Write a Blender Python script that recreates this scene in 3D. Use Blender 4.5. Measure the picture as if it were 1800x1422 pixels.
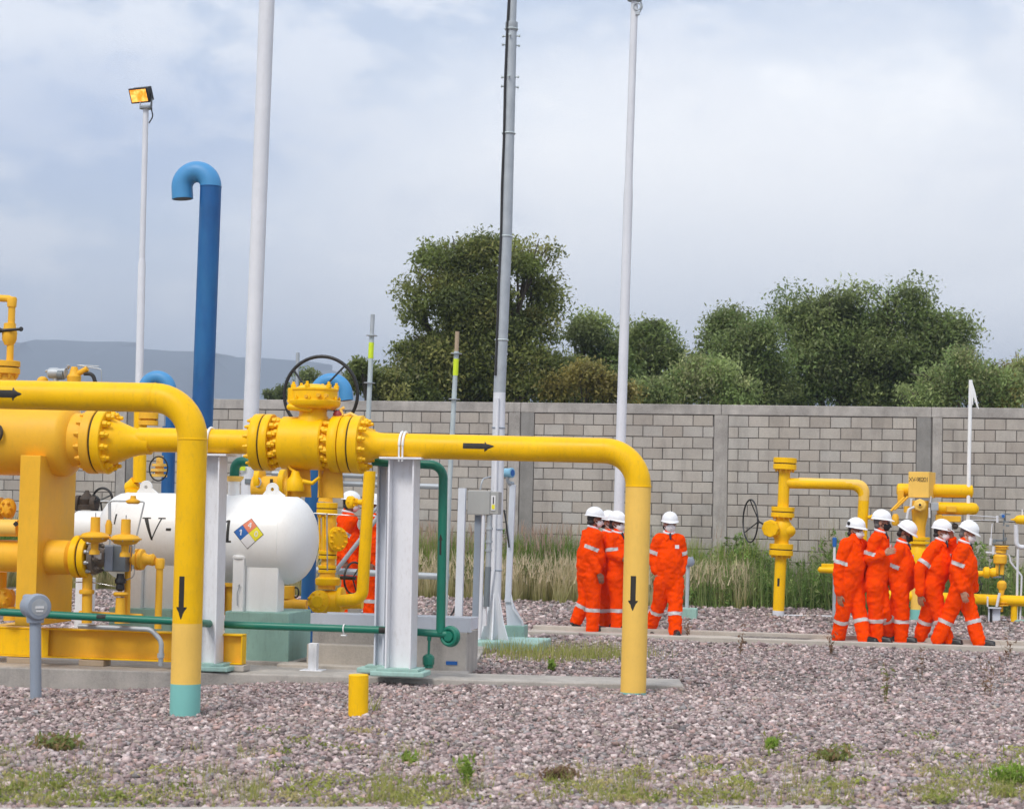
import bpy, bmesh, math, random
import numpy as np
from mathutils import Vector, Matrix

random.seed(7)
rng = np.random.default_rng(11)
for o in list(bpy.data.objects):
    bpy.data.objects.remove(o)
scene = bpy.context.scene
col = scene.collection
PI = math.pi

# ------------------------------------------------------------------ camera
F = 3400.0                     # focal length in photo pixels (1800 wide)
EYE = 1.7
PITCH = math.atan(182 / F)
ROLL = 0.021
cam_d = bpy.data.cameras.new('camera')
cam = bpy.data.objects.new('camera', cam_d)
col.objects.link(cam)
cam_d.sensor_width = 36.0
cam_d.lens = 36.0 * F / 1800.0
cam_d.clip_start = 0.1
cam_d.clip_end = 20000
RC = Matrix.Rotation(PI / 2 + PITCH, 3, 'X') @ Matrix.Rotation(ROLL, 3, 'Z')
cam.matrix_world = Matrix.Translation((0, 0, EYE)) @ RC.to_4x4()
cam_d.dof.use_dof = True
cam_d.dof.focus_distance = 23.0
cam_d.dof.aperture_fstop = 4.5
scene.camera = cam

# ------------------------------------------------------------------ world: veiled daylight sky
SUN_EL, SUN_AZ = math.radians(50), math.radians(207)   # azimuth clockwise from +Y: behind the camera, to the left
world = bpy.data.worlds.new('World')
scene.world = world
world.use_nodes = True
nt = world.node_tree
nt.nodes.clear()


def N(tree, kind, **kw):
    n = tree.nodes.new(kind)
    for k, v in kw.items():
        if k == 'inp':
            for kk, vv in v.items():
                n.inputs[kk].default_value = vv
        else:
            setattr(n, k, v)
    return n


def L(tree, a, b):
    tree.links.new(a, b)


def mathn(tree, op, a, b=None, c=None, clamp=False):
    n = tree.nodes.new('ShaderNodeMath')
    n.operation = op
    n.use_clamp = clamp
    for i, x in enumerate((a, b, c)):
        if x is None:
            continue
        if isinstance(x, (int, float)):
            n.inputs[i].default_value = x
        else:
            tree.links.new(x, n.inputs[i])
    return n.outputs[0]


def mixc(tree, f, a, b, blend='MIX'):
    n = tree.nodes.new('ShaderNodeMix')
    n.data_type = 'RGBA'
    n.blend_type = blend
    n.clamp_factor = True
    for sock, x in ((n.inputs[0], f), (n.inputs[6], a), (n.inputs[7], b)):
        if isinstance(x, (int, float)):
            sock.default_value = x
        elif isinstance(x, tuple):
            sock.default_value = x if len(x) == 4 else x + (1.0,)
        else:
            tree.links.new(x, sock)
    return n.outputs[2]


def ramp(tree, fac, stops, interp='LINEAR'):
    n = tree.nodes.new('ShaderNodeValToRGB')
    cr = n.color_ramp
    cr.interpolation = interp
    while len(cr.elements) < len(stops):
        cr.elements.new(0.5)
    for e, (p, c) in zip(cr.elements, stops):
        e.position = p
        e.color = (c, c, c, 1) if isinstance(c, (int, float)) else tuple(c) + (1.0,)
    tree.links.new(fac, n.inputs[0])
    return n.outputs[0]


sky = N(nt, 'ShaderNodeTexSky')
sky.sky_type = 'NISHITA'
sky.sun_disc = False
sky.sun_elevation = SUN_EL
sky.sun_rotation = SUN_AZ
sky.altitude = 2200
sky.dust_density = 1.5
tc = N(nt, 'ShaderNodeTexCoord')
sep = N(nt, 'ShaderNodeSeparateXYZ')
L(nt, tc.outputs['Generated'], sep.inputs[0])
# cloud layers seen as a flat deck: divide the direction by its height
zz = mathn(nt, 'ADD', mathn(nt, 'ABSOLUTE', sep.outputs[2]), 0.16)
cx = mathn(nt, 'DIVIDE', sep.outputs[0], zz)
cy = mathn(nt, 'DIVIDE', sep.outputs[1], zz)
comb = N(nt, 'ShaderNodeCombineXYZ')
L(nt, cx, comb.inputs[0]); L(nt, cy, comb.inputs[1]); comb.inputs[2].default_value = 3.7
n1 = N(nt, 'ShaderNodeTexNoise', inp={'Scale': 1.1, 'Detail': 7.0, 'Roughness': 0.52, 'Distortion': 0.25})
L(nt, comb.outputs[0], n1.inputs['Vector'])
n2 = N(nt, 'ShaderNodeTexNoise', inp={'Scale': 11.0, 'Detail': 9.0, 'Roughness': 0.62, 'Distortion': 0.2})
mp = N(nt, 'ShaderNodeMapping', inp={'Scale': (1, 1, 1.9), 'Location': (0.31, 0.0, 0.14)})
L(nt, tc.outputs['Generated'], mp.inputs[0]); L(nt, mp.outputs[0], n2.inputs['Vector'])
m1 = ramp(nt, n1.outputs[0], [(0.36, 0.0), (0.62, 1.0)], 'EASE')
m2 = ramp(nt, n2.outputs[0], [(0.45, 0.0), (0.60, 1.0)], 'EASE')


def bank(dx, dz, wx, wz, soft=0.35):
    """a cloud bank centred at direction (dx, 1, dz), wx by wz wide"""
    a = mathn(nt, 'DIVIDE', mathn(nt, 'SUBTRACT', sep.outputs[0], dx), wx)
    b = mathn(nt, 'DIVIDE', mathn(nt, 'SUBTRACT', sep.outputs[2], dz), wz)
    r = mathn(nt, 'ADD', mathn(nt, 'MULTIPLY', a, a), mathn(nt, 'MULTIPLY', b, b))
    r = mathn(nt, 'ADD', r, mathn(nt, 'MULTIPLY', mathn(nt, 'SUBTRACT', n2.outputs[0], 0.5), 2.4))
    fwd = mathn(nt, 'GREATER_THAN', sep.outputs[1], 0.0)
    mr = N(nt, 'ShaderNodeMapRange', interpolation_type='SMOOTHSTEP')
    L(nt, r, mr.inputs[0])
    mr.inputs[1].default_value = 1.0 + soft; mr.inputs[2].default_value = 1.0 - soft * 1.6
    mr.inputs[3].default_value = 0.0; mr.inputs[4].default_value = 1.0
    return mathn(nt, 'MULTIPLY', mr.outputs[0], fwd)


K_SKY = 0.10
skyc = N(nt, 'ShaderNodeMix', data_type='RGBA', blend_type='MULTIPLY')
skyc.inputs[0].default_value = 1.0
L(nt, sky.outputs[0], skyc.inputs[6]); skyc.inputs[7].default_value = (K_SKY, K_SKY, K_SKY, 1)
veil = mixc(nt, 0.86, skyc.outputs[2], (0.45, 0.51, 0.61))
grey = mixc(nt, mathn(nt, 'MULTIPLY', m1, 0.8), veil, (0.60, 0.63, 0.68))
grey = mixc(nt, mathn(nt, 'MULTIPLY', m2, 0.62), grey, (0.75, 0.755, 0.77))
big = bank(0.11, 0.115, 0.24, 0.12, 0.55)
grey = mixc(nt, mathn(nt, 'MULTIPLY', big, 0.85), grey, (0.93, 0.915, 0.885))
blue_gap = bank(-0.215, 0.19, 0.115, 0.036, 0.8)
grey = mixc(nt, mathn(nt, 'MULTIPLY', blue_gap, 0.62), grey, (0.33, 0.41, 0.58))
low_l = bank(-0.12, 0.075, 0.05, 0.025, 0.6)
grey = mixc(nt, mathn(nt, 'MULTIPLY', low_l, 0.5), grey, (0.66, 0.70, 0.79))
bright = bank(0.245, 0.10, 0.05, 0.022, 0.6)
grey = mixc(nt, mathn(nt, 'MULTIPLY', bright, 0.7), grey, (1.0, 0.99, 0.97))
bg = N(nt, 'ShaderNodeBackground')
L(nt, grey, bg.inputs[0])
bg.inputs[1].default_value = 1.12
out = N(nt, 'ShaderNodeOutputWorld')
L(nt, bg.outputs[0], out.inputs[0])

# ------------------------------------------------------------------ the sun, softened by thin cloud
sl = bpy.data.lights.new('sun', 'SUN')
sun = bpy.data.objects.new('sun', sl)
col.objects.link(sun)
sl.energy = 1.6
sl.angle = math.radians(20)
sl.color = (1.0, 0.955, 0.89)
sdir = Vector((math.sin(SUN_AZ) * math.cos(SUN_EL), math.cos(SUN_AZ) * math.cos(SUN_EL), math.sin(SUN_EL)))
sun.rotation_euler = sdir.to_track_quat('Z', 'Y').to_euler()
sun.location = sdir * 60

vs = scene.view_settings
scene.display_settings.display_device = 'sRGB'
vs.view_transform = 'Standard'
vs.look = 'None'
vs.exposure = 0.72
vs.gamma = 1.0
vs.use_curve_mapping = False
scene.render.engine = 'CYCLES'
scene.cycles.use_denoising = True
scene.cycles.max_bounces = 6
scene.cycles.transparent_max_bounces = 6
scene.cycles.volume_bounces = 0
scene.cycles.use_adaptive_sampling = True

# ------------------------------------------------------------------ placing helpers
RCm = RC


def ray(px, py):
    return RCm @ Vector(((px - 900) / F, -(py - 711) / F, -1.0))


CAM = Vector((0, 0, EYE))


def P(px, py, d):
    r = ray(px, py)
    return CAM + r * (d / r.y)


def G(px, py, z=0.0):
    r = ray(px, py)
    return CAM + r * ((z - EYE) / r.z)


YAW = math.radians(10)
U = Vector((math.cos(YAW), -math.sin(YAW), 0))     # along the pipe rack, to the right and a little nearer
V = Vector((math.sin(YAW), math.cos(YAW), 0))      # away from the camera
Z = Vector((0, 0, 1))
Q0 = P(1113, 900, 18.03)


def R(px, py, off=0.0):
    """point of the rack plane (offset away from the camera by off metres) seen at that pixel"""
    r = ray(px, py)
    q = Q0 + V * off
    return CAM + r * ((q - CAM).dot(V) / r.dot(V))


def sc(p):
    return F / p.y


# ------------------------------------------------------------------ mesh building
class MB:
    def __init__(s):
        s.v = []; s.f = []; s.m = []

    def add(s, vs, fs, mi=0):
        b = len(s.v)
        s.v.extend([tuple(x) for x in vs])
        s.f.extend([tuple(b + i for i in f) for f in fs])
        s.m.extend([mi] * len(fs))
        return s

    def tube(s, pts, r, n=16, mi=0, cap=True, sq=None):
        pts = [Vector(p) for p in pts]
        rs = r if isinstance(r, (list, tuple)) else [r] * len(pts)
        k = len(pts)
        tang = []
        for i in range(k):
            a = pts[max(0, i - 1)]; b = pts[min(k - 1, i + 1)]
            t = b - a
            if t.length < 1e-9:
                t = Vector((0, 0, 1))
            tang.append(t.normalized())
        t0 = tang[0]
        ref = Vector((0, 0, 1)) if abs(t0.z) < 0.9 else Vector((0, 1, 0))
        x = t0.cross(ref).normalized()
        vs = []; fs = []
        for i in range(k):
            t = tang[i]
            x = (x - t * x.dot(t)).normalized()
            y = t.cross(x)
            for j in range(n):
                a = 2 * PI * j / n
                e = 1.0
                vs.append(pts[i] + (x * math.cos(a) + y * math.sin(a) * (sq or 1.0)) * rs[i])
        for i in range(k - 1):
            for j in range(n):
                j2 = (j + 1) % n
                fs.append((i * n + j, i * n + j2, (i + 1) * n + j2, (i + 1) * n + j))
        if cap:
            fs.append(tuple(reversed(range(n))))
            fs.append(tuple(range((k - 1) * n, k * n)))
        return s.add(vs, fs, mi)

    def pipe(s, pts, r, bend, n=20, seg=7, mi=0, cap=True):
        return s.tube(fillet(pts, bend, seg), r, n, mi, cap)

    def cyl(s, a, b, r, n=20, mi=0, r1=None):
        return s.tube([a, b], [r, r if r1 is None else r1], n, mi)

    def lathe(s, o, ax, prof, n=32, mi=0, cap=True):
        o = Vector(o); ax = Vector(ax).normalized()
        ref = Vector((0, 0, 1)) if abs(ax.z) < 0.9 else Vector((0, 1, 0))
        x = ax.cross(ref).normalized(); y = ax.cross(x)
        vs = []; fs = []
        for (t, r) in prof:
            for j in range(n):
                a = 2 * PI * j / n
                vs.append(o + ax * t + (x * math.cos(a) + y * math.sin(a)) * max(r, 1e-4))
        k = len(prof)
        for i in range(k - 1):
            for j in range(n):
                j2 = (j + 1) % n
                fs.append((i * n + j, i * n + j2, (i + 1) * n + j2, (i + 1) * n + j))
        if cap:
            fs.append(tuple(reversed(range(n)))); fs.append(tuple(range((k - 1) * n, k * n)))
        return s.add(vs, fs, mi)

    def box(s, c, size, ux=U, uy=V, uz=Z, mi=0):
        c = Vector(c); ux, uy, uz = (Vector(q).normalized() for q in (ux, uy, uz))
        a, b, d = size[0] / 2, size[1] / 2, size[2] / 2
        vs = [c + ux * (i * a) + uy * (j * b) + uz * (k * d) for k in (-1, 1) for j in (-1, 1) for i in (-1, 1)]
        return s.add(vs, [(0, 2, 3, 1), (4, 5, 7, 6), (0, 1, 5, 4), (2, 6, 7, 3), (0, 4, 6, 2), (1, 3, 7, 5)], mi)

    def prism(s, pts, depth, mi=0):
        """pts: outline in space (planar); depth: vector"""
        pts = [Vector(p) for p in pts]; n = len(pts)
        vs = pts + [p + Vector(depth) for p in pts]
        fs = [tuple(reversed(range(n))), tuple(range(n, 2 * n))]
        fs += [(i, (i + 1) % n, n + (i + 1) % n, n + i) for i in range(n)]
        return s.add(vs, fs, mi)

    def ell(s, c, rad, ux=Vector((1, 0, 0)), uy=Vector((0, 1, 0)), uz=Z, n=18, m=10, mi=0):
        c = Vector(c)
        vs = []; fs = []
        for i in range(m + 1):
            th = PI * i / m
            for j in range(n):
                a = 2 * PI * j / n
                sr = max(math.sin(th), 1e-3)
                vs.append(c + ux * (rad[0] * sr * math.cos(a)) + uy * (rad[1] * sr * math.sin(a)) + uz * (rad[2] * math.cos(th)))
        for i in range(m):
            for j in range(n):
                j2 = (j + 1) % n
                fs.append((i * n + j, (i + 1) * n + j, (i + 1) * n + j2, i * n + j2))
        fs.append(tuple(range(n))); fs.append(tuple(reversed(range(m * n, (m + 1) * n))))
        return s.add(vs, fs, mi)

    def cap(s, a, b, ra, rb, n=14, mi=0):
        """tapered capsule"""
        a = Vector(a); b = Vector(b)
        d = b - a; ln = d.length
        t = d / ln if ln > 1e-6 else Vector((0, 0, 1))
        prof = []
        for i in range(6):
            th = PI / 2 * i / 5
            prof.append((-ra * math.cos(th), ra * math.sin(th)))
        for i in range(6):
            th = PI / 2 * i / 5
            prof.append((ln + rb * math.sin(th), rb * math.cos(th)))
        return s.lathe(a, t, prof, n, mi)

    def torus(s, c, ax, Rr, r, n=40, m=8, mi=0, a0=0.0, a1=2 * PI, ref=None):
        c = Vector(c); ax = Vector(ax).normalized()
        ref = ref or (Vector((0, 0, 1)) if abs(ax.z) < 0.9 else Vector((0, 1, 0)))
        x = ref - ax * ref.dot(ax); x.normalize(); y = ax.cross(x)
        full = abs(a1 - a0 - 2 * PI) < 1e-6
        k = n if full else n + 1
        vs = []; fs = []
        for i in range(k):
            a = a0 + (a1 - a0) * i / n
            e = x * math.cos(a) + y * math.sin(a)
            for j in range(m):
                b = 2 * PI * j / m
                vs.append(c + e * (Rr + r * math.cos(b)) + ax * (r * math.sin(b)))
        for i in range(n):
            i2 = (i + 1) % k
            for j in range(m):
                j2 = (j + 1) % m
                fs.append((i * m + j, i2 * m + j, i2 * m + j2, i * m + j2))
        return s.add(vs, fs, mi)

    def mesh(s, name, mats, org=Vector((0, 0, 0)), smooth=True, ang=0.7):
        me = bpy.data.meshes.new(name)
        o = Vector(org)
        me.from_pydata([(a - o.x, b - o.y, c - o.z) for a, b, c in s.v], [], s.f)
        bm = bmesh.new(); bm.from_mesh(me)
        bmesh.ops.recalc_face_normals(bm, faces=bm.faces)
        bm.to_mesh(me); bm.free()
        for m in mats:
            me.materials.append(m)
        if len(mats) > 1:
            me.polygons.foreach_set('material_index', s.m)
        if smooth:
            me.shade_smooth()
            me.set_sharp_from_angle(angle=ang)
        me.update()
        return me


def fillet(pts, bend, seg=7):
    pts = [Vector(p) for p in pts]
    out_ = [pts[0]]
    for i in range(1, len(pts) - 1):
        a, b, c = pts[i - 1], pts[i], pts[i + 1]
        u = (a - b).normalized(); w = (c - b).normalized()
        ang = u.angle(w)
        if ang > PI - 0.02:
            out_.append(b); continue
        rr = bend[i - 1] if isinstance(bend, (list, tuple)) else bend
        tl = min(rr / math.tan(ang / 2), (a - b).length * 0.49, (c - b).length * 0.49)
        rr = tl * math.tan(ang / 2)
        cen = b + (u + w).normalized() * (rr / math.sin(ang / 2))
        p0 = b + u * tl; p1 = b + w * tl
        e0 = p0 - cen; e1 = p1 - cen
        tot = e0.angle(e1)
        for k in range(seg + 1):
            q = k / seg
            out_.append(cen + (e0 * math.sin((1 - q) * tot) + e1 * math.sin(q * tot)) / math.sin(tot))
    out_.append(pts[-1])
    return out_


ORG = {}


def thing(name, label, cat, loc=(0, 0, 0), group=None):
    o = bpy.data.objects.new(name, None)
    o.empty_display_size = 0.2
    o.location = loc
    col.objects.link(o)
    o['label'] = label; o['category'] = cat
    if group:
        o['group'] = group
    ORG[o] = Vector(loc)
    return o


def bev(o, w=0.004, seg=2):
    md = o.modifiers.new('bevel', 'BEVEL')
    md.width = w; md.segments = seg; md.limit_method = 'ANGLE'; md.angle_limit = 0.7
    md.harden_normals = False
    return o


def part(name, mb, mats, parent=None, bevel=0, smooth=True, kind=None, label=None, ang=0.7):
    """one mesh object; verts are given in world space"""
    mats = mats if isinstance(mats, (list, tuple)) else [mats]
    org = ORG[parent] if parent is not None else Vector((0, 0, 0))
    me = mb.mesh(name, mats, org, smooth, ang)
    o = bpy.data.objects.new(name, me)
    col.objects.link(o)
    if parent is not None:
        o.parent = parent
    ORG[o] = org
    if bevel:
        bev(o, bevel)
    if kind:
        o['kind'] = kind
    if label:
        o['label'] = label
    return o


def solo(name, mb, mats, label, cat, group=None, bevel=0, smooth=True, kind=None, loc=None, ang=0.7):
    """a thing that is one mesh"""
    mats = mats if isinstance(mats, (list, tuple)) else [mats]
    if loc is None:
        a = np.array(mb.v)
        loc = Vector(((a[:, 0].min() + a[:, 0].max()) / 2, (a[:, 1].min() + a[:, 1].max()) / 2, a[:, 2].min()))
    me = mb.mesh(name, mats, loc, smooth, ang)
    o = bpy.data.objects.new(name, me)
    o.location = loc
    col.objects.link(o)
    ORG[o] = Vector(loc)
    if label:
        o['label'] = label; o['category'] = cat
    if group:
        o['group'] = group
    if kind:
        o['kind'] = kind
    if bevel:
        bev(o, bevel)
    return o


def inst(name, me, pos, ax, parent, scale=1.0, xdir=None):
    """copy of a shared mesh: its local z along ax, at a world position, under parent"""
    ax = Vector(ax).normalized()
    o = bpy.data.objects.new(name, me)
    col.objects.link(o)
    o.parent = parent
    q = ax.to_track_quat('Z', 'Y')
    o.rotation_mode = 'QUATERNION'
    o.rotation_quaternion = q
    o.location = Vector(pos) - ORG[parent]
    o.scale = (scale,) * 3 if isinstance(scale, (int, float)) else scale
    return o


_bolt_mesh = {}


def bolt_mesh(mat):
    if mat.name not in _bolt_mesh:
        mb = MB()
        mb.lathe((0, 0, -0.02), Z, [(0, 0.42), (0.02, 0.5), (0.62, 0.5), (0.72, 0.40)], 6)
        mb.lathe((0, 0, 0.6), Z, [(0, 0.28), (0.5, 0.28), (0.58, 0.2)], 8)
        _bolt_mesh[mat.name] = mb.mesh('bolt', [mat], ang=0.5)
    return _bolt_mesh[mat.name]


def bolts(parent, c, ax, rad, n, size, mat, ph=0.0):
    ax = Vector(ax).normalized()
    ref = Vector((0, 0, 1)) if abs(ax.z) < 0.9 else Vector((0, 1, 0))
    x = ax.cross(ref).normalized(); y = ax.cross(x)
    me = bolt_mesh(mat)
    for i in range(n):
        a = 2 * PI * (i + ph) / n
        inst('bolt', me, Vector(c) + (x * math.cos(a) + y * math.sin(a)) * rad, ax, parent, size)


def flange(mb, c, ax, rad, th, n=40, mi=0, ch=0.006):
    mb.lathe(c, ax, [(0, rad - ch), (ch, rad), (th - ch, rad), (th, rad - ch)], n, mi)


def on_pipe(pts2d, c, ax, face, r, lift=0.0015):
    """map (along, around) metres onto a cylinder; face = direction from the axis to the viewer side"""
    ax = Vector(ax).normalized()
    fc = (Vector(face) - ax * Vector(face).dot(ax)).normalized()
    sd = ax.cross(fc)
    res = []
    for (a, b) in pts2d:
        th = b / r
        res.append(Vector(c) + ax * a + (fc * math.cos(th) + sd * math.sin(th)) * (r + lift))
    return res


def strip_on(mb, rows, c, ax, face, r, lift=0.0015, seg=6, mi=0):
    """rows: list of (along, b0, b1) joined into a strip lying on the cylinder"""
    vs = []; fs = []
    for (a, b0, b1) in rows:
        vs += on_pipe([(a, b0 + (b1 - b0) * k / seg) for k in range(seg + 1)], c, ax, face, r, lift)
    w = seg + 1
    for i in range(len(rows) - 1):
        for k in range(seg):
            fs.append((i * w + k, i * w + k + 1, (i + 1) * w + k + 1, (i + 1) * w + k))
    return mb.add(vs, fs, mi)


def arrow_rows(ln, sw, hw, hl):
    return [(0, -sw / 2, sw / 2), (ln - hl, -sw / 2, sw / 2)], [(ln - hl, -hw / 2, hw / 2), (ln - 0.002, -0.002, 0.002)]


def arrow(parent, c, ax, face, r, ln, sw, hw, hl, mat):
    mb = MB()
    for rows in arrow_rows(ln, sw, hw, hl):
        strip_on(mb, rows, c, ax, face, r)
    return part('arrow_marking', mb, mat, parent)

# ------------------------------------------------------------------ materials
def new_mat(name):
    m = bpy.data.materials.new(name)
    m.use_nodes = True
    t = m.node_tree
    b = t.nodes['Principled BSDF']
    return m, t, b


def paint(name, rgb, rough=0.42, var=0.07, scale=2.2, dirt=0.12, dirtcol=(0.16, 0.12, 0.07), metal=0.0, bump=0.15, fade=None, fade_amt=0.0, spec=0.5):
    """brushed-on plant paint: slow colour drift, grime specks, orange peel"""
    m, t, b = new_mat(name)
    tcn = N(t, 'ShaderNodeTexCoord')
    geo = N(t, 'ShaderNodeNewGeometry')
    na = N(t, 'ShaderNodeTexNoise', inp={'Scale': scale, 'Detail': 5.0, 'Roughness': 0.6})
    L(t, geo.outputs['Position'], na.inputs['Vector'])
    lo = tuple(c * (1 - var) for c in rgb); hi = tuple(min(1, c * (1 + var)) for c in rgb)
    c = mixc(t, ramp(t, na.outputs[0], [(0.3, 0.0), (0.7, 1.0)]), lo, hi)
    if fade:
        nf = N(t, 'ShaderNodeTexNoise', inp={'Scale': 1.6, 'Detail': 4.0, 'Roughness': 0.6})
        mpn = N(t, 'ShaderNodeMapping', inp={'Scale': (2.2, 2.2, 0.7)})
        L(t, geo.outputs['Position'], mpn.inputs[0]); L(t, mpn.outputs[0], nf.inputs['Vector'])
        c = mixc(t, mathn(t, 'MULTIPLY', ramp(t, nf.outputs[0], [(0.42, 0.0), (0.68, 1.0)]), fade_amt), c, fade)
    nd = N(t, 'ShaderNodeTexNoise', inp={'Scale': 34.0, 'Detail': 6.0, 'Roughness': 0.7})
    mpd = N(t, 'ShaderNodeMapping', inp={'Scale': (1, 1, 0.35)})
    L(t, geo.outputs['Position'], mpd.inputs[0]); L(t, mpd.outputs[0], nd.inputs['Vector'])
    c = mixc(t, mathn(t, 'MULTIPLY', ramp(t, nd.outputs[0], [(0.52, 0.0), (0.75, 1.0)]), dirt), c, dirtcol)
    nst = N(t, 'ShaderNodeTexNoise', inp={'Scale': 9.0, 'Detail': 5.0, 'Roughness': 0.6})
    mps = N(t, 'ShaderNodeMapping', inp={'Scale': (1, 1, 0.12)})
    L(t, geo.outputs['Position'], mps.inputs[0]); L(t, mps.outputs[0], nst.inputs['Vector'])
    c = mixc(t, mathn(t, 'MULTIPLY', ramp(t, nst.outputs[0], [(0.55, 0.0), (0.78, 1.0)]), min(0.5, dirt * 1.4)), c, tuple(x * 0.55 + y * 0.35 for x, y in zip(rgb, dirtcol)))
    L(t, c, b.inputs['Base Color'])
    rr = N(t, 'ShaderNodeMapRange', inp={1: 0.3, 2: 0.7, 3: rough - 0.07, 4: rough + 0.12})
    L(t, na.outputs[0], rr.inputs[0]); L(t, rr.outputs[0], b.inputs['Roughness'])
    b.inputs['Metallic'].default_value = metal
    b.inputs['Specular IOR Level'].default_value = spec
    if bump:
        bp = N(t, 'ShaderNodeBump', inp={'Strength': bump, 'Distance': 0.004})
        nb = N(t, 'ShaderNodeTexNoise', inp={'Scale': 60.0, 'Detail': 3.0})
        L(t, geo.outputs['Position'], nb.inputs['Vector'])
        L(t, nb.outputs[0], bp.inputs['Height']); L(t, bp.outputs[0], b.inputs['Normal'])
    return m


M = {}
M['yellow'] = paint('yellow_paint', (0.93, 0.52, 0.001), 0.42, 0.09, dirt=0.20, spec=0.22)
M['ochre'] = paint('weathered_yellow_paint', (0.85, 0.45, 0.025), 0.5, 0.08, dirt=0.12, spec=0.3)
M['pale_yellow'] = paint('sun_bleached_yellow_paint', (0.88, 0.54, 0.10), 0.55, 0.06, dirt=0.10)
M['turq'] = paint('turquoise_band_paint', (0.20, 0.50, 0.45), 0.5, 0.05, dirt=0.06)
M['mint'] = paint('mint_grout_paint', (0.34, 0.52, 0.46), 0.7, 0.12, scale=6, dirt=0.3, dirtcol=(0.25, 0.24, 0.2))
M['pedestal'] = paint('green_pedestal_paint', (0.29, 0.47, 0.40), 0.65, 0.14, scale=2.5, dirt=0.35, dirtcol=(0.12, 0.15, 0.13))
M['green'] = paint('green_water_pipe_paint', (0.004, 0.165, 0.105), 0.38, 0.08)
M['blue'] = paint('blue_vent_paint', (0.003, 0.085, 0.27), 0.45, 0.18, dirt=0.05, fade=(0.02, 0.17, 0.38), fade_amt=0.55)
M['white'] = paint('white_enamel', (0.86, 0.86, 0.845), 0.36, 0.03, dirt=0.13, dirtcol=(0.45, 0.41, 0.36))
M['steel_white'] = paint('white_steel_paint', (0.78, 0.78, 0.80), 0.5, 0.05, dirt=0.32, dirtcol=(0.42, 0.38, 0.33))
M['pole'] = paint('pole_white_paint', (0.70, 0.705, 0.735), 0.42, 0.05, dirt=0.15, dirtcol=(0.35, 0.34, 0.33))
M['lav'] = paint('pale_grey_blue_steel_paint', (0.64, 0.67, 0.73), 0.5, 0.05, dirt=0.1, dirtcol=(0.25, 0.25, 0.25))
M['galv'] = paint('galvanised_steel', (0.42, 0.45, 0.475), 0.48, 0.10, scale=7, metal=0.35, dirt=0.15, dirtcol=(0.2, 0.2, 0.2))
M['galv_pale'] = paint('pale_galvanised_tube', (0.47, 0.53, 0.54), 0.5, 0.08, scale=7, metal=0.15)
M['instr'] = paint('instrument_grey_paint', (0.27, 0.31, 0.37), 0.45, 0.06)
M['instr_d'] = paint('dark_instrument_grey', (0.16, 0.185, 0.20), 0.45, 0.08)
M['black'] = paint('black_paint', (0.012, 0.012, 0.013), 0.45, 0.2, dirt=0.1, dirtcol=(0.08, 0.07, 0.06))
M['ink'] = paint('black_vinyl', (0.018, 0.015, 0.012), 0.6, 0.2, bump=0)
M['ink_faded'] = paint('worn_black_lettering', (0.09, 0.055, 0.02), 0.6, 0.2, bump=0)
M['rust'] = paint('dark_brown_iron', (0.05, 0.035, 0.025), 0.7, 0.3, scale=12)
M['gap'] = paint('gasket_dark', (0.05, 0.03, 0.012), 0.8, 0.2)
M['iron_grey'] = paint('weathered_grey_iron', (0.20, 0.17, 0.14), 0.55, 0.2, scale=9, metal=0.3)
M['steel'] = paint('bare_tubing_steel', (0.5, 0.5, 0.5), 0.3, 0.05, metal=0.8)
M['tape'] = paint('fluorescent_tape', (0.60, 0.75, 0.02), 0.6, 0.1)
M['tan_paint'] = paint('tan_primer', (0.40, 0.30, 0.20), 0.6, 0.1)
M['cab'] = paint('enclosure_grey_paint', (0.36, 0.36, 0.345), 0.5, 0.05)
M['cable'] = paint('black_cable', (0.02, 0.02, 0.022), 0.6, 0.1)
M['dial'] = paint('dial_white', (0.7, 0.7, 0.7), 0.4, 0.02)
M['lt_blue'] = paint('light_blue_transmitter', (0.23, 0.47, 0.63), 0.45, 0.05)
M['nfpa_r'] = paint('faded_red_sticker', (0.72, 0.20, 0.10), 0.5, 0.05, bump=0)
M['nfpa_b'] = paint('blue_sticker', (0.01, 0.12, 0.42), 0.5, 0.05, bump=0)
M['nfpa_y'] = paint('yellow_sticker', (0.80, 0.72, 0.02), 0.5, 0.04, bump=0)
M['nfpa_w'] = paint('white_sticker', (0.76, 0.75, 0.76), 0.5, 0.02, bump=0)
M['red'] = paint('red_tag_paint', (0.30, 0.03, 0.03), 0.5, 0.1)


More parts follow.
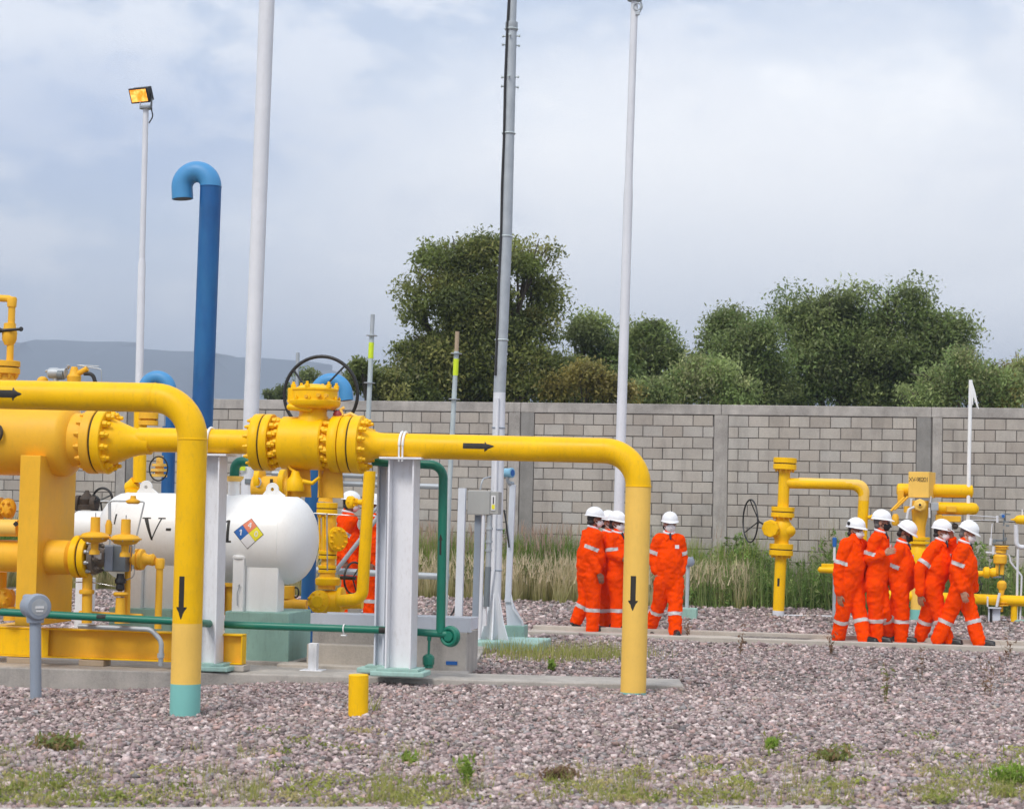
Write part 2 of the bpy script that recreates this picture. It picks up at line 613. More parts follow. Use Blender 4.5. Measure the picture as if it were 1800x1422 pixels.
def concrete(name, rgb, rough=0.88, stain=0.5, scale=1.2, streak=True, bump=0.5):
    m, t, b = new_mat(name)
    geo = N(t, 'ShaderNodeNewGeometry')
    na = N(t, 'ShaderNodeTexNoise', inp={'Scale': scale, 'Detail': 9.0, 'Roughness': 0.65})
    L(t, geo.outputs['Position'], na.inputs['Vector'])
    ns = N(t, 'ShaderNodeTexNoise', inp={'Scale': 5.0, 'Detail': 6.0, 'Roughness': 0.65})
    mp_ = N(t, 'ShaderNodeMapping', inp={'Scale': (1, 1, 0.13 if streak else 1.0)})
    L(t, geo.outputs['Position'], mp_.inputs[0]); L(t, mp_.outputs[0], ns.inputs['Vector'])
    nf = N(t, 'ShaderNodeTexNoise', inp={'Scale': 55.0, 'Detail': 5.0, 'Roughness': 0.7})
    L(t, geo.outputs['Position'], nf.inputs['Vector'])
    dark = tuple(c * (1 - stain * 0.75) for c in rgb)
    c = mixc(t, ramp(t, na.outputs[0], [(0.30, 0.0), (0.68, 1.0)]), dark, rgb)
    c = mixc(t, mathn(t, 'MULTIPLY', ramp(t, ns.outputs[0], [(0.48, 0.0), (0.72, 1.0)]), stain), c, tuple(x * 0.45 for x in rgb))
    c = mixc(t, mathn(t, 'MULTIPLY', ramp(t, nf.outputs[0], [(0.35, 0.0), (0.7, 1.0)]), 0.3), c, tuple(min(1, x * 1.25) for x in rgb))
    L(t, c, b.inputs['Base Color'])
    b.inputs['Roughness'].default_value = rough
    bp = N(t, 'ShaderNodeBump', inp={'Strength': bump, 'Distance': 0.01})
    L(t, nf.outputs[0], bp.inputs['Height']); L(t, bp.outputs[0], b.inputs['Normal'])
    return m


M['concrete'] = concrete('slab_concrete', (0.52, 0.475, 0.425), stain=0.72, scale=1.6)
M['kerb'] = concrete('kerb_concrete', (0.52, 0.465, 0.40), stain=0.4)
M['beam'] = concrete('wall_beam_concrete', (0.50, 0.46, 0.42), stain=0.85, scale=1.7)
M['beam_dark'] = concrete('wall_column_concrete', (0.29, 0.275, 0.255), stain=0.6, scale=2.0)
M['mortar'] = concrete('mortar', (0.165, 0.15, 0.14), stain=0.3, streak=False)


def block_mat(name, island):
    m, t, b = new_mat(name)
    geo = N(t, 'ShaderNodeNewGeometry')
    oi = N(t, 'ShaderNodeObjectInfo')
    rnd = geo.outputs['Random Per Island'] if island else oi.outputs['Random']
    c = ramp(t, rnd, [(0.0, (0.45, 0.40, 0.345)), (0.15, (0.40, 0.35, 0.30)), (0.3, (0.49, 0.44, 0.385)), (0.5, (0.44, 0.40, 0.355)),
                      (0.68, (0.51, 0.46, 0.40)), (0.86, (0.47, 0.44, 0.40)), (1.0, (0.41, 0.36, 0.31))])
    na = N(t, 'ShaderNodeTexNoise', inp={'Scale': 1.1, 'Detail': 7.0, 'Roughness': 0.6})
    L(t, geo.outputs['Position'], na.inputs['Vector'])
    c = mixc(t, mathn(t, 'MULTIPLY', ramp(t, na.outputs[0], [(0.45, 0.0), (0.75, 1.0)]), 0.45), c, (0.24, 0.21, 0.19))
    nst = N(t, 'ShaderNodeTexNoise', inp={'Scale': 2.6, 'Detail': 6.0, 'Roughness': 0.65})
    mps = N(t, 'ShaderNodeMapping', inp={'Scale': (1, 1, 0.22)})
    L(t, geo.outputs['Position'], mps.inputs[0]); L(t, mps.outputs[0], nst.inputs['Vector'])
    c = mixc(t, mathn(t, 'MULTIPLY', ramp(t, nst.outputs[0], [(0.50, 0.0), (0.72, 1.0)]), 0.55), c, (0.20, 0.18, 0.16))
    nf = N(t, 'ShaderNodeTexNoise', inp={'Scale': 45.0, 'Detail': 5.0, 'Roughness': 0.75})
    L(t, geo.outputs['Position'], nf.inputs['Vector'])
    c = mixc(t, mathn(t, 'MULTIPLY', ramp(t, nf.outputs[0], [(0.4, 0.0), (0.7, 1.0)]), 0.35), c, (0.22, 0.20, 0.18))
    L(t, c, b.inputs['Base Color'])
    b.inputs['Roughness'].default_value = 0.92
    bp = N(t, 'ShaderNodeBump', inp={'Strength': 0.6, 'Distance': 0.006})
    L(t, nf.outputs[0], bp.inputs['Height']); L(t, bp.outputs[0], b.inputs['Normal'])
    return m


M['block'] = block_mat('hollow_block', False)
M['block_s'] = block_mat('hollow_block_far', True)


def attr_mat(name, rough=0.85, trans=0.0, noise=0.0, spec=0.3, attr='tint'):
    """colour comes from a per-vertex base colour attribute (each stone, blade or leaf its own colour)"""
    m, t, b = new_mat(name)
    at = N(t, 'ShaderNodeAttribute', attribute_name=attr)
    c = at.outputs['Color']
    if noise:
        geo = N(t, 'ShaderNodeNewGeometry')
        nf = N(t, 'ShaderNodeTexNoise', inp={'Scale': 60.0, 'Detail': 4.0, 'Roughness': 0.7})
        L(t, geo.outputs['Position'], nf.inputs['Vector'])
        c = mixc(t, mathn(t, 'MULTIPLY', ramp(t, nf.outputs[0], [(0.35, 0.0), (0.7, 1.0)]), noise), c, (0.10, 0.09, 0.085))
    L(t, c, b.inputs['Base Color'])
    b.inputs['Roughness'].default_value = rough
    b.inputs['Specular IOR Level'].default_value = spec
    if trans:
        tr = N(t, 'ShaderNodeBsdfTranslucent')
        L(t, c, tr.inputs[0])
        mx = N(t, 'ShaderNodeMixShader', inp={0: trans})
        L(t, b.outputs[0], mx.inputs[1]); L(t, tr.outputs[0], mx.inputs[2])
        L(t, mx.outputs[0], t.nodes['Material Output'].inputs[0])
    return m


M['stone'] = attr_mat('gravel_stone', 0.9, noise=0.35)
M['leaf'] = attr_mat('leaf', 0.5, trans=0.5, spec=0.4)
M['blade'] = attr_mat('grass_blade', 0.7, trans=0.5)


def bark_mat():
    m, t, b = new_mat('bark')
    geo = N(t, 'ShaderNodeNewGeometry')
    n_ = N(t, 'ShaderNodeTexNoise', inp={'Scale': 9.0, 'Detail': 6.0, 'Roughness': 0.7})
    mp_ = N(t, 'ShaderNodeMapping', inp={'Scale': (1, 1, 0.25)})
    L(t, geo.outputs['Position'], mp_.inputs[0]); L(t, mp_.outputs[0], n_.inputs['Vector'])
    L(t, mixc(t, n_.outputs[0], (0.05, 0.04, 0.03), (0.16, 0.13, 0.10)), b.inputs['Base Color'])
    b.inputs['Roughness'].default_value = 0.95
    bp = N(t, 'ShaderNodeBump', inp={'Strength': 0.8, 'Distance': 0.03})
    L(t, n_.outputs[0], bp.inputs['Height']); L(t, bp.outputs[0], b.inputs['Normal'])
    return m


M['bark'] = bark_mat()


def ground_mat():
    m, t, b = new_mat('gravel_bed')
    geo = N(t, 'ShaderNodeNewGeometry')
    vo = N(t, 'ShaderNodeTexVoronoi', inp={'Scale': 24.0, 'Randomness': 1.0})
    L(t, geo.outputs['Position'], vo.inputs['Vector'])
    sepc = N(t, 'ShaderNodeSeparateColor')
    L(t, vo.outputs['Color'], sepc.inputs[0])
    c = ramp(t, sepc.outputs[0], [(0.0, (0.15, 0.125, 0.112)), (0.3, (0.26, 0.215, 0.195)), (0.6, (0.34, 0.285, 0.255)), (0.85, (0.40, 0.34, 0.305)), (1.0, (0.47, 0.42, 0.38))])
    dk = ramp(t, vo.outputs['Distance'], [(0.2, 0.0), (0.62, 1.0)])
    c = mixc(t, mathn(t, 'MULTIPLY', dk, 0.7), c, (0.07, 0.06, 0.055))
    nz = N(t, 'ShaderNodeTexNoise', inp={'Scale': 0.5, 'Detail': 5.0})
    L(t, geo.outputs['Position'], nz.inputs['Vector'])
    c = mixc(t, mathn(t, 'MULTIPLY', ramp(t, nz.outputs[0], [(0.5, 0.0), (0.7, 1.0)]), 0.35), c, (0.22, 0.19, 0.14))
    # beyond the compound wall: dry meadow
    sp = N(t, 'ShaderNodeSeparateXYZ')
    L(t, geo.outputs['Position'], sp.inputs[0])
    far = ramp(t, mathn(t, 'DIVIDE', sp.outputs[1], 100.0), [(0.36, 0.0), (0.40, 1.0)])
    c = mixc(t, far, c, (0.10, 0.12, 0.045))
    L(t, c, b.inputs['Base Color'])
    b.inputs['Roughness'].default_value = 0.95
    bp = N(t, 'ShaderNodeBump', inp={'Strength': 0.9, 'Distance': 0.03})
    bp.invert = True
    L(t, vo.outputs['Distance'], bp.inputs['Height']); L(t, bp.outputs[0], b.inputs['Normal'])
    return m


M['ground'] = ground_mat()


# ------------------------------------------------------------------ ground: one sheet to the horizon
SLAB_Z = 0.075
SA = G(-120, 1169, SLAB_Z); SB = G(1202, 1205, 0.052)      # front edge of the concrete slab
SU = (SB - SA).normalized(); SV = Vector((-SU.y, SU.x, 0)).normalized()


def zg(x, y):
    """height of the gravel (numpy friendly)"""
    x = np.asarray(x, float); y = np.asarray(y, float)
    z = 0.012 * np.sin(x * 2.1 + 0.7 * y) + 0.012 * np.sin(1.3 * y - 0.9 * x + 1.0)
    # the gravel falls away towards the slab on the left
    s = (x - SA.x) * SU.x + (y - SA.y) * SU.y
    q = (x - SA.x) * SV.x + (y - SA.y) * SV.y
    dip = np.clip((4.3 - s) / 3.6, 0, 1.15) * np.exp(-(q / 0.95) ** 2) * 0.18
    dip = dip + 0.10 * np.exp(-(((s - 0.55) / 0.7) ** 2 + (q / 0.30) ** 2))
    z = z - dip
    z = z + 0.075 * np.exp(-(((x - SB.x - 0.12) / 0.35) ** 2 + ((y - SB.y - 0.3) / 0.6) ** 2))
    z = z + 0.08 * np.clip((y - 29.0) / 4.0, 0, 1)
    return z


def grid_ground():
    xs = np.unique(np.concatenate([[-6000, -2500, -900, -300, -100, -50, -30], np.linspace(-20, 20, 161), [30, 50, 100, 300, 900, 2500, 6000]]))
    ys = np.unique(np.concatenate([[-400, -100, -30, 0, 6], np.linspace(8, 40, 161), [45, 60, 90, 200, 500, 1200, 3000, 7000]]))
    X, Y = np.meshgrid(xs, ys)
    Zv = zg(X, Y)
    Zv = np.where((np.abs(X) > 25) | (Y < 7) | (Y > 41), 0.0, Zv)
    nx, ny = len(xs), len(ys)
    vs = np.stack([X, Y, Zv], -1).reshape(-1, 3)
    fs = [(j * nx + i, j * nx + i + 1, (j + 1) * nx + i + 1, (j + 1) * nx + i) for j in range(ny - 1) for i in range(nx - 1)]
    me = bpy.data.meshes.new('ground')
    me.from_pydata(vs.tolist(), [], fs)
    me.materials.append(M['ground'])
    me.shade_smooth()
    o = bpy.data.objects.new('ground', me)
    col.objects.link(o)
    o['kind'] = 'structure'
    return o


grid_ground()


def struct(name, mb, mat, bevel=0.0):
    o = part(name, mb, mat, None, bevel=bevel, smooth=False)
    o['kind'] = 'structure'
    return o


# equipment slab: deep on the left, a narrow kerb on the right
s_mid = (G(816, 1190, SLAB_Z) - SA).dot(SU)
s_end = (SB - SA).dot(SU)
mb = MB()
SA0 = SA - SU * 4
outl = [SA0, SA + SU * s_end, SA + SU * s_end + SV * 0.75, SA + SU * s_mid + SV * 0.75, SA + SU * s_mid + SV * 1.0, SA0 + SV * 1.0]
mb.prism([p - Z * 0.5 for p in outl], Z * 0.5)
struct('slab', mb, M['concrete'], 0.012)
mb = MB()
b0 = SA + SV * 1.004 - Z * 0.018
outl = [b0 - SU * 4, b0 + SU * (s_mid - 0.004), b0 + SU * (s_mid - 0.004) + SV * 4.6, b0 - SU * 4 + SV * 4.6]
mb.prism([p - Z * 0.4 for p in outl], Z * 0.4)
struct('slab', mb, M['concrete'], 0.01)

# walkway between two low kerbs
KA, KB = G(905, 1108, 0.07), G(1830, 1139, 0.07)
KA = KA + (KA - KB).normalized() * 0.0
KU = (KB - KA).normalized(); KV = Vector((-KU.y, KU.x, 0))
kl = (KB - KA).length + 3.0
for q in (0.0, 1.32):
    mb = MB()
    c0 = KA + KV * q
    mb.prism([c0 - Z * 0.3, c0 + KU * (kl + 4) - Z * 0.3, c0 + KU * (kl + 4) + KV * 0.13 - Z * 0.3, c0 + KV * 0.13 - Z * 0.3], Z * 0.3)
    struct('kerb', mb, M['kerb'], 0.012)
mb = MB()
c0 = KA + KV * 0.132 - Z * 0.058
mb.prism([c0 - Z * 0.2, c0 + KU * (kl + 4) - Z * 0.2, c0 + KU * (kl + 4) + KV * 1.186 - Z * 0.2, c0 + KV * 1.186 - Z * 0.2], Z * 0.2)
struct('path', mb, M['kerb'])
# pale kerb along the very front
na_, nb_ = G(-60, 1418.5, 0.02), G(1860, 1412.5, 0.02)
nu = (nb_ - na_).normalized(); nv = Vector((nu.y, -nu.x, 0))
mb = MB()
mb.prism([p - Z * 0.3 for p in (na_ - nu * 5, nb_ + nu * 5, nb_ + nu * 5 + nv * 0.4, na_ - nu * 5 + nv * 0.4)], Z * 0.3)
struct('kerb', mb, concrete('front_kerb_concrete', (0.52, 0.48, 0.43), stain=0.3), 0.012)


# ------------------------------------------------------------------ block wall
WQ = P(900, 800, 35.9)


def Wp(px, py, off=0.0):
    r = ray(px, py)
    q = WQ + V * off
    return CAM + r * ((q - CAM).dot(V) / r.dot(V))


def wall():
    base = Vector((WQ.x, WQ.y, 0.0))
    t = thing('perimeter_wall', 'long grey concrete block wall with cast columns running across behind the yellow pipework', 'wall', base)

    def u_of(px):
        return (Wp(px, 800) - base).dot(U)

    ztop = 3.66
    zb = -0.3
    u0 = u_of(-140); u1 = u_of(1800) + 9.0
    CH, PW = 0.203, 0.367
    beam_h = 0.19
    zc = ztop - beam_h                      # top of the block work

    def bx(ua, ub, za, zb_, va, vb):
        m_ = MB()
        m_.box(base + U * ((ua + ub) / 2) + V * ((va + vb) / 2) + Z * ((za + zb_) / 2), (ub - ua, vb - va, zb_ - za))
        return m_
    part('mortar_bed', bx(u0, u1, zb, zc + 0.01, 0.012, 0.15), M['mortar'], t)
    # columns: (left px, right px) pairs, pale or dark
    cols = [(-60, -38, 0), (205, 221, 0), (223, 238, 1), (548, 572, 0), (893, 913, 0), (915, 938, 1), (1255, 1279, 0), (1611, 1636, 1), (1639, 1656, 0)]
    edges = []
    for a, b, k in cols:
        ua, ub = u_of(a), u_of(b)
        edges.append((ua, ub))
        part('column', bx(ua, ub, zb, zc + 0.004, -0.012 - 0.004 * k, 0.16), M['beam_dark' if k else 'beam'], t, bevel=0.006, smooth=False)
    ur = u_of(1800) + 1.55
    edges.append((ur, ur + 0.25))
    part('column', bx(ur, ur + 0.25, zb, zc + 0.004, -0.012, 0.16), M['beam'], t, bevel=0.006, smooth=False)
    edges.append((ur + 3.7, ur + 3.95))
    part('column', bx(ur + 3.7, ur + 3.95, zb, zc + 0.004, -0.012, 0.16), M['beam'], t, bevel=0.006, smooth=False)
    # cap beam in casting lengths
    cuts = [u0, u_of(214), u_of(560), u_of(914), u_of(1267), u_of(1637), u1]
    for a, b in zip(cuts[:-1], cuts[1:]):
        m_ = bx(a + 0.003, b - 0.003, zc + 0.006, ztop, -0.018, 0.165)
        part('cap_beam', m_, M['beam'], t, bevel=0.01, smooth=False)
    # blocks bay by bay
    bays = []
    lst = sorted(edges)
    merged = []
    for a, b in lst:
        if merged and a - merged[-1][1] < 0.1:
            merged[-1][1] = b
        else:
            merged.append([a, b])
    for (a, b), (c, d) in zip(merged[:-1], merged[1:]):
        bays.append((b + 0.012, c - 0.012))
    bays.insert(0, (u0, merged[0][0] - 0.012))
    bays.append((merged[-1][1] + 0.012, u1))
    g = 0.0125
    items = []
    for (a, b) in bays:
        for r in range(18):
            z1 = zc - 0.012 - r * CH
            z0_ = z1 - CH + g
            x = a if r % 2 == 0 else a - PW / 2
            while x < b - 0.03:
                xa = max(x, a); xb = min(x + PW - g, b)
                if xb - xa > 0.04:
                    items.append((xa, xb, z0_, z1, r))
                x += PW
    # the 300 that show largest: upper courses, nearest (right) first
    vis = [i for i in items if i[4] < 13 and i[0] > u_of(660) and i[1] < u_of(1815) and i[1] - i[0] > 0.1]
    vis.sort(key=lambda i: -i[0])
    vis = vis[:300]
    vset = set(vis)
    w0 = PW - g
    mbk = MB()
    c = 0.006
    hx, hz = w0 / 2, (CH - g) / 2
    pts_b = [(-hx, 0.02, -hz), (hx, 0.02, -hz), (hx, 0.02, hz), (-hx, 0.02, hz)]
    pts_m = [(-hx, -0.004, -hz), (hx, -0.004, -hz), (hx, -0.004, hz), (-hx, -0.004, hz)]
    pts_f = [(-hx + c, -0.010, -hz + c), (hx - c, -0.010, -hz + c), (hx - c, -0.010, hz - c), (-hx + c, -0.010, hz - c)]
    fcs = [(8, 9, 10, 11)]
    for k in range(4):
        k2 = (k + 1) % 4
        fcs += [(k, k2, 4 + k2, 4 + k), (4 + k, 4 + k2, 8 + k2, 8 + k)]
    mbk.add(pts_b + pts_m + pts_f, fcs)
    me = mbk.mesh('block', [M['block']], smooth=False)
    rot = Matrix.Rotation(-YAW, 4, 'Z')
    for it in vis:
        o = bpy.data.objects.new('block', me)
        col.objects.link(o)
        o.parent = t
        wv = random.uniform(-0.003, 0.003)
        o.location = U * ((it[0] + it[1]) / 2) + V * wv + Z * ((it[2] + it[3]) / 2 + random.uniform(-0.0015, 0.0015))
        o.rotation_euler = (0, random.uniform(-0.004, 0.004), -YAW)
        o.scale = ((it[1] - it[0]) / w0, 1, 1)
    rest = MB()
    for it in items:
        if it in vset:
            continue
        cen = base + U * ((it[0] + it[1]) / 2) + V * random.uniform(-0.003, 0.003) + Z * ((it[2] + it[3]) / 2)
        sx = (it[1] - it[0]) / w0
        rest.add([cen + U * (p[0] * sx) + V * p[1] + Z * p[2] for p in pts_b + pts_m + pts_f], fcs)
    part('block', rest, M['block_s'], t, smooth=False, kind='stuff')


wall()


# ------------------------------------------------------------------ leaves, blades, stones
def cloud_mesh(name, verts, faces_n, tint, mat, org=(0, 0, 0)):
    """verts (k*faces_n,3) grouped per face; tint (k*faces_n,3)"""
    nv = len(verts); nf = nv // faces_n
    me = bpy.data.meshes.new(name)
    me.vertices.add(nv)
    me.vertices.foreach_set('co', (verts - np.asarray(org)).astype(np.float32).ravel())
    me.loops.add(nv)
    me.loops.foreach_set('vertex_index', np.arange(nv, dtype=np.int32))
    me.polygons.add(nf)
    me.polygons.foreach_set('loop_start', np.arange(0, nv, faces_n, dtype=np.int32))
    me.polygons.foreach_set('loop_total', np.full(nf, faces_n, dtype=np.int32))
    a = me.attributes.new('tint', 'FLOAT_COLOR', 'POINT')
    a.data.foreach_set('color', np.concatenate([tint, np.ones((nv, 1))], 1).astype(np.float32).ravel())
    me.materials.append(mat)
    me.update(calc_edges=True)
    return me


def leaf_quads(c, size, tint, up=0.6, aspect=0.42, droop=0.0):
    """c (n,3) leaf centres; returns rhombic leaves with random attitude"""
    n = len(c)
    d = rng.normal(size=(n, 3)); d[:, 2] -= droop
    d /= np.linalg.norm(d, axis=1, keepdims=True)
    nn = rng.normal(size=(n, 3)); nn[:, 2] = np.abs(nn[:, 2]) + up
    s = np.cross(d, nn); s /= np.linalg.norm(s, axis=1, keepdims=True) + 1e-9
    sz = size * rng.uniform(0.6, 1.35, (n, 1))
    a = c - d * sz; b = c + s * sz * aspect; e = c + d * sz; f = c - s * sz * aspect
    v = np.stack([a, b, e, f], 1).reshape(-1, 3)
    return v, np.repeat(tint, 4, 0)


def link(name, me, loc=(0, 0, 0), parent=None):
    o = bpy.data.objects.new(name, me)
    o.location = loc
    col.objects.link(o)
    if parent:
        o.parent = parent
    return o


def tree(label, cat_name, d, ells, n_leaf, size, pal, trunk_px, group='trees beyond the block wall', depth=1.0, droop=0.0, clump=0.26, name='tree', up=1.0):
    """ells: crown lobes (px, py, rx, ry) as seen; trunk_px: foot of the trunk"""
    foot = P(trunk_px, 800, d); foot.z = 0.0
    t = thing(name, label, cat_name, foot, group)
    s = F / d
    lobes = []
    for (px, py, rx, ry) in ells:
        c = P(px, py, d + random.uniform(-0.6, 0.6) * depth)
        lobes.append((np.array(c), rx / s, ry / s, max(0.5, min(rx, ry) / s) * depth))
    sub_ = []
    for (c, rx, ry, rd) in lobes:
        k_ = int(np.clip(rx * ry * 5.5, 3, 13))
        for i_ in range(k_):
            q_ = rng.normal(size=3); q_ /= np.linalg.norm(q_)
            if q_[1] > 0.5:
                q_[1] *= -1
            f_ = rng.uniform(0.45, 0.74); r_ = rng.uniform(0.36, 0.58)
            sub_.append((c + q_ * f_ * np.array([rx, rd, ry]), rx * r_, ry * r_ * 0.9, rd * r_))
    big_ = lobes; lobes = sub_
    vol = np.array([l[1] * l[2] * l[3] for l in lobes]) ** 0.75
    vol /= vol.sum()
    n_leaf = int(n_leaf * 2.45); size = size * 0.54
    n_cl = max(8, int(n_leaf / 330))
    which = rng.choice(len(lobes), n_cl, p=vol)
    cen = np.zeros((n_cl, 3)); q = rng.normal(size=(n_cl, 3)); q /= np.linalg.norm(q, axis=1, keepdims=True)
    rad = rng.uniform(0.15, 1.0, n_cl) ** 0.33
    for i, k in enumerate(which):
        c, rx, ry, rd = lobes[k]
        cen[i] = c + q[i] * rad[i] * np.array([rx, rd, ry]) * rng.uniform(0.80, 1.03)
    n_sp = n_cl // 2
    sp_i = rng.integers(0, len(lobes), n_sp)
    spr = []
    for k in sp_i:
        c, rx, ry, rd = lobes[k]
        q_ = rng.normal(size=3); q_[2] = abs(q_[2]) * 1.1 - 0.25; q_ /= np.linalg.norm(q_)
        spr.append(c + q_ * np.array([rx, rd, ry]) * rng.uniform(1.05, 1.5))
    cen = np.concatenate([cen, np.array(spr)])
    n_cl = n_cl + n_sp
    per = rng.integers(190, 470, n_cl)
    per[-n_sp:] = rng.integers(25, 90, n_sp)
    idx = np.repeat(np.arange(n_cl), per)
    csz = clump * rng.uniform(0.95, 1.9, n_cl); csz[-n_sp:] *= 0.5
    off = rng.normal(size=(len(idx), 3)); off /= np.linalg.norm(off, axis=1, keepdims=True)
    off *= (rng.uniform(0, 1, len(idx)) ** 0.45 * 1.75 * (1 + np.clip(0.16 * rng.normal(size=len(idx)), -0.3, 0.22)))[:, None] * csz[idx][:, None] * np.array([1, 1, 0.72])
    if droop:
        off[:, 2] -= np.abs(rng.normal(size=len(idx))) * csz[idx] * droop
    pos = cen[idx] + off
    pos = pos[pos[:, 2] > 0.4]
    idx = idx[:len(pos)]
    pal = np.array(pal)
    ct = pal[rng.integers(0, len(pal), n_cl)] * rng.uniform(0.75, 1.55, (n_cl, 1))
    tint = ct[idx] * rng.uniform(0.75, 1.3, (len(idx), 1)) * np.array([[1.62, 1.50, 1.75]])
    v, tt = leaf_quads(pos, size, tint, up=up, droop=droop)
    cr = link('crown', cloud_mesh('crown', v, 4, tt, M['leaf'], foot), parent=t)
    # trunk and limbs
    mb_ = MB()
    lobes = big_
    top = Vector(lobes[0][0])
    r0 = 0.05 * max(1.5, (top.z)) * 0.75
    fork = foot.lerp(top, 0.35); fork.x += random.uniform(-0.2, 0.2)
    mb_.tube([foot - Z * 0.2, foot.lerp(fork, 0.5) + Vector((random.uniform(-.1, .1), 0, 0)), fork], [r0, r0 * 0.8, r0 * 0.68], 10)
    part('trunk', mb_, M['bark'], t)
    mb_ = MB()
    for (c, rx, ry, rd) in lobes:
        c = Vector(c)
        mid = fork.lerp(c, 0.5) + Vector((random.uniform(-.2, .2), random.uniform(-.2, .2), random.uniform(0, .25)))
        mb_.tube([fork - Z * 0.1, mid, c], [r0 * 0.5, r0 * 0.3, r0 * 0.12], 7)
        for _ in range(6):
            a_ = random.uniform(0, 2 * PI); e_ = random.uniform(-0.5, 1)
            tip = c + Vector((math.cos(a_) * rx * 0.9, math.sin(a_) * rd * 0.9, e_ * ry * 0.9))
            st = mid.lerp(c, random.uniform(0.2, 1))
            mb_.tube([st, st.lerp(tip, 0.5) + Vector((0, 0, 0.12)), tip], [r0 * 0.16, r0 * 0.1, r0 * 0.04], 5)
    part('limbs', mb_, M['bark'], t)
    return t


DK = [(0.095, 0.125, 0.030), (0.115, 0.145, 0.034), (0.135, 0.16, 0.04), (0.17, 0.18, 0.05), (0.08, 0.105, 0.03)]
GR = [(0.095, 0.14, 0.038), (0.12, 0.165, 0.048), (0.15, 0.19, 0.06), (0.10, 0.125, 0.042)]
PG = [(0.15, 0.205, 0.06), (0.18, 0.23, 0.075), (0.13, 0.185, 0.055), (0.21, 0.235, 0.09)]
OL = [(0.16, 0.145, 0.035), (0.19, 0.17, 0.042), (0.13, 0.13, 0.035)]
tree('tallest dark olive tree with broad loose crown behind the wall left of the grey mast', 'tree', 46,
     [(872, 448, 66, 50), (808, 462, 52, 52), (762, 482, 42, 50), (925, 465, 46, 48), (955, 505, 38, 56), (728, 530, 34, 46), (850, 550, 100, 74), (940, 575, 44, 50),
      (800, 640, 95, 55), (885, 640, 80, 60), (715, 655, 62, 48), (975, 650, 48, 48), (728, 605, 38, 32), (665, 675, 36, 30), (840, 690, 90, 30), (920, 690, 70, 34), (750, 690, 70, 30), (690, 690, 40, 28)],
     33000, 0.105, DK, 850, clump=0.22)
tree('small dark shrubby tree left of the tallest tree, beside the left scaffold tube', 'tree', 43, [(650, 672, 30, 30), (636, 655, 12, 18), (688, 680, 30, 26)], 2600, 0.10, DK, 655, clump=0.14)
tree('medium tree with narrow top rising right of the tallest tree', 'tree', 48, [(1028, 588, 30, 36), (1050, 630, 36, 40), (1000, 665, 40, 34), (1060, 680, 40, 26), (1085, 650, 26, 40), (1020, 695, 50, 22)], 8500, 0.11, GR, 1030, clump=0.20)
tree('low olive yellow bush topping the wall beside the tallest tree', 'tree', 45, [(1035, 665, 50, 26), (985, 685, 40, 18), (1075, 690, 40, 14)], 3600, 0.10, OL, 1030, clump=0.17)
tree('medium dark green tree right of the white lamp pole', 'tree', 49, [(1150, 596, 38, 32), (1165, 630, 34, 34), (1125, 635, 34, 38), (1145, 670, 44, 30), (1110, 600, 20, 30), (1140, 698, 50, 20)], 8500, 0.105, GR, 1148, clump=0.20)
tree('pale green drooping tree low over the wall right of the white lamp pole', 'tree', 46, [(1185, 668, 52, 26), (1245, 660, 46, 34), (1140, 682, 42, 24), (1288, 682, 36, 24)], 9000, 0.095, PG, 1210, droop=0.8, clump=0.20)
tree('rounded green tree forming the left shoulder of the right hand tree group', 'tree', 50, [(1270, 590, 36, 38), (1335, 575, 38, 36), (1240, 628, 30, 28), (1310, 630, 62, 42), (1345, 672, 56, 32), (1285, 670, 36, 30), (1320, 700, 70, 24)], 14000, 0.105, GR, 1305, clump=0.24)
tree('widest dark green tree with many rounded tops in the right hand group', 'tree', 52, [(1440, 545, 52, 40), (1500, 535, 40, 34), (1575, 535, 52, 40), (1640, 565, 46, 40), (1680, 595, 38, 42), (1400, 580, 38, 40), (1480, 600, 90, 52),
     (1590, 610, 90, 52), (1420, 650, 78, 50), (1530, 655, 100, 50), (1640, 660, 62, 42), (1400, 698, 70, 30), (1500, 700, 80, 30), (1590, 700, 70, 30)], 33000, 0.115, GR, 1530, clump=0.28)
tree('light green weeping tree in front of the right end of the dark group', 'tree', 45, [(1650, 676, 58, 30), (1720, 660, 46, 34), (1690, 640, 36, 26), (1612, 690, 32, 20)], 7500, 0.09, PG, 1670, droop=1.0, clump=0.18)
tree('weeping olive green tree at the right edge above the wall', 'tree', 46, [(1790, 640, 26, 34), (1775, 672, 42, 34), (1820, 650, 40, 45), (1755, 690, 34, 20)], 6500, 0.09, PG + OL, 1795, droop=1.0, clump=0.18)
tree('tiny distant treetop seen through the big black handwheel', 'tree', 70, [(545, 664, 15, 13), (540, 690, 28, 14)], 900, 0.13, DK, 545, clump=0.2)
tree('tiny distant treetops above the wall between white pole and handwheel', 'tree', 75, [(474, 692, 14, 7), (500, 692, 18, 6)], 700, 0.13, DK, 488, clump=0.16)


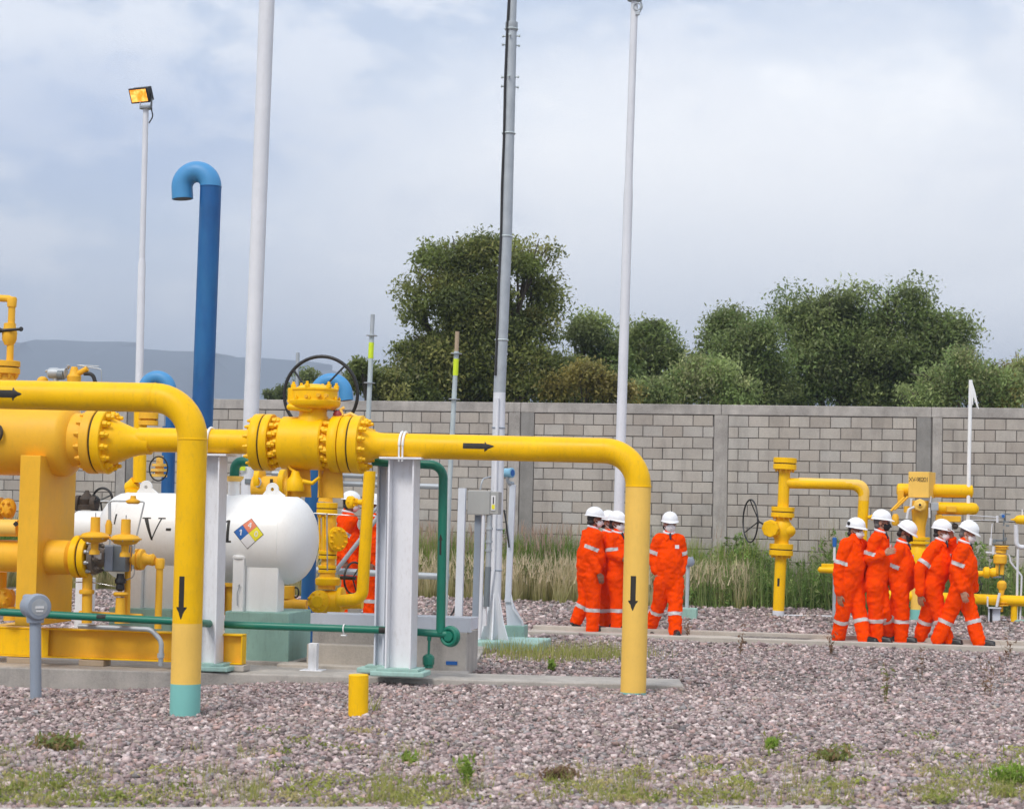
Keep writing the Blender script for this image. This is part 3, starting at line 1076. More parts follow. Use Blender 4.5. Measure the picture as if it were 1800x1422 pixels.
# ------------------------------------------------------------------ mountains and the air in front of them
def hills():
    m, t, b = new_mat('mountain_scrub_haze_blue')
    geo = N(t, 'ShaderNodeNewGeometry')
    n_ = N(t, 'ShaderNodeTexNoise', inp={'Scale': 0.004, 'Detail': 8.0})
    L(t, geo.outputs['Position'], n_.inputs['Vector'])
    L(t, mixc(t, n_.outputs[0], (0.02, 0.04, 0.055), (0.05, 0.07, 0.085)), b.inputs['Base Color'])  # scrub tone pushed to blue: part of the distance haze sits in the colour
    b.inputs['Roughness'].default_value = 1.0
    D = 2600.0
    prof = [(-700, 640), (-400, 610), (-150, 606), (0, 602), (90, 599), (150, 598), (200, 601), (250, 607), (300, 617), (350, 624), (400, 628), (450, 629), (520, 634), (600, 650), (700, 668), (850, 690), (1050, 700), (1300, 706), (1700, 708), (2300, 690), (2700, 700)]
    n_x = 140
    vs = []
    for i in range(n_x):
        px = prof[0][0] + (prof[-1][0] - prof[0][0]) * i / (n_x - 1)
        py = np.interp(px, [p[0] for p in prof], [p[1] for p in prof]) + 1.6 * math.sin(px * 0.05) + 1.0 * math.sin(px * 0.13 + 1)
        top = P(px, py, D)
        for k in range(9):
            f = k / 8
            h = top.z * (math.cos(PI * f) * 0.5 + 0.5) if k else top.z
            vs.append((top.x * (1 - f * 0.25) + 30 * math.sin(i * 0.9 + k), D - f * 700 + 40 * math.sin(i * 0.37 + k * 1.3) * (k > 0), max(h, -0.5) if k < 8 else -2.0))
    back = []
    fs = []
    for i in range(n_x - 1):
        for k in range(8):
            fs.append((i * 9 + k, i * 9 + k + 1, (i + 1) * 9 + k + 1, (i + 1) * 9 + k))
    b0_ = len(vs)
    for i in range(n_x):
        v0 = vs[i * 9]
        vs.append((v0[0] * 1.2, D + 500, -2.0))
    for i in range(n_x - 1):
        fs.append((i * 9, (i + 1) * 9, b0_ + i + 1, b0_ + i))
    me = bpy.data.meshes.new('mountains')
    me.from_pydata(vs, [], fs)
    me.materials.append(m)
    me.shade_smooth()
    o = link('mountains', me)
    o['kind'] = 'structure'


hills()
HAZE = True
if HAZE:
    m = bpy.data.materials.new('haze')
    m.use_nodes = True
    t = m.node_tree
    t.nodes.clear()
    pv = N(t, 'ShaderNodeVolumePrincipled')
    pv.inputs['Color'].default_value = (0.69, 0.79, 0.96, 1)
    pv.inputs['Density'].default_value = 0.00055
    pv.inputs['Anisotropy'].default_value = 0.0
    ou = N(t, 'ShaderNodeOutputMaterial')
    L(t, pv.outputs[0], ou.inputs['Volume'])
    mb = MB()
    mb.box((0, 3000, 163), (12800, 8200, 330), Vector((1, 0, 0)), Vector((0, 1, 0)))
    hz = part('haze', mb, m, None, smooth=False)
    hz['kind'] = 'stuff'


# ------------------------------------------------------------------ gravel stones (real, scattered; past counting)
_ph = (1 + 5 ** 0.5) / 2
ICO = np.array([(-1, _ph, 0), (1, _ph, 0), (-1, -_ph, 0), (1, -_ph, 0), (0, -1, _ph), (0, 1, _ph), (0, -1, -_ph), (0, 1, -_ph), (_ph, 0, -1), (_ph, 0, 1), (-_ph, 0, -1), (-_ph, 0, 1)], float)
ICO /= np.linalg.norm(ICO[0])
ICF = np.array([(0, 11, 5), (0, 5, 1), (0, 1, 7), (0, 7, 10), (0, 10, 11), (1, 5, 9), (5, 11, 4), (11, 10, 2), (10, 7, 6), (7, 1, 8), (3, 9, 4), (3, 4, 2), (3, 2, 6), (3, 6, 8), (3, 8, 9), (4, 9, 5), (2, 4, 11), (6, 2, 10), (8, 6, 7), (9, 8, 1)])
OCT = np.array([(1, 0, 0), (-1, 0, 0), (0, 1, 0), (0, -1, 0), (0, 0, 1), (0, 0, -1)], float)
OCF = np.array([(0, 2, 4), (2, 1, 4), (1, 3, 4), (3, 0, 4), (2, 0, 5), (1, 2, 5), (3, 1, 5), (0, 3, 5)])
CUB = np.array([(x, y, z) for z in (-1, 1) for y in (-1, 1) for x in (-1, 1)], float) / 3 ** 0.5 * 1.1
CUF = np.array([(0, 2, 3), (0, 3, 1), (4, 5, 7), (4, 7, 6), (0, 1, 5), (0, 5, 4), (2, 6, 7), (2, 7, 3), (0, 4, 6), (0, 6, 2), (1, 3, 7), (1, 7, 5)])
STC = np.array([(0.40, 0.335, 0.325), (0.46, 0.39, 0.375), (0.34, 0.275, 0.27), (0.52, 0.46, 0.44), (0.27, 0.225, 0.22), (0.30, 0.30, 0.30), (0.43, 0.32, 0.29), (0.47, 0.42, 0.41), (0.20, 0.17, 0.165), (0.37, 0.29, 0.29), (0.60, 0.55, 0.53), (0.36, 0.33, 0.29)])


def blocked(x, y):
    s = (x - SA.x) * SU.x + (y - SA.y) * SU.y
    q = (x - SA.x) * SV.x + (y - SA.y) * SV.y
    bad = (q > -0.02) & (s < s_end + 0.02) & (q < 0.78)
    bad |= (q > -0.02) & (s < s_mid) & (q < 5.6)
    k = (x - KA.x) * KV.x + (y - KA.y) * KV.y
    kk = (x - KA.x) * KU.x + (y - KA.y) * KU.y
    bad |= (k > -0.02) & (k < 1.47) & (kk > 0)
    return bad


def stones(n, d0, d1, r0, r1, V0, F0, name='gravel', sink=0.3, lo=0.0, hi=0.295):
    y = np.sqrt(rng.uniform(d0 ** 2, d1 ** 2, n))
    x = rng.uniform(lo, hi, n) * np.where(rng.uniform(0, 1, n) < 0.5, -1, 1) * y
    ok = ~blocked(x, y)
    x, y = x[ok], y[ok]; n = len(x)
    r = rng.uniform(0, 1, n) ** 1.8 * (r1 - r0) + r0
    z = zg(x, y) + r * rng.uniform(-sink, 0.62, n)
    k = len(V0)
    q = rng.normal(size=(n, 4)); q /= np.linalg.norm(q, axis=1, keepdims=True)
    w, a, b, c = q.T
    Rm = np.stack([1 - 2 * (b * b + c * c), 2 * (a * b - c * w), 2 * (a * c + b * w), 2 * (a * b + c * w), 1 - 2 * (a * a + c * c), 2 * (b * c - a * w),
                   2 * (a * c - b * w), 2 * (b * c + a * w), 1 - 2 * (a * a + b * b)], -1).reshape(n, 3, 3)
    axs = rng.uniform(0.6, 1.45, (n, 1, 3))
    v = V0[None] * axs * rng.uniform(0.62, 1.25, (n, k, 1))
    v = np.einsum('nij,nkj->nki', Rm, v)
    v[:, :, 2] *= 0.72
    v = v * r[:, None, None] + np.stack([x, y, z], -1)[:, None, :]
    f = (F0[None] + (np.arange(n) * k)[:, None, None]).reshape(-1, 3)
    tint = STC[rng.integers(0, len(STC), n)] * np.clip(rng.normal(1.02, 0.23, (n, 1)), 0.35, 1.6) * np.array([[1.06, 0.965, 0.95]])
    tint = np.repeat(tint, k, 0)
    me = bpy.data.meshes.new(name)
    me.vertices.add(n * k); me.vertices.foreach_set('co', v.astype(np.float32).ravel())
    me.loops.add(len(f) * 3); me.loops.foreach_set('vertex_index', f.astype(np.int32).ravel())
    me.polygons.add(len(f)); me.polygons.foreach_set('loop_start', np.arange(0, len(f) * 3, 3, dtype=np.int32))
    me.polygons.foreach_set('loop_total', np.full(len(f), 3, dtype=np.int32))
    at = me.attributes.new('tint', 'FLOAT_COLOR', 'POINT')
    at.data.foreach_set('color', np.concatenate([tint, np.ones((n * k, 1))], 1).astype(np.float32).ravel())
    me.materials.append(M['stone'])
    me.update(calc_edges=True)
    o = link(name, me)
    o['kind'] = 'stuff'
    return o


stones(31000, 9.8, 13.0, 0.009, 0.029, CUB, CUF)
stones(56000, 12.6, 18.6, 0.011, 0.030, CUB, CUF)
stones(38000, 17.5, 26.0, 0.015, 0.038, OCT, OCF)
stones(28000, 25.0, 34.0, 0.022, 0.052, OCT, OCF)
stones(15000, 9.8, 20.0, 0.016, 0.036, OCT, OCF, lo=0.295, hi=0.42)
stones(12000, 20.0, 34.0, 0.025, 0.052, OCT, OCF, lo=0.295, hi=0.42)


# ------------------------------------------------------------------ grasses and weeds
def blades(x, y, h, w, base_c, tip_c, lean=0.25, segs=3, curve=0.35, z=None):
    n = len(x)
    z = zg(x, y) if z is None else z
    a = rng.uniform(0, 2 * PI, n)
    la = rng.uniform(0, 2 * PI, n); lm = np.abs(rng.normal(0, lean, n))
    wx, wy = np.cos(a) * w / 2, np.sin(a) * w / 2
    vs, ts = [], []
    prev = None
    for i in range(segs):
        f0, f1 = i / segs, (i + 1) / segs

        def ring(f):
            off = lm * h * (f * (1 - curve) + f * f * curve)
            cx_, cy_ = x + np.cos(la) * off, y + np.sin(la) * off
            cz_ = z + h * f * np.sqrt(np.clip(1 - (lm * f * 0.7) ** 2, 0.2, 1))
            k = (1 - f * 0.85)
            l_ = np.stack([cx_ - wx * k, cy_ - wy * k, cz_], -1); r_ = np.stack([cx_ + wx * k, cy_ + wy * k, cz_], -1)
            c_ = base_c * (1 - f) + tip_c * f
            return l_, r_, c_
        l0, r0_, c0_ = ring(f0); l1, r1_, c1_ = ring(f1)
        vs.append(np.stack([l0, r0_, r1_, l1], 1)); ts.append(np.stack([c0_, c0_, c1_, c1_], 1))
    return np.concatenate(vs).reshape(-1, 3), np.concatenate(ts).reshape(-1, 3)


def wall_xy(px, dist):
    """ground points in front of the wall: px column as seen, dist metres in front of it"""
    r = np.array([list(ray(p, 900)) for p in px])
    q = np.array([WQ.x, WQ.y, 0.0])[None] - np.outer(dist, np.array(V))
    vv = np.array(V)
    tt = (q @ vv) / (r @ vv)
    return r[:, 0] * tt, r[:, 1] * tt


def pick(pal, n, j=0.25):
    pal = np.array(pal)
    return pal[rng.integers(0, len(pal), n)] * rng.uniform(1 - j, 1 + j, (n, 1))


def tall_grass():
    V_, T_ = [], []
    STRAW = [(0.74, 0.64, 0.42), (0.66, 0.55, 0.36), (0.80, 0.70, 0.50), (0.68, 0.56, 0.40)]
    PINK = [(0.50, 0.36, 0.29), (0.56, 0.41, 0.33), (0.44, 0.33, 0.26)]
    GB = [(0.34, 0.36, 0.10), (0.40, 0.40, 0.13), (0.44, 0.42, 0.16)]
    GD = [(0.24, 0.38, 0.06), (0.29, 0.43, 0.08), (0.35, 0.46, 0.11)]
    # front fringe of seeding grass
    n = 15000
    px = rng.uniform(-40, 1330, n); dist = rng.uniform(1.1, 2.35, n)
    x, y = wall_xy(px, dist)
    patch = np.sin(px * 0.021) * 0.18 + np.sin(px * 0.057 + 1) * 0.16 + np.sin(px * 0.19) * 0.10
    keep = dist < 2.0 + 0.35 * np.sin(px * 0.043 + 2) + 0.2 * np.sin(px * 0.16)
    x, y, px, dist, patch = x[keep], y[keep], px[keep], dist[keep], patch[keep]; n = len(x)
    h = rng.uniform(0.2, 0.66, n) * (1 + patch)
    v, t_ = blades(x, y, h, rng.uniform(0.012, 0.022, n), 0.9 * pick(GB, n) + 0.1 * pick(STRAW, n), pick(STRAW, n), 0.22)
    V_.append(v); T_.append(t_)
    # green body behind
    n = 17000
    px = rng.uniform(-40, 1340, n); dist = rng.uniform(0.25, 1.3, n)
    x, y = wall_xy(px, dist)
    patch = np.sin(px * 0.017 + 2) * 0.15 + np.sin(px * 0.049) * 0.1
    h = rng.uniform(0.72, 1.2, n) * (1 + 0.6 * patch + 0.10 * np.sin(px * 0.14))
    dk = (np.sin(px * 0.013 + 0.6) + 0.8 * np.sin(px * 0.041) + 0.5 * np.sin(px * 0.11 + 2) + rng.normal(0, 0.4, n)) > 0.1
    bc, tc2 = pick(GD, n), pick(GD + GB, n)
    bc[dk] *= np.array([0.5, 0.62, 0.55]); tc2[dk] = pick(GD, int(dk.sum())) * np.array([0.55, 0.68, 0.55])
    v, t_ = blades(x, y, h, rng.uniform(0.014, 0.026, n), bc, tc2, 0.24)
    V_.append(v); T_.append(t_)
    # pinkish plumes above it
    n = 800
    px = np.concatenate([rng.uniform(700, 860, n // 3), rng.normal(960, 40, n // 3), rng.uniform(-40, 1280, n - 2 * (n // 3))]); dist = rng.uniform(0.4, 1.4, n)
    x, y = wall_xy(px, dist)
    h = rng.uniform(0.85, 1.38, n)
    v, t_ = blades(x, y, h, rng.uniform(0.006, 0.010, n), pick(GB, n), pick(PINK, n), 0.15)
    V_.append(v); T_.append(t_)
    x2 = x + rng.normal(0, 0.06, n); y2 = y + rng.normal(0, 0.06, n)
    v, t_ = blades(x2, y2, rng.uniform(0.14, 0.3, n), rng.uniform(0.014, 0.024, n), pick(PINK, n), pick(PINK, n), 0.25, z=zg(x2, y2) + h * 0.86)
    V_.append(v); T_.append(t_)
    # seed heads of the front fringe
    n = 5200
    px = rng.uniform(-40, 1320, n); dist = rng.uniform(1.0, 2.4, n)
    x, y = wall_xy(px, dist)
    v, t_ = blades(x, y, rng.uniform(0.1, 0.24, n), rng.uniform(0.012, 0.026, n), pick(STRAW, n), pick(STRAW, n), 0.5, z=zg(x, y) + rng.uniform(0.32, 0.72, n))
    V_.append(v); T_.append(t_)
    me = cloud_mesh('tall_grass', np.concatenate(V_), 4, np.concatenate(T_), M['blade'])
    o = link('tall_grass', me); o['kind'] = 'stuff'


tall_grass()


def weeds():
    """leafy weeds along the right part of the wall"""
    V_, T_ = [], []
    WG = [(0.16, 0.27, 0.06), (0.21, 0.33, 0.085), (0.27, 0.39, 0.11), (0.16, 0.23, 0.07), (0.38, 0.43, 0.17)]
    DRY = [(0.42, 0.34, 0.23), (0.34, 0.25, 0.18)]
    n = 800
    px = np.where(rng.uniform(0, 1, n) < 0.8, rng.uniform(1215, 1840, n), rng.uniform(690, 1215, n)); dist = rng.uniform(0.2, 2.2, n); dist = np.where(px < 1215, rng.uniform(0.2, 1.4, n), dist)
    x, y = wall_xy(px, dist)
    h = rng.uniform(0.5, 1.05, n) * (1 + 0.22 * np.sin(px * 0.03) + 0.35 * np.exp(-((px - 1455) / 40) ** 2)) * np.where(dist > 1.5, 0.62, 1.0)
    pc, pt = [], []
    for i in range(n):
        k = int(70 * h[i])
        f = rng.uniform(0.05, 1.0, k)
        sp = 0.16 * (1.15 - f)
        a = rng.uniform(0, 2 * PI, k)
        zz_ = float(zg(x[i], y[i])) + f * h[i]
        pc.append(np.stack([x[i] + np.cos(a) * sp * rng.uniform(.2, 1, k), y[i] + np.sin(a) * sp, zz_], -1))
        base = pick(WG, 1)[0] * rng.uniform(0.75, 1.25)
        pt.append(base[None] * rng.uniform(0.7, 1.4, (k, 1)))
    v, t_ = leaf_quads(np.concatenate(pc), 0.042, np.concatenate(pt), up=0.5, aspect=0.34)
    V_.append(v); T_.append(t_)
    v, t_ = blades(x, y, h * 1.05, np.full(n, 0.014), pick(WG, n), pick(WG, n), 0.06)
    V_.append(v); T_.append(t_)
    # dead stalks and grasses among them
    m_ = 5200
    px = rng.uniform(1225, 1840, m_); dist = rng.uniform(0.2, 2.3, m_)
    x, y = wall_xy(px, dist)
    dry = rng.uniform(0, 1, m_) < 0.25
    hh = rng.uniform(0.3, 0.95, m_)
    tipc = np.where(dry[:, None], pick(DRY, m_), pick(WG, m_))
    v, t_ = blades(x, y, hh, rng.uniform(0.01, 0.02, m_), pick(WG, m_), tipc, 0.22)
    V_.append(v); T_.append(t_)
    m_ = 120
    px = np.concatenate([rng.normal(1462, 22, 70), rng.uniform(1240, 1800, 50)]); dist = rng.uniform(0.2, 0.9, m_)
    x, y = wall_xy(px, dist); hh = rng.uniform(1.3, 1.75, m_)
    v, t_ = blades(x, y, hh, np.full(m_, 0.011), pick(WG, m_), pick(DRY, m_), 0.08)
    V_.append(v); T_.append(t_)
    # low growth on the gravel, yellow-green, thickest along the front edge
    c_, tt = [], []
    YG = [(0.34, 0.37, 0.08), (0.42, 0.42, 0.13), (0.27, 0.32, 0.075), (0.50, 0.43, 0.20)]
    for _ in range(300):
        pyy = 1422 - abs(rng.normal(0, 1)) * 32
        pxx = rng.uniform(-20, 1820)
        if rng.uniform() < 0.30:
            pyy = rng.uniform(1290, 1422)
        dens = math.sin(pxx * 0.011 + 1.0) + math.sin(pxx * 0.027) * 0.6 + (0.7 if pxx > 1000 else 0)
        if rng.normal() * 0.8 > dens + 0.1:
            continue
        g_ = G(pxx, pyy)
        k = int(rng.integers(14, 60))
        rr = rng.uniform(0.03, 0.11)
        xy = rng.normal(0, rr, (k, 2))
        c_.append(np.stack([g_.x + xy[:, 0], g_.y + xy[:, 1], zg(g_.x + xy[:, 0], g_.y + xy[:, 1]) + rng.uniform(0.012, 0.055, k)], -1))
        tt.append(pick(YG, 1, 0.2) * rng.uniform(0.7, 1.25, (k, 1)))
    v, t_ = leaf_quads(np.concatenate(c_), 0.016, np.concatenate(tt), up=1.2, aspect=0.5)
    V_.append(v); T_.append(t_)
    bx_, by_ = [], []
    for _ in range(520):
        pxx = rng.uniform(-20, 1820)
        if math.sin(pxx * 0.019 + 0.4) + 0.7 * math.sin(pxx * 0.047) + rng.normal() * 0.7 < -0.2:
            continue
        g_ = G(pxx, 1419 - abs(rng.normal(0, 1)) * 44)
        k = int(rng.integers(5, 18))
        bx_.append(g_.x + rng.normal(0, 0.035, k)); by_.append(g_.y + rng.normal(0, 0.035, k))
    for (pxx, pyy, rx_, k) in [(900, 1150, 0.5, 420), (1010, 1150, 0.45, 520), (960, 1160, 0.4, 260), (1060, 1155, 0.3, 220), (860, 1133, 0.2, 70)]:
        g_ = G(pxx, pyy)
        bx_.append(g_.x + rng.normal(0, rx_, k)); by_.append(g_.y + rng.normal(0, 0.22, k))
    x = np.concatenate(bx_); y = np.concatenate(by_)
    ok = ~blocked(x, y); x, y = x[ok], y[ok]
    far_ = y > 15
    v, t_ = blades(x, y, np.where(far_, rng.uniform(0.06, 0.22, len(x)), rng.uniform(0.03, 0.14, len(x))), np.where(far_, 0.010, 0.006), pick(YG, len(x)), pick(YG, len(x)), 0.4)
    V_.append(v); T_.append(t_)
    me = cloud_mesh('weeds', np.concatenate(V_), 4, np.concatenate(T_), M['blade'])
    o = link('weeds', me); o['kind'] = 'stuff'


weeds()


def weed_plant(px, py, h, label, pal, name='weed', leafy=True, k=9, spread=0.06, leaf=0.03):
    g_ = G(px, py)
    g_.z = float(zg(g_.x, g_.y))
    st = rng.normal(0, spread * 0.35, (k, 2))
    hh = h * rng.uniform(0.55, 1.0, k)
    x = g_.x + st[:, 0]; y = g_.y + st[:, 1]
    v, t_ = blades(x, y, hh, np.full(k, 0.007 if leafy else 0.005), pick(pal, k), pick(pal, k), spread / h * 1.4)
    Vs, Ts = [v], [t_]
    m_ = int(k * (12 if leafy else 7))
    i = rng.integers(0, k, m_)
    f = rng.uniform(0.15, 1.0, m_)
    c_ = np.stack([x[i] + rng.normal(0, spread * 0.5, m_) * f, y[i] + rng.normal(0, spread * 0.5, m_) * f, g_.z + hh[i] * f], -1)
    v, t_ = leaf_quads(c_, leaf, pick(pal, m_), up=0.3, aspect=0.32, droop=-0.6)
    Vs.append(v); Ts.append(t_)
    me = cloud_mesh(name, np.concatenate(Vs), 4, np.concatenate(Ts), M['blade'], g_)
    o = link(name, me, g_)
    o['label'] = label; o['category'] = 'weed'
    o['group'] = 'weeds growing in the gravel'


LG = [(0.27, 0.40, 0.06), (0.34, 0.46, 0.09), (0.22, 0.32, 0.06)]
BR = [(0.26, 0.15, 0.09), (0.32, 0.21, 0.13), (0.20, 0.13, 0.08)]
MX = [(0.26, 0.27, 0.09), (0.30, 0.20, 0.10), (0.22, 0.28, 0.08)]
weed_plant(105, 1322, 0.11, 'low brownish green tuft alone in the gravel at the left, below the grey instrument pole', MX, k=26, spread=0.16, leaf=0.03)
weed_plant(820, 1385, 0.20, 'tallest fresh green weed near the front edge, below the middle of the slab kerb', LG, k=10, spread=0.05)
weed_plant(722, 1345, 0.10, 'small bright green sprig right of the yellow pipe stub in the front gravel', LG, k=7, spread=0.06)
weed_plant(1357, 1318, 0.09, 'single bright green sprout in open gravel in front of the orange group', LG, k=9, spread=0.04, leaf=0.04)
weed_plant(1465, 1340, 0.11, 'reddish green bushy weed in the front gravel to the right', MX, k=16, spread=0.12)
weed_plant(985, 1372, 0.10, 'rusty brown tuft in the front gravel under the right pipe elbow', BR, k=16, spread=0.10)
weed_plant(1780, 1385, 0.15, 'yellow green clump at the lower right corner of the gravel', LG, k=26, spread=0.14)
weed_plant(1305, 1150, 0.38, 'dry red brown stalk standing by the kerb, left of the orange group', BR, leafy=False, k=6, spread=0.07)
weed_plant(1460, 1150, 0.34, 'dry brown stalks in front of the leftmost man of the orange group', BR, leafy=False, k=8, spread=0.07)
weed_plant(1617, 1190, 0.36, 'thin dry stalk in the gravel below the middle of the orange group', BR, leafy=False, k=4, spread=0.05)
weed_plant(1558, 1240, 0.36, 'pale green feathery stalk in the gravel below the orange group', MX, leafy=False, k=5, spread=0.05)
weed_plant(1772, 1160, 0.34, 'dry stalks beside the path at the right edge of the view', BR, leafy=False, k=6, spread=0.07)
weed_plant(1735, 1225, 0.42, 'wispy brown weed in open gravel near the right edge', BR, leafy=False, k=6, spread=0.09)
weed_plant(1210, 1120, 0.30, 'dry stalks at the kerb right of the lone walking man', BR, leafy=False, k=6, spread=0.06)
weed_plant(970, 1182, 0.13, 'small bright green weed between slab kerb and mast plinth', LG, k=10, spread=0.05, leaf=0.035)


# ================================================================== the pipe rack
def lerp(a, b, t):
    return Vector(a).lerp(Vector(b), t)


def at_y(a_px, a_py, b_px, b_py, py):
    return a_px + (b_px - a_px) * (py - a_py) / (b_py - a_py)


def ring(mb, c, ax, r, w=0.012, h=0.004, n=32):
    mb.lathe(Vector(c) - Vector(ax).normalized() * w / 2, ax, [(0, r - 0.002), (w * 0.25, r + h), (w * 0.75, r + h), (w, r - 0.002)], n)


YB = 'yellow'
# ---- 1. the nearest pipe: comes in from the left and turns down into the gravel
def front_pipe():
    off = -3.0
    r = 0.1195
    a = R(-460, 683.8, off); c = R(340.3, 700.5, off)
    x1 = lambda y: at_y(340.3, 700.5, 325, 1248, y)
    foot = R(x1(1262), 1262, off)
    t = thing('gas_pipe', 'nearest thick yellow pipe entering from the left and bending down to a turquoise foot', 'pipe', (foot.x, foot.y, foot.z))
    bend = 0.335
    full = fillet([a, c, foot], bend, 12)
    e1 = full[-2]
    mb = MB(); mb.tube(full[:-1], r, 40)
    part('pipe_run', mb, M['yellow'], t)
    dn = (foot - c).normalized()
    mb = MB(); ring(mb, e1, dn, r, 0.016, 0.004, 40)
    part('weld_ring', mb, M['yellow'], t)
    mb = MB(); ring(mb, full[1], (c - a).normalized(), r, 0.012, 0.0025, 40)
    part('weld_ring', mb, M['yellow'], t)
    p1 = R(x1(1095), 1095, off); p2 = R(x1(1201), 1201, off)
    mb = MB(); mb.tube([e1, p1], r, 40)
    part('riser', mb, M['yellow'], t)
    mb = MB(); mb.tube([p1, p2], r + 0.0006, 40)
    part('pale_band', mb, M['pale_yellow'], t, label='faded pale yellow length of the riser')
    mb = MB(); mb.tube([p2, foot], r + 0.002, 40)
    part('base_band', mb, M['turq'], t, label='turquoise painted foot of the riser')
    arrow(t, R(x1(1012), 1012, off), dn, -V - U * 0.12, r, 0.345, 0.045, 0.098, 0.10, M['ink'])
    ax = (c - a).normalized()
    arrow(t, R(-46, 692.4, off), ax, -V, r, 0.475, 0.062, 0.115, 0.085, M['ink'])
    return t


front_pipe()


def A(px, dy=0.0, off=0.0):
    return R(px, 770.5 + (px - 160) * 0.0239 + dy, off)


AX = (A(1000) - A(200)).normalized()


def right_pipe():
    r = 0.1185
    c = R(1123.6, 793.6); x1 = lambda y: at_y(1123.6, 793.6, 1112.8, 1225, y)
    foot = R(x1(1232), 1232)
    st = A(622)
    t = thing('gas_pipe', 'long yellow pipe running right from the big valve and dropping down as a pale leg', 'pipe', (foot.x, foot.y, foot.z))
    full = fillet([A(640), c, foot], 0.325, 12)
    e1 = full[-2]
    mb = MB(); mb.tube(full[:-1], r, 40)
    part('pipe_run', mb, M['yellow'], t)
    dn = (foot - c).normalized()
    mb = MB(); ring(mb, e1, dn, r, 0.016, 0.004, 40)
    ring(mb, full[1], (full[1] - full[0]), r, 0.008, 0.0015, 40)
    part('weld_ring', mb, M['yellow'], t)
    b1 = R(x1(1216), 1216)
    mb = MB(); mb.tube([e1, b1], r, 40)
    part('riser', mb, M['pale_yellow'], t, label='pale sun bleached vertical leg')
    mb = MB(); mb.tube([b1, foot], r + 0.002, 40)
    part('base_band', mb, M['turq'], t)
    mb = MB()
    mb.lathe(st, AX, [(0, 0.275), (0.085, 0.28), (0.09, 0.274)], 44)
    part('flange', mb, M['yellow'], t)
    mb = MB()
    mb.lathe(st + AX * 0.088, AX, [(0, 0.185), (0.05, 0.165), (0.11, 0.135), (0.17, r + 0.0015), (0.2, r + 0.0008)], 36)
    part('weld_neck', mb, M['yellow'], t)
    bolts(t, st + AX * 0.09, AX, 0.225, 14, 0.062, M['yellow'], 0.5)
    arrow(t, A(818, 0.5), AX, -V + Z * 0.12, r, 0.30, 0.052, 0.104, 0.095, M['ink'])
    arrow(t, R(x1(1011.5), 1011.5), dn, -V - U * 0.1, r, 0.322, 0.05, 0.098, 0.095, M['ink'])


right_pipe()


def left_spool():
    r = 0.1185
    t = thing('gas_pipe', 'yellow reducer pipe joining the fat vessel to the big valve', 'pipe', A(330))
    a = A(178, 5); e = A(466)
    ax = (A(400) - A(260)).normalized()
    mb = MB(); mb.lathe(a, ax, [(0, 0.312), (0.085, 0.318), (0.092, 0.310)], 44)
    part('flange', mb, M['yellow'], t)
    p = a + ax * 0.09
    mb = MB(); mb.lathe(p, ax, [(0, 0.235), (0.04, 0.225), (0.12, 0.19), (0.22, 0.150), (0.30, 0.128), (0.36, r), (0.42, r)], 36)
    part('reducer', mb, M['yellow'], t)
    mb = MB(); mb.tube([A(245), e], r, 36)
    part('pipe_run', mb, M['yellow'], t)
    bolts(t, p, ax, 0.262, 14, 0.07, M['yellow'], 0.5)
    f = A(449)
    mb = MB(); mb.lathe(f, AX, [(0, 0.270), (0.006, 0.275), (0.084, 0.275), (0.09, 0.270)], 44)
    part('flange', mb, M['yellow'], t)
    mb = MB(); mb.lathe(f - AX * 0.10, AX, [(0, r), (0.05, 0.14), (0.10, 0.17)], 36)
    part('weld_neck', mb, M['yellow'], t)
    bolts(t, f, -AX, 0.225, 14, 0.05, M['yellow'], 0.5)


left_spool()


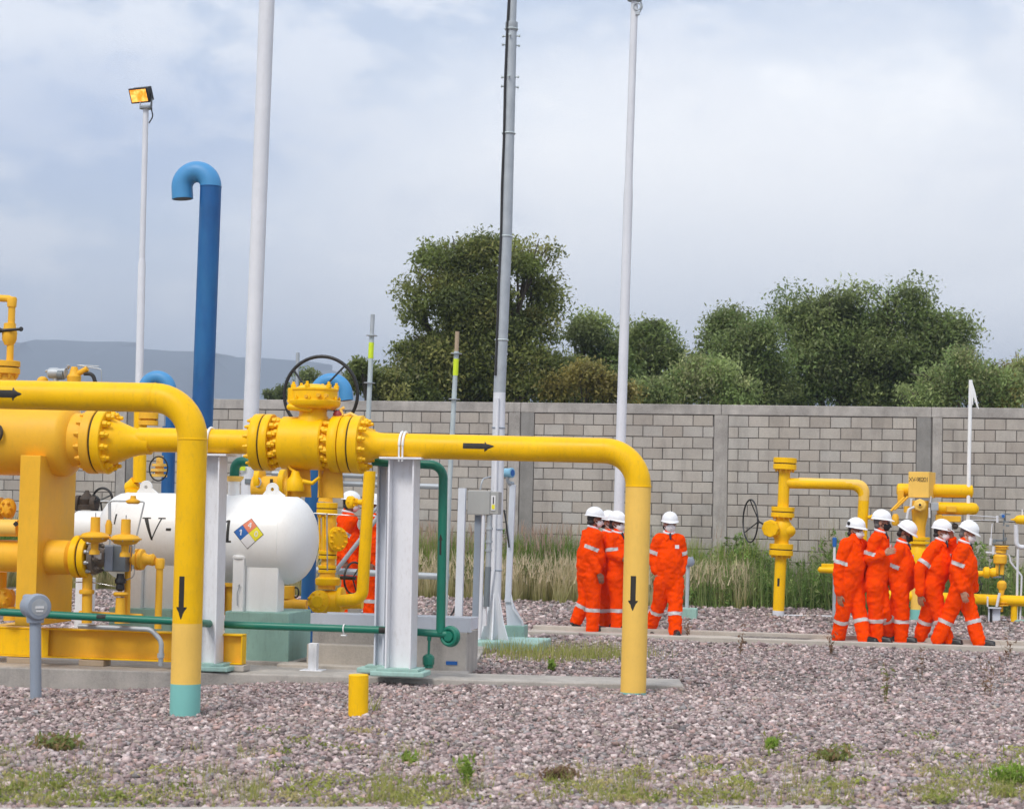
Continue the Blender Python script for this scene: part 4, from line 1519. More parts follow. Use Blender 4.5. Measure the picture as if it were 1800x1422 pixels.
def big_valve():
    c = A(536)
    t = thing('ball_valve', 'big yellow flanged valve with the large black handwheel on top of the rack', 'valve', c)
    s = sc(c)

    def q(px):
        return A(px)
    k = lambda px: (A(px) - c).dot(AX)
    # gasket gaps
    mb = MB(); mb.lathe(c + AX * (k(465) - 0.001), AX, [(0, 0.262), (0.016, 0.262)], 40)
    mb.lathe(c + AX * (k(619) - 0.001), AX, [(0, 0.262), (0.022, 0.262)], 40)
    part('gasket', mb, M['gap'], t)
    mb = MB(); mb.lathe(c + AX * k(467.5), AX, [(0, 0.270), (0.006, 0.275), (0.070, 0.275), (0.076, 0.270)], 44)
    part('flange', mb, M['yellow'], t)
    mb = MB(); mb.lathe(c + AX * k(604), AX, [(0, 0.270), (0.006, 0.275), (0.078, 0.275), (0.084, 0.270)], 44)
    part('flange', mb, M['yellow'], t)
    mb = MB(); mb.lathe(c + AX * k(586), AX, [(0, 0.270), (0.006, 0.275), (0.086, 0.275), (0.092, 0.270)], 44)
    part('flange', mb, M['yellow'], t)
    # barrel
    L0, L1 = k(497), k(572)
    mb = MB()
    mb.lathe(c + AX * L0, AX, [(-0.09, 0.19), (-0.002, 0.20), (0.0, 0.240), (0.014, 0.254), (L1 - L0 - 0.014, 0.254), (L1 - L0, 0.240), (L1 - L0 + 0.002, 0.20), (L1 - L0 + 0.09, 0.19)], 56)
    part('valve_body', mb, M['yellow'], t)
    bolts(t, c + AX * (k(481) + 0.002), AX, 0.222, 14, 0.062, M['yellow'], 0.25)
    bolts(t, c + AX * (L0 + 0.004), -AX, 0.212, 14, 0.058, M['yellow'], 0.0)
    bolts(t, c + AX * (L1 - 0.004), AX, 0.212, 14, 0.058, M['yellow'], 0.5)
    bolts(t, c + AX * (k(586) - 0.002), -AX, 0.222, 14, 0.056, M['yellow'], 0.25)
    # bonnet and gearbox
    b = A(549)
    mb = MB(); mb.lathe(b, Z, [(0.0, 0.150), (0.25, 0.150), (0.27, 0.135), (0.37, 0.130)], 32)
    part('bonnet_neck', mb, M['yellow'], t)
    g = b + Vector((0, 0, 0.0)) + AX * 0.012
    mb = MB(); mb.lathe(g, Z, [(0.335, 0.20), (0.355, 0.235), (0.372, 0.248), (0.408, 0.250), (0.415, 0.243)], 40)
    part('gear_flange', mb, M['yellow'], t)
    mb = MB(); mb.lathe(g, Z, [(0.41, 0.222), (0.505, 0.219), (0.51, 0.228), (0.525, 0.228), (0.53, 0.220)], 40)
    # input shaft housing at the left and its gland
    h = g - AX * 0.185 - V * 0.06
    mb.lathe(h, Z, [(0.40, 0.066), (0.52, 0.066), (0.526, 0.06)], 20)
    mb.cap(g - AX * 0.20 - V * 0.15 + Z * 0.34, g + AX * 0.0 - V * 0.15 + Z * 0.322, 0.032, 0.026, 12)
    mb.cap(g - AX * 0.23 - V * 0.10 + Z * 0.40, g - AX * 0.17 - V * 0.13 + Z * 0.34, 0.014, 0.014, 8)
    part('gearbox', mb, M['yellow'], t)
    mb = MB(); mb.lathe(g, Z, [(0.528, 0.195), (0.545, 0.16), (0.563, 0.11), (0.572, 0.05), (0.574, 0.01)], 32)
    part('gear_cover', mb, M['yellow'], t)
    bolts(t, g + Z * 0.418, Z, 0.236, 10, 0.03, M['yellow'], 0.3)
    bolts(t, g + Z * 0.372, -Z, 0.2, 10, 0.036, M['yellow'], 0.0)
    bolts(t, g + Z * 0.53, Z, 0.208, 6, 0.05, M['yellow'], 0.25)
    for dx, dz, rr in ((-0.02, 0.44, 0.017), (0.10, 0.455, 0.02), (0.175, 0.452, 0.018)):
        mb = MB()
        mb.cyl(g + AX * dx - V * 0.20 + Z * dz, g + AX * dx - V * 0.245 + Z * dz, rr, 10)
        part('grease_fitting', mb, M['ochre'], t)
    # handwheel behind the gearbox
    wc = R(564, 693, 0.42); hub = R(551.5, 700, 0.18)
    wn = V
    mb = MB(); mb.torus(wc, wn, 0.372, 0.0175, 56, 10)
    wheel = part('handwheel', mb, M['black'], t)
    mb = MB()
    e1 = Vector((U.x, U.y, 0))
    for a in (50, 140, 230, 320):
        d = e1 * math.cos(math.radians(a)) + Z * math.sin(math.radians(a))
        mb.cyl(hub + d * 0.03, wc + d * 0.372, 0.0105, 8)
    sp = part('spoke', mb, M['black'], wheel)
    mb = MB(); mb.cyl(hub - V * 0.35, hub + V * 0.03, 0.028, 12)
    part('hub', mb, M['black'], wheel)
    # feet under the barrel
    for px, w, lean in ((527, 0.24, -0.10), (583, 0.25, -0.06)):
        p0 = A(px) - Z * 0.20; w2 = w / 2
        mb = MB()
        zt, zb_ = -0.0, -0.315
        mb.prism([p0 - AX * (w2 * 0.55) + V * 0.02, p0 + AX * (w2 * 0.8) + V * 0.02, p0 + AX * w2 + Z * zb_ + V * 0.02, p0 - AX * (w2 - lean * 0.2) + Z * zb_ + V * 0.02], V * 0.02)
        mb.box(p0 - AX * (w2 * 0.8) + Z * (zb_ / 2) + V * 0.0, (0.014, 0.14, -zb_), AX, V)
        part('support_foot', mb, M['ochre'], t, bevel=0.003)
    mb = MB()
    p0 = A(527) - Z * 0.30 - V * 0.12
    mb.lathe(p0 - Z * 0.16, Z, [(0, 0.085), (0.02, 0.09), (0.11, 0.08), (0.14, 0.05), (0.19, 0.035)], 20)
    mb.tube([p0 - Z * 0.06 + AX * 0.04, p0 - Z * 0.08 + AX * 0.17, p0 - Z * 0.02 + AX * 0.24], [0.026, 0.02, 0.014], 10)
    mb.tube([p0 + Z * 0.02, p0 + Z * 0.05 - AX * 0.05, p0 + Z * 0.10 - AX * 0.09], [0.016, 0.012, 0.010], 8)
    part('drain_fitting', mb, M['yellow'], t)
    mb = MB()
    p0 = A(594, 0) + Z * 0.275 - V * 0.02
    mb.lathe(p0, Z, [(-0.02, 0.05), (0.02, 0.05), (0.045, 0.03)], 12)
    part('tag', mb, M['red'], t)
    mb = MB()
    p0 = A(606, 0) + Z * 0.272 - V * 0.03
    mb.tube([p0, p0 + AX * 0.06 + Z * 0.02, p0 + AX * 0.12 - Z * 0.01], 0.018, 8)
    mb.tube([p0 - AX * 0.02, p0 + Z * 0.06 - AX * 0.04, p0 + Z * 0.08 - AX * 0.005], 0.016, 8)
    part('bleed_valve', mb, M['pale_yellow'], t)


big_valve()


# ---- fat filter vessel at the left
def vessel():
    ax = AX
    base = R(83, 1100, 0.1)
    t = thing('filter_vessel', 'fat horizontal yellow vessel at the left edge on a wide flat leg', 'vessel', base)
    a = A(-430, 4); e = A(118, 4)
    ln = (e - a).dot(ax)
    mb = MB()
    mb.lathe(a, ax, [(0, 0.36), (ln, 0.36), (ln + 0.03, 0.352), (ln + 0.065, 0.325), (ln + 0.09, 0.285), (ln + 0.10, 0.268), (ln + 0.20, 0.262), (ln + 0.235, 0.262)], 56)
    part('body', mb, M['ochre'], t)
    f = A(158.5, 5)
    mb = MB(); mb.lathe(f, ax, [(0, 0.312), (0.006, 0.318), (0.088, 0.318), (0.094, 0.312)], 44)
    part('flange', mb, M['ochre'], t)
    mb = MB(); mb.lathe(f + ax * 0.094, ax, [(0, 0.30), (0.02, 0.30)], 40)
    part('gasket', mb, M['gap'], t)
    bolts(t, f, -ax, 0.275, 14, 0.055, M['ochre'], 0.5)
    # lifting eye on the flank
    mb = MB(); mb.torus(R(-6, 761, -0.37), V + U * 0.5, 0.075, 0.016, 24, 8)
    part('lifting_eye', mb, M['rust'], t)
    # wide leg
    pl = R(36, 800, -0.44); pr = R(71.5, 800, -0.44)
    bl = R(31, 1099, -0.44)
    w = (pr - pl).dot(ax)
    cx_ = pl + ax * (w / 2)
    hgt = pl.z - bl.z
    mb = MB(); mb.box(Vector((cx_.x, cx_.y, pl.z - hgt / 2)) + V * 0.44, (w, 0.88, hgt), U, V)
    part('leg', mb, M['ochre'], t, bevel=0.006, smooth=False)
    # lower barrel through the leg
    lo_l = R(-430, 964.4, -0.15); lo_r = R(127, 980, -0.15)
    lx = (lo_r - lo_l).normalized()
    n_ = (lo_r - lo_l).length
    mb = MB(); mb.lathe(lo_l, lx, [(0, 0.155), (n_ - 0.26, 0.155), (n_ - 0.25, 0.168), (n_ - 0.02, 0.166), (n_ + 0.005, 0.14), (n_ + 0.03, 0.125), (n_ + 0.06, 0.125)], 40)
    part('lower_barrel', mb, M['ochre'], t)
    f = R(133, 978, -0.15)
    mb = MB(); mb.lathe(f, lx, [(0, 0.2), (0.006, 0.206), (0.062, 0.206), (0.068, 0.2)], 36)
    part('flange', mb, M['yellow'], t)
    mb = MB(); mb.lathe(f + lx * 0.068, lx, [(0, 0.185), (0.02, 0.185)], 32)
    part('gasket', mb, M['gap'], t)
    mb = MB(); mb.lathe(f + lx * 0.086, lx, [(0, 0.2), (0.006, 0.206), (0.058, 0.206), (0.064, 0.2)], 36)
    part('flange', mb, M['yellow'], t)
    bolts(t, f + lx * 0.15, lx, 0.165, 10, 0.042, M['galv'], 0.5)
    # small upper barrel at the frame edge
    ua = R(-430, 919, -0.25); ub = R(33, 928, -0.25)
    mb = MB(); mb.tube([ua, ub], 0.083, 28)
    part('upper_barrel', mb, M['pale_yellow'], t)
    mb = MB()
    c_ = R(28, 921, -0.335)
    mb.prism([c_ - U * 0.03, c_ - Z * 0.025, c_ + U * 0.035, c_ + Z * 0.03], -V * 0.004)
    part('arrow_marking', mb, M['ink'], t)


vessel()


def skid():
    t = thing('skid_frame', 'low yellow steel beam frame under the fat vessel, along the slab edge', 'frame', R(200, 1165, 0.15))
    a = R(-420, 1092, 0.12); b = R(426, 1118, 0.12)
    z1 = 0.425; z0 = 0.135
    ln = (b - a).dot(U)
    base = Vector((a.x, a.y, 0))
    for za, zb_, th in ((z1 - 0.016, z1, 0.14), (z0, z0 + 0.016, 0.14)):
        mb = MB(); mb.box(base + U * ln / 2 + Z * (za + zb_) / 2 + V * 0.07, (ln, th, zb_ - za))
        part('beam_flange', mb, M['yellow'], t, bevel=0.003, smooth=False)
    mb = MB(); mb.box(base + U * ln / 2 + Z * (z0 + z1) / 2 + V * 0.07, (ln - 0.004, 0.012, z1 - z0 - 0.034))
    part('beam_web', mb, M['ochre'], t, smooth=False)
    u_ = (R(85, 1110, 0.12) - a).dot(U)
    mb = MB(); mb.box(base + U * (u_ / 2) + Z * (z0 + z1) / 2 + V * 0.012, (u_, 0.012, z1 - z0 - 0.036))
    part('cover_plate', mb, M['yellow'], t, bevel=0.002, smooth=False)
    u2 = (R(-20, 1110, 0.12) - a).dot(U)
    mb = MB(); mb.box(base + U * (ln - 0.006) + Z * (z0 + z1) / 2 + V * 0.07, (0.012, 0.13, z1 - z0 - 0.036))
    part('end_plate', mb, M['yellow'], t, smooth=False)
    u3 = (R(388, 1118, 0.12) - a).dot(U)
    mb = MB(); mb.box(base + U * u3 + Z * (z0 + z1) / 2 + V * 0.035, (0.012, 0.055, z1 - z0 - 0.036))
    part('stiffener', mb, M['yellow'], t, smooth=False)
    for px in (35, 162, 425):
        u4 = (R(px, 1160, 0.12) - a).dot(U)
        mb = MB(); mb.box(base + U * (u4 - (0.1 if px > 400 else 0)) + Z * 0.1 + V * 0.07, (0.26, 0.2, 0.06))
        part('grout_pad', mb, M['tan_paint'] if px != 425 else M['kerb'], t, bevel=0.008, smooth=False)
    # cross beam going back below the leg
    mb = MB(); mb.box(base + U * (u_ * 0.75) + Z * (z0 + z1) / 2 + V * 0.65, (0.14, 1.1, z1 - z0 - 0.05))
    part('cross_beam', mb, M['ochre'], t, smooth=False)


skid()


# ---- white steel supports under the rack
def h_post(name, label, px_top, y_top, y_bot, off, w, d, mat, foot_w=0.42, ubolt=None, cap=True, lean_px=0):
    top = R(px_top, y_top, off); bot = R(px_top - (y_bot - y_top) * 0.021 - lean_px, y_bot, off)
    zb_ = bot.z
    t = thing(name, label, 'support post', (bot.x, bot.y, zb_))
    ax = (top - bot)
    hgt = ax.length; ax.normalize()
    mid = (top + bot) / 2
    th = 0.016
    mb = MB(); mb.box(mid, (w - 2 * th - 0.002, th * 0.8, hgt), U, V, ax)
    part('web', mb, M[mat], t, smooth=False)
    for sg in (-1, 1):
        mb = MB(); mb.box(mid + U * sg * (w / 2 - th / 2), (th, d, hgt), U, V, ax)
        part('flange', mb, M[mat], t, bevel=0.002, smooth=False)
    if cap:
        mb = MB(); mb.box(top + Z * 0.010, (w + 0.16, d + 0.10, 0.02))
        part('cap_plate', mb, M[mat], t, bevel=0.003, smooth=False)
    mb = MB(); mb.box(bot - Z * 0.012, (w + 0.16, d + 0.03, 0.024))
    part('base_plate', mb, M['mint'], t, bevel=0.003, smooth=False)
    mb = MB(); mb.box(Vector((bot.x, bot.y, bot.z - 0.05)), (foot_w + 0.06, d + 0.06, 0.05))
    part('grout_pad', mb, M['mint'], t, bevel=0.012, smooth=False)
    if ubolt:
        pr = 0.118
        for k_, o_ in enumerate(ubolt):
            c = A(o_)
            mb = MB()
            mb.torus(c, AX, pr + 0.012, 0.0125, 30, 8, a0=-PI / 2, a1=PI / 2, ref=Z)
            for sg in (-1, 1):
                p0 = c + V * sg * (pr + 0.009)
                mb.cyl(p0 + Z * 0.002, Vector((p0.x, p0.y, top.z - 0.02)), 0.009, 8)
            part('u_bolt', mb, M['white'], t)
    return t


h_post('pipe_support', 'white steel post directly right of the nearest yellow riser, holding the rack pipe', 374.5, 802, 1164, 0.04, 0.215, 0.24, 'steel_white', ubolt=(371,))
h_post('pipe_support', 'wide white steel post under the clamped pipe right of the big valve', 711, 808, 1173, 0.04, 0.25, 0.27, 'steel_white', foot_w=0.46, ubolt=(707, 713), lean_px=-1)
h_post('pipe_support', 'slim pale grey blue steel post close behind the wide white one', 676, 814, 1168, 0.42, 0.10, 0.16, 'lav', foot_w=0.36)


# ---- white condensate tank
def patch_on(mb, q, c, ax, face, r, lift=0.002, n=8, mi=0):
    """four (along, around) corners -> curved patch on a cylinder"""
    pts = []
    for i in range(n + 1):
        for j in range(n + 1):
            u, v = i / n, j / n
            a = (q[0][0] * (1 - u) + q[1][0] * u) * (1 - v) + (q[3][0] * (1 - u) + q[2][0] * u) * v
            b = (q[0][1] * (1 - u) + q[1][1] * u) * (1 - v) + (q[3][1] * (1 - u) + q[2][1] * u) * v
            pts.append((a, b))
    vs = on_pipe(pts, c, ax, face, r, lift)
    w = n + 1
    mb.add(vs, [(i * w + j, i * w + j + 1, (i + 1) * w + j + 1, (i + 1) * w + j) for i in range(n) for j in range(n)], mi)


def tank():
    OFF = 1.75
    T = lambda px: R(px, 947 + (px - 440) * 0.02, OFF)
    ax = (T(520) - T(220)).normalized()
    r = 0.468
    c0 = T(224); c1 = T(508)
    ln = (c1 - c0).dot(ax)
    t = thing('storage_tank', 'white horizontal tank with a four colour hazard diamond on its side', 'tank', (T(366).x, T(366).y, 0.075))
    prof = []
    for i in range(9):
        th = PI / 2 * i / 8
        prof.append((-0.30 * math.cos(th), r * math.sin(th)))
    for i in range(9):
        th = PI / 2 * i / 8
        prof.append((ln + 0.30 * math.sin(th), r * math.cos(th)))
    mb = MB(); mb.lathe(c0, ax, prof, 72)
    part('shell', mb, M['white'], t, ang=1.2)
    for q_ in (c0, c1, c0 + ax * (ln * 0.5)):
        mb = MB(); ring(mb, q_, ax, r, 0.014, 0.0022, 72)
        part('weld_seam', mb, M['white'], t)
    # saddles with a front rib
    for px in (410, 231):
        p = T(px)
        fr = R(px, 1000, OFF - 0.42)
        zt = p.z - 0.22; zb_ = 0.58
        u0 = (fr - p).dot(U)
        b_ = p + U * u0
        mb = MB(); mb.box(Vector((b_.x, b_.y, (zt + zb_) / 2)) + U * 0.06 - V * 0.36, (0.12, 0.16, zt - zb_ + 0.05))
        mb.cyl(Vector((b_.x, b_.y, zt + 0.02)) + U * 0.06 - V * 0.36, Vector((b_.x, b_.y, zt + 0.055)) + U * 0.06 - V * 0.36, 0.10, 24)
        sd = part('saddle_rib', mb, M['white'], t, bevel=0.008, smooth=False)
        mb = MB(); mb.box(Vector((b_.x, b_.y, (zt + zb_) / 2)) + U * 0.295 - V * 0.25, (0.348, 0.24, zt - zb_ + 0.1))
        part('saddle', mb, M['white'], t, bevel=0.01, smooth=False)
    # pedestals
    for px in (394, 190):
        fr = R(px, 1120, OFF - 0.48)
        mb = MB(); mb.box(Vector((fr.x, fr.y, 0.31)) + U * 0.345 + V * 0.41, (0.69, 0.82, 0.54))
        part('pedestal', mb, M['pedestal'], t, bevel=0.012, smooth=False)
        mb = MB(); mb.box(Vector((fr.x, fr.y, 0.055)) + U * 0.345 + V * 0.41, (0.84, 0.94, 0.06))
        part('footing', mb, M['concrete'], t, bevel=0.01, smooth=False)
    # lifting lugs with holes
    for px, py in ((257, 856), (479, 860)):
        p = R(px, py, OFF)
        zt = T(px).z + r
        mb = MB()
        mb.lathe(p, V, [(-0.0125, 0.020), (-0.0125, 0.069), (0.0125, 0.069), (0.0125, 0.020), (-0.0125, 0.020)], 28, cap=False)
        mb.prism([p - U * 0.068 - Z * 0.01 - V * 0.012, p - U * 0.03 - Z * 0.028 - V * 0.012, p + U * 0.03 - Z * 0.028 - V * 0.012, p + U * 0.068 - Z * 0.01 - V * 0.012,
                  Vector((p.x, p.y, zt - 0.02)) + U * 0.16 - V * 0.012, Vector((p.x, p.y, zt - 0.02)) - U * 0.12 - V * 0.012], V * 0.024)
        part('lifting_lug', mb, M['white'], t, bevel=0.004)
    # top nozzle with flange
    p = R(411, 866, OFF - 0.05)
    mb = MB(); mb.cyl(p - Z * 0.05, p + Z * 0.12, 0.062, 24)
    part('nozzle', mb, M['white'], t)
    mb = MB(); mb.lathe(p + Z * 0.12, Z, [(0, 0.07), (0.03, 0.10), (0.055, 0.10)], 28)
    part('nozzle_flange', mb, M['pale_yellow'], t)
    # painted tag letters, wrapped on the shell: V - 1
    face = -V
    up = lambda y: -math.asin(max(-0.95, min(0.95, (947 - y) / 78.5))) * r
    al = lambda px: (R(px, 935, OFF - r) - c0).dot(ax)
    mb = MB()

    def quad(*pts):
        patch_on(mb, [(al(px), up(y + 0.02 * (440 - px) * 0)) for px, y in pts], c0, ax, face, r, 0.002)
    yt, yb = 913, 951
    quad((250.5, yt + 1), (257.5, yt + 1), (269, yb), (265.5, yb))          # thick stroke of the V
    quad((279.5, yt + 1), (282, yt + 1), (267.5, yb), (265.5, yb))         # thin stroke
    quad((247, yt - 1), (262, yt - 1), (262, yt + 1.2), (247, yt + 1.2))
    quad((275, yt - 1), (288, yt - 1), (288, yt + 1.2), (275, yt + 1.2))
    quad((291, 930), (300, 930), (300, 934.5), (291, 934.5))               # dash
    quad((397.5, 914), (402.5, 914), (402.5, 950), (397.5, 950))           # 1
    quad((393, 949.5), (406.5, 949.5), (406.5, 952.5), (393, 952.5))
    quad((393.5, 917), (398, 914), (398, 917), (393.5, 920))
    quad((198.5, 907), (201.5, 907), (200.5, 925), (198.5, 925))
    part('lettering', mb, M['ink'], t)
    # hazard diamond
    ca, cb = al(437), up(936)
    h = 0.163
    rot = math.radians(4)

    def dm(x, y):
        return (ca + x * math.cos(rot) + y * math.sin(rot), cb - (y * math.cos(rot) - x * math.sin(rot)))

    def dq(cx_, cy_, s_):
        return [dm(cx_ - s_, cy_), dm(cx_, cy_ + s_), dm(cx_ + s_, cy_), dm(cx_, cy_ - s_)]
    mb = MB(); patch_on(mb, dq(0, 0, h), c0, ax, face, r, 0.0022, 12)
    dia = part('hazard_diamond', mb, M['ink'], t)
    for (x, y, k) in ((0, h / 2, 'nfpa_r'), (-h / 2, 0, 'nfpa_b'), (h / 2, 0, 'nfpa_y'), (0, -h / 2, 'nfpa_w')):
        mb = MB(); patch_on(mb, dq(x * 0.965, y * 0.965, h / 2 - 0.0042), c0, ax, face, r, 0.0045, 8)
        part('hazard_field', mb, M[k], dia)
    mb = MB()

    def stroke(x0, y0, x1, y1, w):
        dx, dy = x1 - x0, y1 - y0
        l_ = math.hypot(dx, dy); nx_, ny_ = -dy / l_ * w / 2, dx / l_ * w / 2
        patch_on(mb, [dm(x0 + nx_, y0 + ny_), dm(x1 + nx_, y1 + ny_), dm(x1 - nx_, y1 - ny_), dm(x0 - nx_, y0 - ny_)], c0, ax, face, r, 0.0065, 2)
    q = h / 2
    stroke(-q, -0.028, -q, 0.03, 0.012); stroke(-q - 0.017, 0.014, -q, 0.03, 0.010)       # 1 on blue
    stroke(-0.018, q - 0.006, 0.02, q - 0.006, 0.010); stroke(0.009, q - 0.028, 0.009, q + 0.03, 0.011); stroke(-0.018, q - 0.006, 0.006, q + 0.03, 0.010)   # 4 on red
    for k in range(10):                                                                # 0 on yellow
        a0, a1 = 2 * PI * k / 10, 2 * PI * (k + 1) / 10
        stroke(q + 0.016 * math.cos(a0), 0.026 * math.sin(a0), q + 0.016 * math.cos(a1), 0.026 * math.sin(a1), 0.009)
    part('hazard_number', mb, M['nfpa_w'], dia)
    # small data wire on the rib
    mb = MB()
    p = R(418, 1030, OFF - 0.46)
    mb.tube([p, p + Z * 0.02 + U * 0.02, p - Z * 0.08 - U * 0.005, p - Z * 0.2], 0.005, 6)
    part('earth_wire', mb, M['galv'], t)


tank()


def tank_elbow():
    OFF = 1.70
    t = thing('elbow_pipe', 'short green elbow pipe rising from the white tank nozzle', 'pipe', R(412, 842, OFF))
    p = [R(412, 838, OFF), R(413.5, 811, OFF), R(470, 812, OFF)]
    mb = MB(); mb.pipe(p, 0.052, 0.15, 20, 8)
    part('elbow', mb, M['green'], t)
    mb = MB(); mb.lathe(R(411.5, 843, OFF), Z, [(-0.012, 0.075), (0.012, 0.088), (0.035, 0.088), (0.04, 0.06)], 24)
    part('flange', mb, M['green'], t)


tank_elbow()


def white_drum():
    OFF = 2.6
    a = R(133, 926, OFF); b = R(176, 927, OFF)
    t = thing('strainer_drum', 'small white rounded drum standing left of the white tank end', 'drum', (a.x, a.y, 0.1))
    ax = (b - a).normalized()
    mb = MB(); mb.lathe(a, ax, [(0, 0.12), (0.015, 0.17), (0.04, 0.185), (0.4, 0.185)], 32)
    part('body', mb, M['white'], t)
    mb = MB(); mb.box(Vector((a.x, a.y, 0.45)) + U * 0.14, (0.16, 0.2, 0.75))
    part('stand', mb, M['steel_white'], t, bevel=0.01)


white_drum()


# ---- blue vents with gooseneck tops
def vent(label, px_foot, y_foot, px_top, y_top, px_out, off, rp, y_out, ring_y=None):
    r = rp / sc(R(px_top, y_top, off))
    foot = R(px_foot, y_foot, off); c1 = R(px_top, y_top, off); c2 = R(px_out, y_top, off); o_ = R(px_out, y_out, off)
    t = thing('vent_pipe', label, 'vent pipe', foot, 'blue gooseneck vent pipes')
    Rb = (c2 - c1).length / 2
    up_ = (c1 - foot).normalized(); sd_ = (c2 - c1).normalized()
    cen = (c1 + c2) / 2 - up_ * Rb
    pts = [foot] + [cen - sd_ * (Rb * math.cos(PI * k / 22)) + up_ * (Rb * math.sin(PI * k / 22)) for k in range(23)] + [o_]
    split = 1
    mb = MB(); mb.tube(pts[1:], r, 30)
    part('gooseneck', mb, M['blue_top'], t)
    mb = MB(); mb.tube(pts[:2], r, 30)
    part('stack', mb, M['blue'], t)
    d = (pts[-1] - pts[-2]).normalized()
    mb = MB(); mb.lathe(pts[-1], d, [(0.0005, r * 0.86), (0.002, r * 0.86)], 30)  # black disc on the capped end: shade inside the mouth put in as colour
    part('outlet_shade_disc', mb, M['black'], t)
    mb = MB(); ring(mb, pts[1], (c1 - foot).normalized(), r, 0.014, 0.003)
    part('weld_ring', mb, M['blue'], t)


M['blue_top'] = paint('lighter_blue_paint', (0.06, 0.27, 0.54), 0.5, 0.1, dirt=0.05, bump=0.1)  # lighter blue for the bends than for the stacks
vent('tallest blue vent pipe with gooseneck top rising left of the thick white pole', 341.5, 1120, 371.5, 302.5, 321, 1.1, 18.8, 350)
vent('blue vent pipe mostly hidden, its gooseneck peeping over the nearest yellow pipe', 290, 1105, 299, 663, 254, 4.3, 11.6, 688)
vent('blue vent pipe with gooseneck inside the big black handwheel', 538, 1136, 556, 668, 609, 4.0, 12.2, 704)


# ---- green service water pipe
def green_pipe():
    o_ = 0.32
    t = thing('water_pipe', 'thin green pipe along the slab with an upright leg at its right end', 'pipe', R(400, 1160, o_))
    r = 0.0365
    mb = MB(); mb.tube([R(2, 1075.5, -0.56), R(150, 1083.5, -0.56)] + fillet([R(295, 1091, -0.56), R(348, 1094.5, -0.56), R(376, 1096.5, o_), R(420, 1098.5, o_)], 0.16, 6) + [ R(600, 1104.5, o_), R(700, 1108, o_), R(792, 1115, o_)], r, 20)
    part('pipe_run', mb, M['green'], t)
    mb = MB()
    mb.pipe([R(774.5, 1112, o_), R(779.5, 818, o_), R(655, 811, o_)], 0.044, 0.13, 20, 8)
    part('riser', mb, M['green'], t)
    f = R(789, 1118.5, o_ - 0.02)
    d = (-V - U * 0.35).normalized()
    mb = MB(); mb.lathe(f - d * 0.05, d, [(0, 0.095), (0.006, 0.102), (0.03, 0.102), (0.036, 0.095), (0.04, 0.06), (0.07, 0.045), (0.072, 0.02)], 32)
    mb.torus(f + d * 0.0, d, 0.077, 0.02, 32, 8)
    part('flange', mb, M['green'], t)
    bolts(t, f - d * 0.012, d, 0.078, 8, 0.026, M['green'], 0.5)
    mb = MB()
    p0 = R(755, 1114, o_); p1 = R(753.3, 1152, o_)
    mb.tube([p0, p0.lerp(p1, 0.3), p0.lerp(p1, 0.32), p1], [0.022, 0.020, 0.013, 0.012], 12)
    part('drain_branch', mb, M['green'], t)
    p2 = R(753, 1172, o_)
    mb = MB(); mb.lathe(p1, (p2 - p1).normalized(), [(-0.02, 0.018), (0.0, 0.05), (0.02, 0.058), (0.085, 0.056), (0.09, 0.046), (0.115, 0.046), (0.12, 0.04)], 8)
    part('drain_valve', mb, M['green'], t)
    q = R(605, 1105, o_)
    mb = MB(); mb.torus(q, U, r + 0.006, 0.007, 24, 6)
    mb.box(q - Z * 0.06, (0.05, 0.06, 0.012))
    part('pipe_clip', mb, M['white'], t)
    mb = MB()
    arow = [(0, -0.012, 0.012), (0.10, -0.012, 0.012)]
    c = R(777.2, 975, o_)
    dn = (R(779.5, 818, o_) - R(774.5, 1112, o_)).normalized()
    for rows in arrow_rows(0.20, 0.02, 0.04, 0.06):
        strip_on(mb, rows, c, dn, -V - U * 0.2, 0.044)
    part('arrow_marking', mb, M['ink'], t)
    mb = MB()
    strip_on(mb, [(0, -0.03, 0.035), (0.085, -0.03, 0.035)], R(667, 1107, o_), U, -V + Z * 0.1, r + 0.0005)
    part('black_band', mb, M['ink'], t)
    mb = MB()
    strip_on(mb, [(0, -0.02, 0.02), (0.09, -0.02, 0.02)], R(172, 1084.5, -0.56), U, -V + Z * 0.3, r + 0.0005)
    part('black_band', mb, M['ink'], t)


green_pipe()


